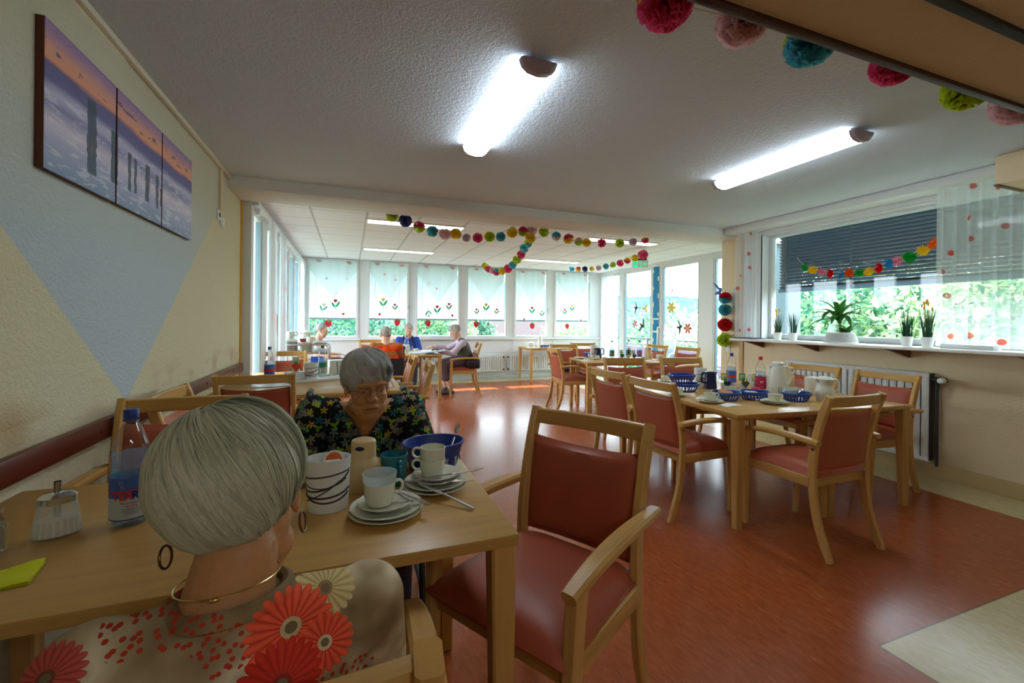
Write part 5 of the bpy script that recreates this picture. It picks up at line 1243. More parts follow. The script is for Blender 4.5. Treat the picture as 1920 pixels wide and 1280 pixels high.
gl('bird_sticker', 7.80, 1.25, 'lower black bird silhouette left of the blue door post', 1.15, [('bird', bird, SB)], 55)
gl('bird_sticker', 6.66, 1.24, 'black bird silhouette right of the blue door post', 1.0, [('bird', bird, SB)], 95)
gl('bird_sticker', 6.88, 1.95, 'small blue bird sticker high on the wide door pane', .45, [('bird', bird, SBL)], 90)
gl('bird_sticker', 5.72, 1.86, 'grey-blue long tailed bird sticker on the pane beside the pillar', 1.3, [('bird', bird, SBL)], 110)
def petals(n, r, a, b_): return [ell(r*math.cos(2*PI*i/n), r*math.sin(2*PI*i/n), a, b_, 360*i/n, 12) for i in range(n)]
def fl(y, z, label, s, col, ctr, n=6): return gl('flower_sticker', y, z, label, s, [('petal', p, col) for p in petals(n, .075, .052, .03)]+[('flower_centre', ell(0, 0, .035, .035), ctr)])
fl(6.90, 1.62, 'yellow six petal flower sticker on the wide door pane', .95, SYF, SYF); fl(6.45, 1.22, 'red flower sticker with yellow centre on the wide door pane', .85, SRD, SY)
fl(8.05, 1.29, 'pink flower sticker left of the blue door post', .75, SK, SK, 5); fl(7.70, 1.62, 'pale yellow flower sticker left of the blue door post', .75, SYF, SYF, 3)
t = thing('disc_chain', 'hanging chain of round paper discs inside the wide door pane, yellow one lowest', 'decoration', (5.88, 7.06, 1.30))
part(B().tube([(0, 0, .0), (0, 0, -.47)], .0012, 5), 'string', MAT['string'], t)
for z, m in ((-.06, SRD), (-.18, simple('grey_disc', (160, 176, 190), .6)), (-.31, simple('pale_blue_disc', (170, 206, 216), .6)), (-.44, SY)):
    o = part(B().lathe([(0, -.002), (.055, -.002), (.055, .002), (0, .002)], n=20), 'disc', m, t); o.location = (0, 0, z); o.rotation_euler = (0, PI/2, -.9)
o = flat('chilli_sticker', [('pepper', [(-.03, .07), (.0, .09), (.035, .06), (.03, .0), (.0, -.07), (-.05, -.13), (-.03, -.05), (-.04, .02)], SR), ('leaf', [(-.02, .07), (.03, .10), (.05, .05), (.02, .055)], SY)], 'red and yellow sticker on the left glazing near the trolley', 'window sticker', (-.893, 6.44, 1.26), 1.4, yaw=-90)
# blue painted paper strip with torn tape on the door post
bp = thing('paper_strip', 'blue paper strip with torn white tape edges covering the door post', 'paper strip', (5.912, 7.26, .1))
part(B().grid(lambda u, v: (-.006-.002*math.sin(v*23+u*3), .005+.175*u+.004*math.sin(v*37), 2.37*v), 6, 60), 'blue_paper', simple('blue_painted_paper', (34, 138, 190), .7, 0, .15, 14), bp)
rr = random.Random(3)
for i in range(13):
    z = .12+i*.178; y = .0 if i % 2 else .165
    part(B().box(-.012, -.008, y-.018, y+.035*rr.random()+.012, z, z+.05+.06*rr.random()), 'tape_piece', MAT['paper'], bp, smooth=False)
for z in (1.02, 1.28): part(B().box(-.013, -.009, -.02, .205, z, z+.035), 'tape_piece', MAT['paper'], bp, smooth=False)
dh = B(); dh.tube(bez([(5.90, 7.22, 1.22), (5.85, 7.22, 1.22), (5.85, 7.22, 1.05), (5.85, 7.22, .85), (5.90, 7.22, .85)], 4), .012, 8); tag(dh.obj('door_handle', MAT['white']), 'white bow handle on the tall glass door beside the blue strip', 'handle')
# ------------------------------------------------------------ people
def skin_mat(name, rgb, ruddy=.12):
    n = N(name); c = n.coords(); b = lin(rgb)
    f = n.noise(c, 22, 4); f2 = n.noise(c, 7, 2)
    col = n.mix(f, tuple(x*.86 for x in b), tuple(min(1, x*1.08) for x in b))
    col = n.mix(n.math('MULTIPLY', f2, .35), col, (b[0]*1.02, b[1]*.78, b[2]*.72))
    h = n.math('ADD', n.noise(c, 120, 4), n.math('MULTIPLY', n.noise(n.coords('Object', (40, 40, 110)), 1.2, 3), .9))
    return n.done(n.bsdf(col, .48, 0, n.bump(h, .35, .004), .35, sss=.12))
MAT['skin'] = skin_mat('aged_skin', (190, 138, 92)); MAT['skin2'] = skin_mat('pale_aged_skin', (222, 176, 150))
MAT['lip'] = simple('lips', (172, 98, 84), .45, 0, .1, 60)
MAT['eye'] = simple('eye_white', (214, 206, 196), .2); MAT['iris'] = simple('iris', (70, 62, 56), .15); MAT['crease'] = simple('mouth_line', (104, 54, 44), .7)
def hair_mat(name, rgb):
    if not name.endswith('_roots'): hair_mat(name+'_roots', tuple(x*.86 for x in rgb))
    n = N(name); c = n.coords('Object', (1, 1, .35)); b = lin(rgb)
    f = n.noise(c, 140, 3, .6); f2 = n.noise(n.coords(), 14, 2); g = n.n('NewGeometry')
    if not name.endswith('_roots'): f = n.math('ADD', n.math('MULTIPLY', g.outputs['Random Per Island'], .75), n.math('MULTIPLY', f, .25))
    col = n.mix(f, tuple(x*.50 for x in b), tuple(min(1, x*1.2) for x in b)); col = n.mix(n.math('MULTIPLY', f2, .4), col, tuple(x*.72 for x in b))
    d = n.bsdf(col, .42, 0, None, .4)
    if name.endswith('_roots'): return n.done(d)
    t = n.n('BsdfTranslucent'); n.set(t, 0, col); m = n.n('MixShader', i_0=.38); n.set(m, 1, d); n.set(m, 2, t); return n.done(m.outputs[0])

def blob(caps, ells, voxel, name, mat, root, sm=4, cut=None, factor=.5):
    b = B()
    for p0, p1, r0, r1 in caps:
        p0, p1 = V(p0), V(p1); d = p1-p0; L = d.length
        nr = 14
        if L > 1e-6:
            q = d.to_track_quat('Z', 'Y').to_matrix().to_4x4(); rings = []
            for k in range(7): a = PI/2*k/6*.985; rings.append((-r0*math.cos(a), r0*math.sin(a)))
            R = []
            for z, r in rings: R.append((z, max(r, 1e-4)))
            for k in range(7): a = PI/2*k/6*.985; R.append((L+r1*math.sin(a), max(r1*math.cos(a), 1e-4)))
            b.loft([[M.Translation(p0) @ q @ V((r*math.cos(2*PI*j/nr), r*math.sin(2*PI*j/nr), z)) for j in range(nr)] for z, r in R])
        else: b.sph(p0, r0, nr, 10)
    for c, r, mt in ells:
        b.sph((0, 0, 0), 1, 18, 12, mat=(mt or M.Identity(4)) @ M.Translation(V(c)) @ M.Diagonal((*r, 1)))
    me = b.mesh('tmp', None); o = bpy.data.objects.new('tmp', me); COL.objects.link(o)
    m = o.modifiers.new('r', 'REMESH'); m.mode = 'VOXEL'; m.voxel_size = voxel
    if sm: s = o.modifiers.new('s', 'SMOOTH'); s.factor = factor; s.iterations = sm
    dg = bpy.context.evaluated_depsgraph_get(); dg.update()
    out = bpy.data.meshes.new_from_object(o.evaluated_get(dg)); bpy.data.objects.remove(o)
    out.name = name
    if cut:
        bm = bmesh.new(); bm.from_mesh(out)
        dele = [v for v in bm.verts if cut(v.co)]
        bmesh.ops.delete(bm, geom=dele, context='VERTS')
        for _ in range(14):
            mv = {}
            for v in bm.verts:
                nb = [e.other_vert(v) for e in v.link_edges if e.is_boundary]
                if len(nb) == 2: mv[v] = v.co*.4+(nb[0].co+nb[1].co)*.3
            for v, q in mv.items(): v.co = q
        bm.to_mesh(out); bm.free()
    out.materials.clear(); out.materials.append(mat)
    out.polygons.foreach_set('use_smooth', [True]*len(out.polygons))
    return mk(name, out, root)

def head_shapes(H, old=1.0):
    E = [((0, -.012, .036), (.073, .091, .082), H), ((0, .024, -.03), (.064, .062, .080), H), ((0, .030, -.105), (.046, .044, .026), H), ((0, .060, -.096), (.026, .022, .020), H)]
    for s in (-1, 1):
        E += [((s*.034, .058, -.034), (.026, .022, .024), H), ((s*.028, .081, .022), (.026, .011, .010), H), ((s*.031, .071, .004), (.018, .014, .013), H),
              ((s*.032, .036, -.076), (.030*old, .036, .032), H), ((s*.0105, .0955, -.033), (.0085, .010, .0075), H),
              ((s*.0745, -.010, -.010), (.008, .018, .030), H), ((s*.079, -.018, .004), (.006, .013, .018), H)]
    E += [((0, .1035, -.030), (.0115, .0115, .0100), H), ((0, .086, -.060), (.022, .0115, .0065), H), ((0, .0845, -.0705), (.019, .011, .0065), H), ((0, .062, -.065), (.036, .026, .030), H)]
    C = [(H @ V((0, .080, .016)), H @ V((0, .1015, -.026)), .0078, .0100)]
    return C, E
def face_parts(H, root, gaze=0.3, brow=(150, 146, 138)):
    for s in (-1, 1):
        b = B(); b.sph((0, 0, 0), 1, 16, 10, mat=H @ M.Translation((s*.031, .0815, .0005)) @ M.Diagonal((.0125, .0062, .0042, 1))); part(b, 'eye', MAT['eye'], root)
        b = B(); b.sph((0, 0, 0), 1, 12, 8, mat=H @ M.Translation((s*.031, .0865, -.0008)) @ M.Diagonal((.0050, .0020, .0036, 1))); part(b, 'iris', MAT['iris'], root)
        b = B(); b.sph((0, 0, 0), 1, 16, 8, mat=H @ M.Translation((s*.031, .0822, .0034)) @ M.Diagonal((.0158, .0088, .0050, 1))); part(b, 'eyelid', root.get('sk') and MAT[root['sk']] or MAT['skin'], root)
        b = B(); b.tube([H @ V((s*x, y, z)) for x, y, z in ((.014, .0915, .021), (.026, .0915, .0255), (.040, .086, .023), (.048, .077, .017))], [.0018, .0030, .0026, .001], 6); part(b, 'eyebrow', simple('brow', brow, .8) if 'brow' not in MAT else MAT['brow'], root)
    b = B(); b.tube([H @ V((x, .0972-.0115*(x/.022)**2, -.0650-.0045*(x/.024)**2)) for x in [-.025+.005*k for k in range(11)]], [.0006]+[.0017]*9+[.0006], 6); part(b, 'mouth', MAT['crease'], root)
MAT['brow'] = simple('grey_eyebrow', (176, 150, 124), .8)
def hand_shapes(w, d, up, curl=.5, side=1):
    """palm and five fingers from wrist w along d; up = back of the hand"""
    w, d, up = V(w), V(d).normalized(), V(up); up = (up-d*up.dot(d)).normalized(); x = d.cross(up)*side
    C = [(w, w+d*.045, .021, .024), (w+d*.03+x*.018, w+d*.075+x*.026, .015, .013), (w+d*.03-x*.018, w+d*.072-x*.026, .015, .013), (w+d*.05, w+d*.078, .016, .014)]
    for i, (off, L) in enumerate(((.029, .066), (.010, .074), (-.010, .069), (-.028, .053))):
        p = w+d*(.082-.004*abs(i-1.2))+x*off; dd = d.copy(); r = .0088-.0005*i
        for k, f in enumerate((.45, .32, .23)):
            a = curl*(.5+.45*k); dd = (d*math.cos(a)-up*math.sin(a)).normalized() if k == 0 else (dd*math.cos(curl*.6)-(up-dd*up.dot(dd)).normalized()*math.sin(curl*.6)).normalized()
            q = p+dd*L*f; C.append((p, q, r, r-.0008)); p = q; r -= .0008
    p = w+d*.022+x*.024; q = p+(d*.55+x*.75-up*.2).normalized()*.036; r2 = q+(d*.85+x*.25-up*.35).normalized()*.030
    C += [(p, q, .0115, .0098), (q, r2, .0095, .0080)]
    return C

def hair(root, H, col_mat, reg, n=3500, L=.07, th=lambda d: .16, crown=(0, -.35, .94), sweep=lambda d: V((0, 0, 0)), seed=3, w=.0011, cen=(0, -.012, .036), R=(.074, .092, .084), lift=.004, name='hair', low=1.0, per=22):
    """cap that follows the scalp inside the hairline, and combed locks of strands on it"""
    rng = np.random.default_rng(seed); cr = V(crown).normalized(); cen = V(cen)
    def surf(d, k):
        z = R[2]*(1 if d.z > 0 else 1+(low-1)*min(1, -d.z*1.6)*(1 if d.y < .1 else .4)); q = 1 if d.z > 0 else 1-.0*d.z
        return cen+V((d.x*R[0]*q, d.y*R[1]*q, d.z*z))*(1+th(d))*k
    b = B(); t = bmesh.new(); bmesh.ops.create_icosphere(t, subdivisions=5, radius=1)
    for v in t.verts:
        d = v.co.normalized(); g = reg(d); s = max(0., min(1., g/.14+.25))
        tg = (d-cr*d.dot(cr)); az = math.atan2(tg.x, tg.y)
        k = .94+.010*math.sin(az*31+3*NZ.noise(d*5))+.015*NZ.noise(d*7)
        v.co = H @ (surf(d, k)*s+(cen+V((d.x*R[0], d.y*R[1], d.z*R[2]))*.84)*(1-s))
    b.add(t); cap = b.obj(name, bpy.data.materials[col_mat.name+'_roots'], root, ang=180)
    V_, F_ = [], []
    K = 8; locks = max(1, n//per); done = 0
    while done < locks:
        d0 = V(rng.normal(size=3)).normalized()
        if reg(d0) < .12*NZ.noise(d0*5): continue
        done += 1
        l0 = L*(.75+.5*rng.random()); lo = .965+.06*rng.random(); bend = V(rng.normal(size=3))*.22; curl = rng.random()*.022
        for j in range(per):
            d = (d0+V(rng.normal(size=3))*.055).normalized()
            if reg(d) < -.02: continue
            l = l0*(.85+.3*rng.random()); wob = V(rng.normal(size=3))*.07; off = rng.random()*.02-.012
            pts = []; q = d.copy()
            for k in range(K):
                u = k/(K-1)
                hug = 1-max(0., min(.17, -reg(q)*.55)); pts.append(H @ (cen+(surf(q, lo+off+curl*math.sin(u*3.1))-cen)*hug + q*(lift*u)))
                tg = q-cr; tg = tg-q*tg.dot(q)
                if tg.length < 1e-3: tg = V((0, -1, 0))
                tg = tg.normalized()+sweep(q)+(wob+bend)*u
                tg = (tg-q*tg.dot(q)).normalized()
                q = (q+tg*(l/(K-1)/.10)).normalized()
            for k, p in enumerate(pts):
                dr = (pts[min(k+1, K-1)]-pts[max(k-1, 0)]).normalized(); nr = (p-(H @ cen)).normalized(); sd = dr.cross(nr).normalized()*w*(1-.8*(k/(K-1))**2)
                V_ += [p-sd, p+sd+nr*.0004]
            base = len(V_)-2*K
            for k in range(K-1): F_.append((base+2*k, base+2*k+1, base+2*k+3, base+2*k+2))
    me = np_mesh('hair_strands', [tuple(x) for x in V_], F_, col_mat, smooth=True); o = mk('hair_strands', me, cap); o['kind'] = 'stuff'
    return cap

def reg_short(front=.40, side=-.25, nape=-.62):
    def g(d):
        f = d.y
        if f > .05:   # above the forehead and temples
            lim = side+(front-side)*min(1, max(0, (f-.05)/.55))
        else: lim = side+(nape-side)*min(1, max(0, (.05-f)/.5))
        return d.z-lim
    return g
def shoe(root, an, d, mat, name='shoe'):
    an = V(an); d = V(d).normalized()
    z = an.z
    return blob([(an+V((0, 0, -.01)), an+d*.02+V((0, 0, -z+.045)), .042, .042), (an+d*.0+V((0, 0, -z+.040)), an+d*.15+V((0, 0, -z+.034)), .040, .034), (an-d*.045+V((0, 0, -z+.035)), an+V((0, 0, -z+.04)), .033, .04)], [], .008, name, mat, root, 3)

def person(name, label, loc, rz, J, mats, hairspec, voxel=.007, group=None, cutv=None, build=1.0, sleeve=1.0, bottom='trousers', old=1.0, hvox=None, scale=1.0):
    """J holds joints in the person's own frame (facing +Y, origin on the floor under the hips)"""
    t = thing(name, label, 'person', loc, rz, group, scale); t['sk'] = mats['skin']
    Hc = V(J['head']); hy, hp, hr_ = J.get('hrot', (0, 15, 0))
    H = M.Translation(Hc) @ M.Rotation(math.radians(hy), 4, 'Z') @ M.Rotation(-math.radians(hp), 4, 'X') @ M.Rotation(math.radians(hr_), 4, 'Y')
    J['H'] = H
    C, E = head_shapes(H, old)
    pv, ch, nk = V(J['pelvis']), V(J['chest']), V(J['neck'])
    base = H @ V((0, -.022, -.075))
    C.append((nk+V((0, .0, -.03)), base, .058*build, .050))
    C.append((H @ V((0, .03, -.085)), nk+V((0, .02, -.01))+(H @ V((0, 1, 0))-Hc)*.02, .030, .040))
    k = build
    tor = [(pv, (pv+ch)/2, .135*k, .130*k), ((pv+ch)/2, ch, .130*k, .115*k), (ch, nk+V((0, 0, -.075)), .110*k, .075*k)]
    wid = []
    for s, a in ((-1, 'L'), (1, 'R')):
        sh, el, wr = V(J['sh'+a]), V(J['el'+a]), V(J['wr'+a])
        wid += [(nk+V((0, 0, -.065)), sh, .060*k, .055*k), (ch+(sh-nk)*.35*V((1, 1, 0)).length/1.42, pv+(sh-nk)*.35, .10*k, .115*k), (sh, ch, .062*k, .085*k)]
        C += [(sh, el, .050*k, .042*k), (el, wr, .040*k, .027)]
        hd = V(J['hd'+a]); C += hand_shapes(wr+hd.normalized()*.01, hd, J.get('hup'+a, (0, 0, 1)), J.get('curl', .5), 1 if a == 'L' else -1)
        hip, kn, an = V(J['hip'+a]), V(J['kn'+a]), V(J['an'+a])
        C += [(hip, kn, .075*k, .055), (kn, kn.lerp(an, .35), .052, .050), (kn.lerp(an, .35), an, .050, .034)]
    slim = [(a, b_, r0-.014, r1-.014) for a, b_, r0, r1 in tor+wid]
    body = blob(C+slim, E, voxel, 'body', MAT[mats['skin']], t, 3)
    gar = list(tor)+list(wid)
    for a in 'LR':
        sh, el, wr = V(J['sh'+a]), V(J['el'+a]), V(J['wr'+a])
        if sleeve <= .5: gar.append((sh, sh.lerp(el, sleeve*2), .062*k, .060*k))
        else:
            e = el.lerp(wr, (sleeve-.5)*2*.92); gar += [(sh, el, .062*k, .054*k), (el, e, .053*k, .042*k)]
    top = blob(gar, [], voxel*1.1, mats.get('topname', 'blouse'), mats['top'], t, 5, cutv)
    low = []
    for a in 'LR':
        hip, kn, an = V(J['hip'+a]), V(J['kn'+a]), V(J['an'+a])
        if bottom == 'trousers': low += [(pv+V((0, 0, -.02)), hip, .135*k, .10*k), (hip, kn, .092*k, .070), (kn, an+V((0, 0, .03)), .068, .052)]
        else: low += [(pv+V((0, 0, -.02)), hip, .135*k, .11*k), (hip, kn, .105*k, .090), (kn, kn.lerp(an, .45), .092, .10)]
    if bottom != 'trousers':
        low.append((J['knL'], J['knR'], .09, .09)); low.append((J['hipL'], J['hipR'], .1, .1)); a, b2 = V(J['knL']).lerp(V(J['anL']), .45), V(J['knR']).lerp(V(J['anR']), .45); low.append((a, b2, .1, .1)); low.append((V(J['hipL']).lerp(V(J['knL']), .5), V(J['hipR']).lerp(V(J['knR']), .5), .095, .095))
    blob(low, [], voxel*1.3, bottom, mats['low'], t, 4)
    for a in 'LR': shoe(t, J['an'+a], J.get('toe', (0, 1, 0)), mats['shoe'])
    face_parts(H, t)
    hm, reg, kw = hairspec; hair(t, H, hm, reg, **kw)
    return t, H
def glasses(root, H, mat, lens=None):
    b = B()
    for s in (-1, 1):
        b.tube([H @ V((s*(.033+.024*math.copysign(abs(math.cos(a))**.7, math.cos(a))), .104-.004*abs(math.cos(a)), .000+.0155*math.copysign(abs(math.sin(a))**.7, math.sin(a)))) for a in [2*PI*i/28 for i in range(28)]], .0009, 6, closed=True)
        b.tube([H @ V((s*.057, .100, .006)), H @ V((s*.078, .085, .006)), H @ V((s*.084, .02, .010)), H @ V((s*.082, -.02, .002))], .0014, 6)
    b.tube([H @ V((-.009, .104, .004)), H @ V((0, .106, .006)), H @ V((.009, .104, .004))], .001, 6)
    g = part(b, 'glasses', mat, root)
    b = B()
    for s in (-1, 1):
        ring = [H @ V((s*(.033+.0235*math.copysign(abs(math.cos(a))**.7, math.cos(a))), .104-.004*abs(math.cos(a)), .0152*math.copysign(abs(math.sin(a))**.7, math.sin(a)))) for a in [2*PI*i/28 for i in range(28)]]
        b.bm.faces.new([b.bm.verts.new(p) for p in ring])
    part(b, 'lens', MAT['glass'], g, smooth=False)
    return g

# printed fabrics
def flower_fabric(name, ground, layers, scale_ground=60, plane='xz'):
    """scattered flower print: layers = (cell scale, petals, size, inner ratio, colours, share, seed)"""
    n = N(name); c = n.coords()
    col = n.mix(n.math('GREATER_THAN', n.noise(c, scale_ground*4, 2), .56), lin(ground[0]), lin(ground[1]))
    x0, y0, z0 = n.sep(c)
    for sc, pet, size, inner, cols, share, sd in layers:
        cb = n.n('CombineXYZ'); n.set(cb, 0, n.math('ADD', x0, sd*.137)); n.set(cb, 1, n.math('ADD', n.math('MULTIPLY', y0, .9), n.math('MULTIPLY', z0, .25))); n.set(cb, 2, z0)
        vo = n.n('TexVoronoi', voronoi_dimensions='2D'); vo.inputs['Scale'].default_value = sc; vo.inputs['Randomness'].default_value = .75
        c2 = n.n('CombineXYZ'); n.set(c2, 0, n.math('ADD', x0, sd*.137)); n.set(c2, 1, n.math('SUBTRACT', z0, n.math('MULTIPLY', y0, .45))); n.set(vo, 'Vector', c2.outputs[0])
        sub = n.n('VectorMath', operation='SUBTRACT'); n.set(sub, 0, c2.outputs[0])
        n.set(sub, 1, vo.outputs['Position'])
        px, py, pz = n.sep(sub.outputs[0])
        r = n.math('SQRT', n.math('ADD', n.math('MULTIPLY', px, px), n.math('MULTIPLY', py, py)))
        rc = n.sep(vo.outputs['Color'])
        ang = n.math('ADD', n.math('ARCTAN2', py, px), n.math('MULTIPLY', rc[0], 6.28))
        edge = n.math('MULTIPLY', n.math('ADD', .62, n.math('MULTIPLY', n.math('COSINE', n.math('MULTIPLY', ang, float(pet))), .38)), size)
        m = n.math('MULTIPLY', n.math('LESS_THAN', r, edge), n.math('LESS_THAN', rc[1], share))
        stops = [((i+.0)/len(cols), lin(q)) for i, q in enumerate(cols)]
        cc = n.ramp(rc[2], stops, 'CONSTANT')
        vein = n.math('GREATER_THAN', n.math('COSINE', n.math('MULTIPLY', ang, float(pet)*2)), .8)
        cc = n.mix(n.math('MULTIPLY', vein, .25), cc, (0.02, .02, .02))
        ctr = n.math('LESS_THAN', r, size*inner)
        cc = n.mix(n.math('MULTIPLY', ctr, .7), cc, lin((40, 44, 40)))
        col = n.mix(m, col, cc)
    return n.done(n.bsdf(col, .8, 0, n.bump(n.noise(n.coords(), 260, 2), .15, .002), .2))

MAT['blouse'] = flower_fabric('dark_flower_print', ((16, 18, 20), (48, 50, 46)),
    [(18, 5, .018, .25, [(34, 118, 128), (120, 150, 140), (40, 110, 122)], .55, 1), (20, 3, .017, .0, [(120, 190, 30), (140, 200, 40), (96, 160, 34)], .5, 2),
     (21, 5, .0155, .18, [(206, 170, 50), (150, 140, 128), (196, 160, 60), (120, 116, 104)], .55, 3), (22, 2, .019, .0, [(140, 134, 122), (110, 106, 96)], .45, 4), (34, 6, .008, .35, [(150, 156, 150), (60, 120, 120)], .5, 5)])

def gerbera_fabric():
    n = N('gerbera_print'); c = n.coords(); x, y, z = n.sep(c); h = z
    zz = n.math('ADD', z, n.math('MULTIPLY', y, .5))
    cb = n.n('CombineXYZ'); n.set(cb, 0, x); n.set(cb, 1, zz); p2 = cb.outputs[0]
    big = n.noise(p2, 5.5, 3)
    col = n.ramp(big, [(.32, lin((92, 72, 48))), (.44, lin((140, 118, 84))), (.52, lin((178, 158, 124))), (.58, lin((222, 208, 176))), (.66, lin((140, 116, 84)))])
    dots = n.n('TexVoronoi', voronoi_dimensions='2D'); dots.inputs['Scale'].default_value = 95; n.set(dots, 'Vector', p2)
    dm = n.math('MULTIPLY', n.math('LESS_THAN', dots.outputs['Distance'], .28), n.math('GREATER_THAN', n.noise(p2, 7, 1), .56))
    col = n.mix(dm, col, lin((186, 64, 44)))
    def gerb(col, cx, cz, r, petals, c1, c2, ctr, ph=0.):
        dx = n.math('SUBTRACT', x, cx); dz = n.math('SUBTRACT', zz, cz)
        rr = n.math('SQRT', n.math('ADD', n.math('MULTIPLY', dx, dx), n.math('MULTIPLY', dz, dz)))
        an = n.math('ADD', n.math('ARCTAN2', dz, dx), ph)
        ca = n.math('ABSOLUTE', n.math('COSINE', n.math('MULTIPLY', an, petals/2.)))
        m = n.math('LESS_THAN', rr, n.math('MULTIPLY', n.math('ADD', .78, n.math('MULTIPLY', n.math('POWER', ca, .6), .22)), r))
        t = n.math('MULTIPLY', n.math('ADD', n.math('MULTIPLY', ca, .7), n.math('MULTIPLY', n.math('DIVIDE', rr, r), .3)), 1.)
        pc = n.ramp(t, [(.15, lin(c2)), (.7, lin(c1)), (1., tuple(min(1, v*1.2) for v in lin(c1)))])
        pc = n.mix(n.math('LESS_THAN', rr, r*.24), pc, lin(ctr)); pc = n.mix(n.math('LESS_THAN', rr, r*.14), pc, lin((120, 104, 74)))
        return n.mix(m, col, pc)
    for a in GERB: col = gerb(col, *a)
    return n.done(n.bsdf(col, .85, 0, n.bump(n.noise(n.coords(), 420, 2), .2, .002), .15))
RED1, RED2, CRM1, CRM2 = (232, 92, 62), (196, 52, 34), (206, 186, 128), (170, 146, 92)

# ------------------------------------------------------------ wheelchair
def wheelchair(loc, rz, label, back=(44, 42, 50), frame='dkrad'):
    t = thing('wheelchair', label, 'wheelchair', loc, rz)
    for s in (-1, 1):
        w = mk('wheel', None, t); w.location = (s*.305, -.10, .30)
        ring = lambda r: [(0, r*math.cos(2*PI*i/40), r*math.sin(2*PI*i/40)) for i in range(40)]
        part(B().tube(ring(.286), .014, 8, closed=True), 'tyre', MAT['black'], w)
        part(B().tube(ring(.268), .008, 8, closed=True), 'rim', MAT['chrome'], w)
        part(B().tube([(s*.035, q.y, q.z) for q in [V(p) for p in ring(.255)]], .008, 8, closed=True), 'hand_rim', MAT['steel'], w)
        sp = B()
        for i in range(24): a = 2*PI*i/24; sp.tube([(0.02*(1 if i % 2 else -1), .02*math.cos(a+.4), .02*math.sin(a+.4)), (0, .265*math.cos(a), .265*math.sin(a))], .0012, 4)
        sp.tube([(-.03, 0, 0), (.03, 0, 0)], .022, 12); part(sp, 'spokes', MAT['steel'], w)
        part(B().box(-.006, .006, .10, .16, .13, .16), 'reflector', simple('orange_reflector', (240, 120, 20), .3) if 'refl' not in MAT else MAT['refl'], w)
        c = B(); c.tube([(s*.25-.012, .30, .075), (s*.25+.012, .30, .075)], .075, 18); part(c, 'castor', MAT['dark'], t)
        f = B(); f.tube(bez([(s*.235, -.27, .28), (s*.235, -.26, .50), (s*.235, -.29, .92), (s*.235, -.33, .945), (s*.235, -.42, .945)], 5), .012, 8)
        f.tube(bez([(s*.235, -.26, .50), (s*.235, .22, .50), (s*.23, .30, .44), (s*.22, .42, .16)], 5), .012, 8); f.tube([(s*.235, -.26, .26), (s*.235, .28, .26), (s*.245, .30, .10)], .012, 8)
        f.tube(bez([(s*.255, -.25, .72), (s*.255, .05, .72), (s*.255, .12, .66), (s*.255, .14, .52)], 5), .012, 8)
        part(f, 'side_frame', MAT[frame], t)
        part(B().box(s*.255-.024, s*.255+.024, -.22, .06, .728, .752, .008), 'arm_pad', MAT['black'], t)
        part(B().tube([(s*.235, -.36, .945), (s*.235, -.46, .945)], .017, 10), 'push_handle', MAT['black'], t)
        part(B().box(s*.13-.07, s*.13+.07, .36, .50, .13, .142, .004), 'footplate', MAT['black'], t)
    part(B().box(-.23, .23, -.25, .20, .485, .515, .010), 'seat', MAT['dark'], t)
    part(B().grid(lambda u, v: ((u-.5)*.46, -.275-.03*math.sin(u*PI)-.035*v, .50+.29*v), 8, 8).grid(lambda u, v: ((u-.5)*.46, -.287-.03*math.sin(u*PI)-.035*v, .50+.29*v), 8, 8), 'backrest', simple('wheelchair_fabric', back, .8, 0, .1), t)
    return t
MAT['refl'] = simple('orange_reflector', (240, 120, 20), .3)
wheelchair((.05, 2.06, 0), 180, 'wheelchair of the person in the dark flowered blouse')
wheelchair((.50, 6.52, 0), -4, 'black wheelchair of the person in the orange sweater')

# ------------------------------------------------------------ the woman facing the camera
def side(o, L):      # mirrored joints helper
    return o
HM = hair_mat('silver_hair', (236, 236, 232)); HW = hair_mat('white_hair', (240, 236, 228)); HG = hair_mat('pale_green_white_hair', (236, 238, 210))
J2 = dict(pelvis=(0, .0, .635), chest=(-.005, .10, .84), neck=(-.01, .19, 1.005), head=(-.016, .325, 1.082), hrot=(10, 7, 2),
    shL=(.175, .155, .955), elL=(.255, .20, .715), wrL=(.12, .34, .67), hdL=(-.6, .8, -.1), shR=(-.19, .145, .955), elR=(-.275, .20, .715), wrR=(-.12, .34, .67), hdR=(.6, .8, -.1),
    hipL=(.09, .06, .615), knL=(.11, .44, .60), anL=(.12, .44, .20), hipR=(-.09, .06, .615), knR=(-.11, .44, .60), anR=(-.12, .44, .20), curl=.6)
# sides named from the sitter: +x is her left in her own frame rotated by 180 degrees
def vneck(co): return co.y > .10 and co.z > .862 and abs(co.x+.015) < (co.z-.862)*.66+.004 and abs(co.x+.01) < .12
p2, H2 = person('person', 'person in a dark flowered blouse looking down at the near table, facing the camera', (.05, 2.06, 0), 180, J2,
    dict(skin='skin', top=MAT['blouse'], low=MAT['dark'], shoe=MAT['black']), (HM, lambda d: min(d.z-(.50-.55*max(0, d.x*0)) if d.y > .62 else 9, reg_short(.42, -.22, -.62)(d)), dict(n=6500, L=.075, low=1.25, th=lambda d: .13+.10*max(0, d.z)+.05*abs(d.x)-.05*max(0, -d.z), crown=(.10, -.25, .96), sweep=lambda d: V((-.55*max(0, d.y), 0, 0)), seed=4, w=.0010, lift=.007)), voxel=.0042, cutv=vneck, build=1.13, sleeve=.72, old=.95)
glasses(p2, H2, simple('thin_bronze_frame', (120, 92, 74), .3, .8))

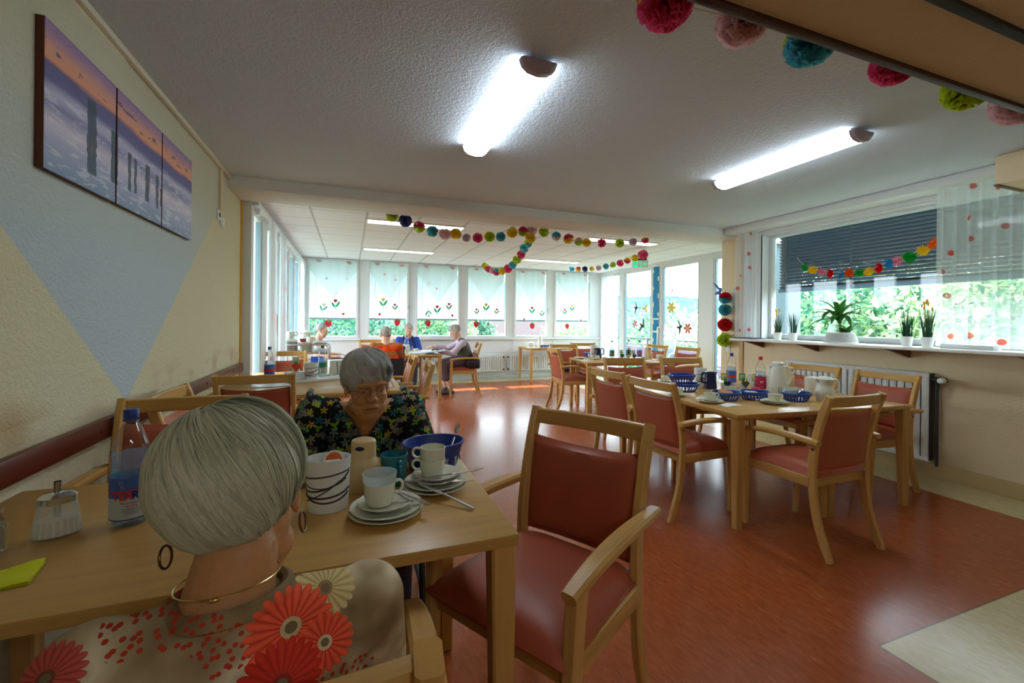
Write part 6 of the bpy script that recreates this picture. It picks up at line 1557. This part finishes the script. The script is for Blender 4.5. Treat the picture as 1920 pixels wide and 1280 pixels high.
# ------------------------------------------------------------ the woman with her back to the camera
J1 = dict(pelvis=(0, .02, .63), chest=(0, -.01, .82), neck=(-.012, .0, .980), head=(-.002, .052, 1.074), hrot=(-14, 14, -8),
    shL=(-.138, -.02, .925), elL=(-.205, .09, .69), wrL=(-.10, .28, .64), hdL=(.7, .7, 0), shR=(.178, .045, .872), elR=(.225, .14, .70), wrR=(.10, .31, .64), hdR=(-.7, .7, 0),
    hipL=(-.09, .08, .61), knL=(-.10, .44, .60), anL=(-.10, .42, .10), hipR=(.09, .08, .61), knR=(.10, .44, .60), anR=(.10, .42, .10), curl=.6)
GERB = [(.108, .938, .045, 20, CRM1, CRM2, (150, 120, 80), .3), (.060, .902, .056, 22, RED1, RED2, (196, 176, 130), .1), (.102, .866, .040, 18, RED1, RED2, (206, 190, 150), .4), (.045, .842, .052, 22, RED2, (170, 40, 26), (140, 50, 36), .2),
        (-.165, .845, .034, 16, (214, 204, 180), (150, 90, 70), (130, 70, 50), 0.), (-.185, .805, .036, 16, (206, 190, 170), (196, 90, 80), (150, 70, 60), .5), (-.165, .935, .034, 20, (190, 84, 74), (150, 60, 56), (120, 70, 50), .2), (-.02, .835, .03, 16, (206, 190, 160), (170, 110, 84), (150, 100, 70), .2)]
MAT['gerb'] = gerbera_fabric()
p1, H1 = person('person', 'person in a beige blouse with red gerbera print, sitting with back to the camera', (-.135, .665, 0), 12, J1,
    dict(skin='skin', top=MAT['gerb'], low=MAT['dark'], shoe=MAT['black']), (HG, reg_short(.42, -.12, -.82), dict(n=13000, L=.080, low=1.12, th=lambda d: .17+.02*max(0, d.z)+.06*abs(d.x)-.16*max(0, -d.z-.15), crown=(-.22, -.18, .95), sweep=lambda d: V((.25*max(0, -d.y), 0, 0)), seed=9, w=.0009, lift=.004)), voxel=.0042, build=.98, sleeve=.62)
# collar band, necklace, ear rings, spectacles
nk = V(J1['neck'])
def ringpts(c, rx, ry, tilt, n=40, a0=0, a1=2*PI): return [V(c)+V((rx*math.cos(a0+(a1-a0)*i/n), ry*math.sin(a0+(a1-a0)*i/n), tilt*math.sin(a0+(a1-a0)*i/n))) for i in range(n)]
part(B().tube(ringpts(nk+V((.004, .012, -.022)), .069, .073, -.012), .009, 8, closed=True, flat=1.3), 'collar', MAT['gerb'], p1)
part(B().tube(ringpts(nk+V((.002, .010, .004)), .0600, .0625, -.010, 60), .0011, 6, closed=True), 'necklace', simple('gold_chain', (214, 190, 120), .25, 1.), p1)
part(B().sph(nk+V((-.012, -.0525, .013)), (.006, .003, .003), 10, 6), 'clasp', bpy.data.materials['gold_chain'], p1)
for s in (-1, 1):
    part(B().tube([H1 @ V((s*.082+.002*math.cos(a), -.012+.014*math.cos(a), -.052+.014*math.sin(a))) for a in [2*PI*i/24 for i in range(24)]], .0017, 8, closed=True), 'ear_ring', MAT['hoop'] if 'hoop' in MAT else simple('bronze_hoop', (120, 90, 56), .3, .9), p1)
glasses(p1, H1, simple('blue_spectacle_frame', (50, 70, 120), .35))

# ------------------------------------------------------------ the people further back
def stripes(name, a, b, p, wd, axis=2):
    n = N(name); c = n.coords(); q = n.sep(c)[axis]
    f = n.math('LESS_THAN', n.math('FRACT', n.math('DIVIDE', q, p)), wd)
    return n.done(n.bsdf(n.mix(f, lin(a), lin(b)), .85, 0, n.bump(n.noise(c, 200, 2), .2, .003), .15))
def JS(**k):
    d = dict(pelvis=(0, 0, .615), chest=(0, .03, .82), neck=(0, .06, .99), head=(0, .12, 1.13), hrot=(0, 15, 0), shL=(-.175, .03, .93), elL=(-.24, .12, .70), wrL=(-.10, .32, .70), hdL=(.5, .8, 0), shR=(.175, .03, .93), elR=(.24, .12, .70), wrR=(.10, .32, .70), hdR=(-.5, .8, 0),
             hipL=(-.09, .05, .605), knL=(-.10, .42, .585), anL=(-.10, .42, .11), hipR=(.09, .05, .605), knR=(.10, .42, .585), anR=(.10, .42, .11), curl=.5)
    d.update(k); return d
MAT['orange'] = stripes('orange_striped_knit', (226, 70, 24), (176, 104, 54), .135, .45)
person('person', 'person in an orange striped sweater in a wheelchair, back to the camera', (.50, 6.52, 0), -4, JS(head=(-.01, .12, 1.105), hrot=(-12, 12, 0)), dict(skin='skin2', top=MAT['orange'], low=MAT['dark'], shoe=MAT['black'], topname='sweater'),
       (HW, reg_short(.42, -.2, -.55), dict(n=1400, L=.05, th=lambda d: .10, seed=5, w=.0018)), build=1.12)
MAT['bluek'] = simple('blue_knit', (38, 78, 176), .85, 0, .08, 60)
pb, Hb = person('person', 'person in a blue sweater with dark braces at the far table, facing the camera', (1.10, 8.93, 0), 178, JS(head=(0, .15, 1.13), hrot=(0, 24, 0), wrL=(-.08, .36, .60), wrR=(.08, .36, .60), elL=(-.24, .1, .68), elR=(.24, .1, .68)), dict(skin='skin2', top=MAT['bluek'], low=MAT['dark'], shoe=MAT['black'], topname='sweater'),
       (HW, reg_short(.50, -.25, -.6), dict(n=1400, L=.06, th=lambda d: .14, seed=6, w=.0018)))
for s in (-1, 1):
    part(B().sweep(bez([(s*.07, -.03, 1.01), (s*.085, .10, .985), (s*.09, .155, .86), (s*.10, .15, .70)], 5), .035, .008), 'brace_strap', MAT['black'], pb)
glasses(pb, Hb, MAT['steel'])
MAT['lilac'] = stripes('lilac_white_check', (206, 190, 204), (184, 164, 184), .02, .4)
MAT['vest'] = simple('olive_grey_vest', (84, 84, 76), .8, 0, .1, 40); MAT['skirt'] = simple('mauve_check_skirt', (112, 92, 104), .85, 0, .18, 90)
pr, Hr = person('person', 'person in dark waistcoat and mauve skirt reading a newspaper, in profile', (1.93, 7.69, 0), 82, JS(pelvis=(0, -.06, .61), chest=(0, .0, .83), neck=(0, .07, 1.0), head=(0, .15, 1.12), hrot=(0, 30, 0), shL=(-.165, .02, .93), shR=(.165, .02, .93), elL=(-.21, .20, .74), elR=(.20, .28, .80), wrL=(-.13, .40, .77), wrR=(.12, .50, .85), hdL=(.2, .9, .1), hdR=(.0, 1, -.1), knL=(-.09, .38, .53), knR=(.09, .38, .53), anL=(-.06, .22, .10), anR=(.07, .30, .10)),
       dict(skin='skin2', top=MAT['lilac'], low=MAT['skirt'], shoe=MAT['dkrad']), (HW, reg_short(.45, -.25, -.6), dict(n=1800, L=.06, th=lambda d: .16, seed=7, w=.0018)), bottom='skirt', build=.95)
v = [((0, -.06, .60), (0, .0, .83), .145, .130), ((0, .0, .83), (0, .04, .92), .125, .095)]
for s in (-1, 1): v += [((s*.07, .0, .83), (s*.06, -.06, .60), .105, .12), ((s*.09, .03, .95), (s*.07, .0, .83), .068, .09)]
blob(v, [], .009, 'waistcoat', MAT['vest'], pr, 4, lambda c: c.y > .09 and c.z > .72 and abs(c.x) < (c.z-.72)*.30)
glasses(pr, Hr, MAT['steel'])
hb = thing('handbag', 'black shoulder bag resting beside the newspaper reader on the chair', 'bag', (2.06, 7.47, .475), 70)
part(B().box(-.06, .06, -.13, .13, .0, .17, .03), 'bag_body', MAT['black'], hb); part(B().box(-.064, .064, -.125, .125, .09, .165, .02), 'flap', MAT['dark'], hb)
part(B().tube(bez([(-.03, .12, .14), (-.05, .05, .26), (-.05, -.05, .26), (-.03, -.12, .14)], 6), .006, 6), 'strap', MAT['black'], hb)
person('person', 'person in a white shirt sitting in profile behind the serving trolley', (-.57, 8.14, 0), -95, JS(head=(0, .12, 1.13), hrot=(0, 4, 0), elR=(.25, .10, .70), wrR=(.25, .33, .70), hdR=(0, 1, 0), elL=(-.25, .10, .70), wrL=(-.25, .33, .70), hdL=(0, 1, 0)), dict(skin='skin2', top=simple('white_shirt', (220, 222, 224), .8), low=MAT['dark'], shoe=MAT['black'], topname='shirt'),
       (HM, reg_short(.45, -.2, -.55), dict(n=1200, L=.05, th=lambda d: .10, seed=8, w=.0018)), sleeve=.4)
# cushions on chairs
def cushion(x, y, z, rz, label, rgb):
    o = B().grid(lambda u, v: ((u-.5)*.40, (v-.5)*.40, .022+.028*(1-abs(2*u-1)**4)*(1-abs(2*v-1)**4)), 14, 14).grid(lambda u, v: ((u-.5)*.40, (v-.5)*.40, .022-.020*(1-abs(2*u-1)**4)*(1-abs(2*v-1)**4)), 14, 14).obj('seat_cushion', simple('cushion_cloth', rgb, .9, 0, .15, 60)); o.location = (x, y, z); o.rotation_euler.z = math.radians(rz); tag(o, label, 'cushion')
cushion(3.47, 6.53, .517, -12, 'dark grey cushion on the chair behind the far right table', (52, 50, 62))
cushion(4.90, 5.65, .517, 4, 'teal blue cushion on the chair nearest the tall glass door', (52, 108, 132))
# ------------------------------------------------------------ outside
def foliage(name, n, centre, rad, size, mats, seed=1, shell=.6, zmin=-9, flat_top=False, aspect=.55):
    """leaf cloud: n leaves (two quads folded on the midrib)"""
    rng = np.random.default_rng(seed); c = np.array(centre); r = np.array(rad)
    d = rng.normal(size=(n, 3)); d /= np.linalg.norm(d, axis=1)[:, None]
    if flat_top: p = (rng.random((n, 3))*2-1)
    else: p = d*(shell+(1-shell)*rng.random((n, 1))**.5)*(1+.22*np.sin(d[:, :1]*7+seed)*np.cos(d[:, 2:]*6+d[:, 1:2]*5))
    p = p*r+c; p = p[p[:, 2] > zmin]; n = len(p)
    a = rng.normal(size=(n, 3)); a[:, 2] -= .35; a /= np.linalg.norm(a, axis=1)[:, None]
    q = np.cross(a, rng.normal(size=(n, 3))); q /= np.linalg.norm(q, axis=1)[:, None]; up = np.cross(q, a)
    s = size*(.6+.8*rng.random((n, 1)))
    V_ = np.stack([p, p+a*s*.5+q*s*aspect*.5+up*s*.10, p+a*s, p+a*s*.5-q*s*aspect*.5+up*s*.10], 1).reshape(-1, 3)
    F_ = np.arange(4*n).reshape(-1, 4)
    return np_mesh(name, V_, F_, mats, rng.integers(0, len(mats), n))
def leafm(nm, rgb, tr=.35):
    n = N(nm); c = n.coords(); b = lin(rgb); col = n.mix(n.noise(c, .8, 2), tuple(x*.7 for x in b), tuple(x*1.25 for x in b))
    d = n.bsdf(col, .32, spec=.6); t = n.n('BsdfTranslucent'); n.set(t, 0, tuple(min(1, x*1.5) for x in b)); m = n.n('MixShader', i_0=tr); n.set(m, 1, d); n.set(m, 2, t); return n.done(m.outputs[0])
LF = [leafm('garden_leaf_mid', (83, 128, 91)), leafm('garden_leaf_light', (123, 159, 107)), leafm('garden_leaf_dark', (43, 94, 72))]
LP = [leafm('pale_leaf', (173, 185, 150)), leafm('pale_leaf_green', (132, 167, 123)), LF[1]]
LD = [leafm('dark_leaf', (36, 86, 70)), leafm('dark_leaf_b', (50, 103, 85)), LF[0]]
bark = simple('bark', (110, 90, 66), .9, 0, .3, 20)
def tree(name, label, cat, loc, crowns, trunk, mats, n, size, seed, group=None, **kw):
    t = thing(name, label, cat, loc, 0, group)
    if trunk:
        b = B()
        for a in trunk: b.tube(bez(a[0], 4), a[1], 8)
        part(b, 'trunk', bark, t)
    Vs = []
    for i, (c, r) in enumerate(crowns):
        o = mk('foliage', foliage('foliage', n, c, r, size, mats, seed+i, **kw), t); o['kind'] = 'stuff'
    return t
struct(B().box(-60, 5.9, 9.75, 60, -2.2, -1.6).box(6.2, 60, -20, 60, -2.3, -1.7).box(-60, -1.7, -20, 9.75, -.35, -.15).obj('ground_outside', simple('lawn', (52, 76, 44), .9, 0, .2, 2), smooth=False))
# hedges behind the back windows
for i, (x, y, w, top, m) in enumerate(((-3.2, 13.5, 2.2, 1.7, LF), (-.3, 13.0, 2.0, 1.75, LD), (2.3, 13.9, 1.5, 1.7, LF), (2.95, 11.9, .55, 1.25, LP), (4.15, 15.6, 1.0, 1.75, LD), (5.45, 16.0, .9, .72, LP), (8.75, 16.0, 1.3, 1.6, LP), (6.9, 18.5, 1.1, .12, LF))):
    tree('garden_bush', ['leftmost green bush behind the first back window', 'dark green bush behind the second back window', 'green bush behind the seated people at the far table', 'pale flowering bush behind the third back window', 'dark bush between the third and fourth back windows', 'low pale bush in front of the tiled roof house', 'pale bush behind the sixth back window', 'small green bush at the foot of the tiled roof house'][i], 'bush', (x, y, -1.7),
         [((0, 0, (top+1.7)*.55), (w, 1.1, (top+1.7)*.5))], [([(0, 0, 0), (.05, 0, .8), (0, .05, 1.6)], .05)], m, 7000, .13, 30+i, 'bushes behind the back windows', shell=.5)
# house with tiled roof
h = thing('house', 'timber framed house with a brown tiled roof beyond the back windows', 'house', (17.0, 40, -3.2), 12)
part(B().box(-3.6, 3.6, 0, 7, 0, 3.0), 'wall', simple('grey_white_render', (104, 110, 114), .8), h, smooth=False)
def roofm():
    n = N('roof_tiles'); c = n.coords(); x, y, z = n.sep(c); f = n.math('FRACT', n.math('MULTIPLY', z, 9.)); col = n.mix(n.math('LESS_THAN', f, .2), n.mix(n.noise(c, 3, 3), lin((60, 48, 47)), lin((74, 60, 58))), lin((48, 38, 38))); return n.done(n.bsdf(col, .8))
b = B(); b.loft([[V((-4.0, -.5, 2.8)), V((-4.0, 7.5, 2.8)), V((-3.2, 3.5, 5.6))], [V((4.0, -.5, 2.8)), V((4.0, 7.5, 2.8)), V((3.2, 3.5, 5.6))]]); part(b, 'roof', roofm(), h, smooth=False)
b = B()
for x in (-3.6, -2.2, -.8, .8, 2.2, 3.6): b.box(x-.09, x+.09, -.05, .0, 0, 3)
for z in (.1, 1.4, 2.8): b.box(-3.6, 3.6, -.05, 0, z-.08, z+.08)
part(b, 'timber_frame', simple('grey_blue_timber', (46, 58, 72), .8), h, smooth=False)
# balcony on the right with railing and chairs
struct(B().box(6.02, 7.75, 3.6, 12, -.25, -.02).obj('balcony_deck', simple('pale_deck', (112, 112, 116), .7, 0, .05, 6), smooth=False))
MAT['rail'] = simple('dark_railing', (26, 34, 44), .5)
rl = thing('balcony_railing', 'dark metal balcony railing with scroll work outside the right glazing', 'railing', (7.65, 3.7, -.02))
b = B()
for z in (.90, .72, .12): b.tube([(0, 0, z), (0, 8.2, z)], .018, 8)
part(b, 'rail', MAT['rail'], rl)
b = B()
for i in range(42):
    y = .1+i*.2; b.tube([(0, y+.085*math.cos(a), .81+.075*math.sin(a)) for a in [2*PI*k/14 for k in range(14)]], .006, 5, closed=True)
part(b, 'scroll_work', MAT['rail'], rl)
b = B(); b.box(-.008, .008, 0, 8.2, .16, .66); part(b, 'lilac_panel', simple('lilac_panel', (92, 74, 96), .6), rl, smooth=False)
for y in (.0, 2.05, 4.1, 6.15, 8.2): b = B(); b.box(-.02, .02, y-.02, y+.02, 0, .92, .003); part(b, 'post', MAT['rail'], rl)
def patio(loc, rz, label):
    t = thing('patio_chair', label, 'chair', loc, rz, 'patio chairs on the balcony')
    for s in (-1, 1):
        b = B(); b.tube(bez([(s*.25, .26, 0), (s*.25, .22, .40), (s*.25, .20, .60), (s*.25, .0, .64), (s*.25, -.26, .62)], 5), .012, 8); part(b, 'arm_frame', MAT['white'], t)
        b = B(); b.tube(bez([(s*.22, -.32, 0), (s*.22, -.22, .42), (s*.22, -.34, .95)], 5), .012, 8); part(b, 'rear_leg', MAT['white'], t)
    part(B().box(-.23, .23, -.22, .24, .40, .43, .008), 'seat', simple('grey_mesh', (130, 146, 156), .7) if 'mesh' not in MAT else MAT['mesh'], t)
    part(B().box(-.22, .22, -.01, .01, .0, .50, .006, mat=M.Translation((0, -.235, .46)) @ M.Rotation(.22, 4, 'X')), 'backrest', MAT['mesh'] if 'mesh' in MAT else bpy.data.materials['grey_mesh'], t)
    return t
MAT['mesh'] = simple('grey_mesh', (130, 146, 156), .7)
patio((6.85, 6.9, -.02), 60, 'white framed patio chair outside the wide door pane'); patio((6.75, 8.2, -.02), 120, 'white framed patio chair left of the blue door post')
patio((6.9, 5.7, -.02), 30, 'white framed patio chair outside the pane beside the pillar')
# trees beyond the balcony
for i, (x, y, r, z, m) in enumerate(((13, 13.5, 2.6, -.3, LF), (17, 16.0, 3.4, .6, LP), (12.0, 9.2, 2.2, -.9, LP), (20, 24, 4.2, .6, LF), (14.5, 20, 2.6, -.8, LF), (24.5, 20.5, 4.0, 1.0, LP))):
    tree('garden_tree', ['green tree beyond the balcony, left of the blue post', 'tall pale tree beyond the balcony, behind the wide door pane', 'low pale tree close to the balcony railing', 'broad green tree farther down the slope', 'round green tree in the field behind the corner curtain', 'pale tree at the right of the balcony view'][i], 'tree', (x, y, -5.6),
         [((0, 0, 4.2+z), (r, r, r*.8)), ((r*.5, -.4*r, 4.2+z-.35*r), (r*.7, r*.7, r*.6))], [([(0, 0, 0), (.1, 0, 2), (0, .1, 3.8+z)], .15)], m, 7000, .22, 60+i, 'trees beyond the balcony', shell=.55)
# wooded hill and field
def hillh(x, y): return 0
b = B(); rr = random.Random(2)
def hf(u, v):
    x = -60+300*u; y0 = 70+v*90; y = y0
    base = -8+v*(22+2.5*math.sin(x*.022+1)+1.5*math.sin(x*.05)); 
    bump = 1.0*(NZ.noise(V((x*.10, y*.16, 0)))+.9*abs(NZ.noise(V((x*.35, y*.35, 3))))) if v > .18 else 0
    return (x, y, base+bump)
b.grid(hf, 260, 70)
def hillm():
    n = N('forest_canopy'); c = n.coords(); x, y, z = n.sep(c); f = n.noise(c, .35, 4, .7)
    col = n.ramp(f, [(.3, lin((40, 66, 76))), (.5, lin((58, 88, 90))), (.68, lin((84, 112, 104)))])
    m = n.n('MapRange', i_1=84., i_2=88.); n.set(m, 0, y); col = n.mix(m.outputs[0], lin((84, 88, 62)), col)
    return n.done(n.bsdf(col, .95, 0, n.bump(n.noise(c, .9, 4, .7), 1., 1.5), .1))
struct(b.obj('hill_outside', hillm()))
# dense shrubs close to the wide right window
for i, (x, y, z, r) in enumerate(((7.9, 5.0, .3, 1.2), (8.3, 3.4, .5, 1.35), (8.1, 1.9, .6, 1.3), (8.4, .4, .7, 1.3), (9.6, 4.2, 1.5, 1.5), (9.8, 2.2, 1.7, 1.6), (9.7, 6.3, 1.0, 1.4))):
    tree('garden_shrub', ['leafy shrub at the left edge of the view through the wide right window', 'leafy shrub behind the dracaena in the wide right window', 'leafy shrub behind the yellow flowered grass in the wide right window', 'leafy shrub behind the wide right curtain', 'taller shrub behind the left half of the wide right window', 'taller shrub behind the right half of the wide right window', 'shrub behind the left curtain of the wide right window'][i], 'shrub', (x, y, -1.7),
         [((0, 0, 1.7+z+.35), (r, r, r*1.1))], [([(0, 0, 0), (.06, .03, 1.2), (.0, .1, 2.0+z)], .035), ([(.3, .2, 0), (.36, .2, 1.2), (.5, .3, 1.8+z)], .03)], [LF, LP, LF, LD, LF, LP, LD][i], 5200, .13, 90+i, 'shrubs outside the wide right window', shell=.35)
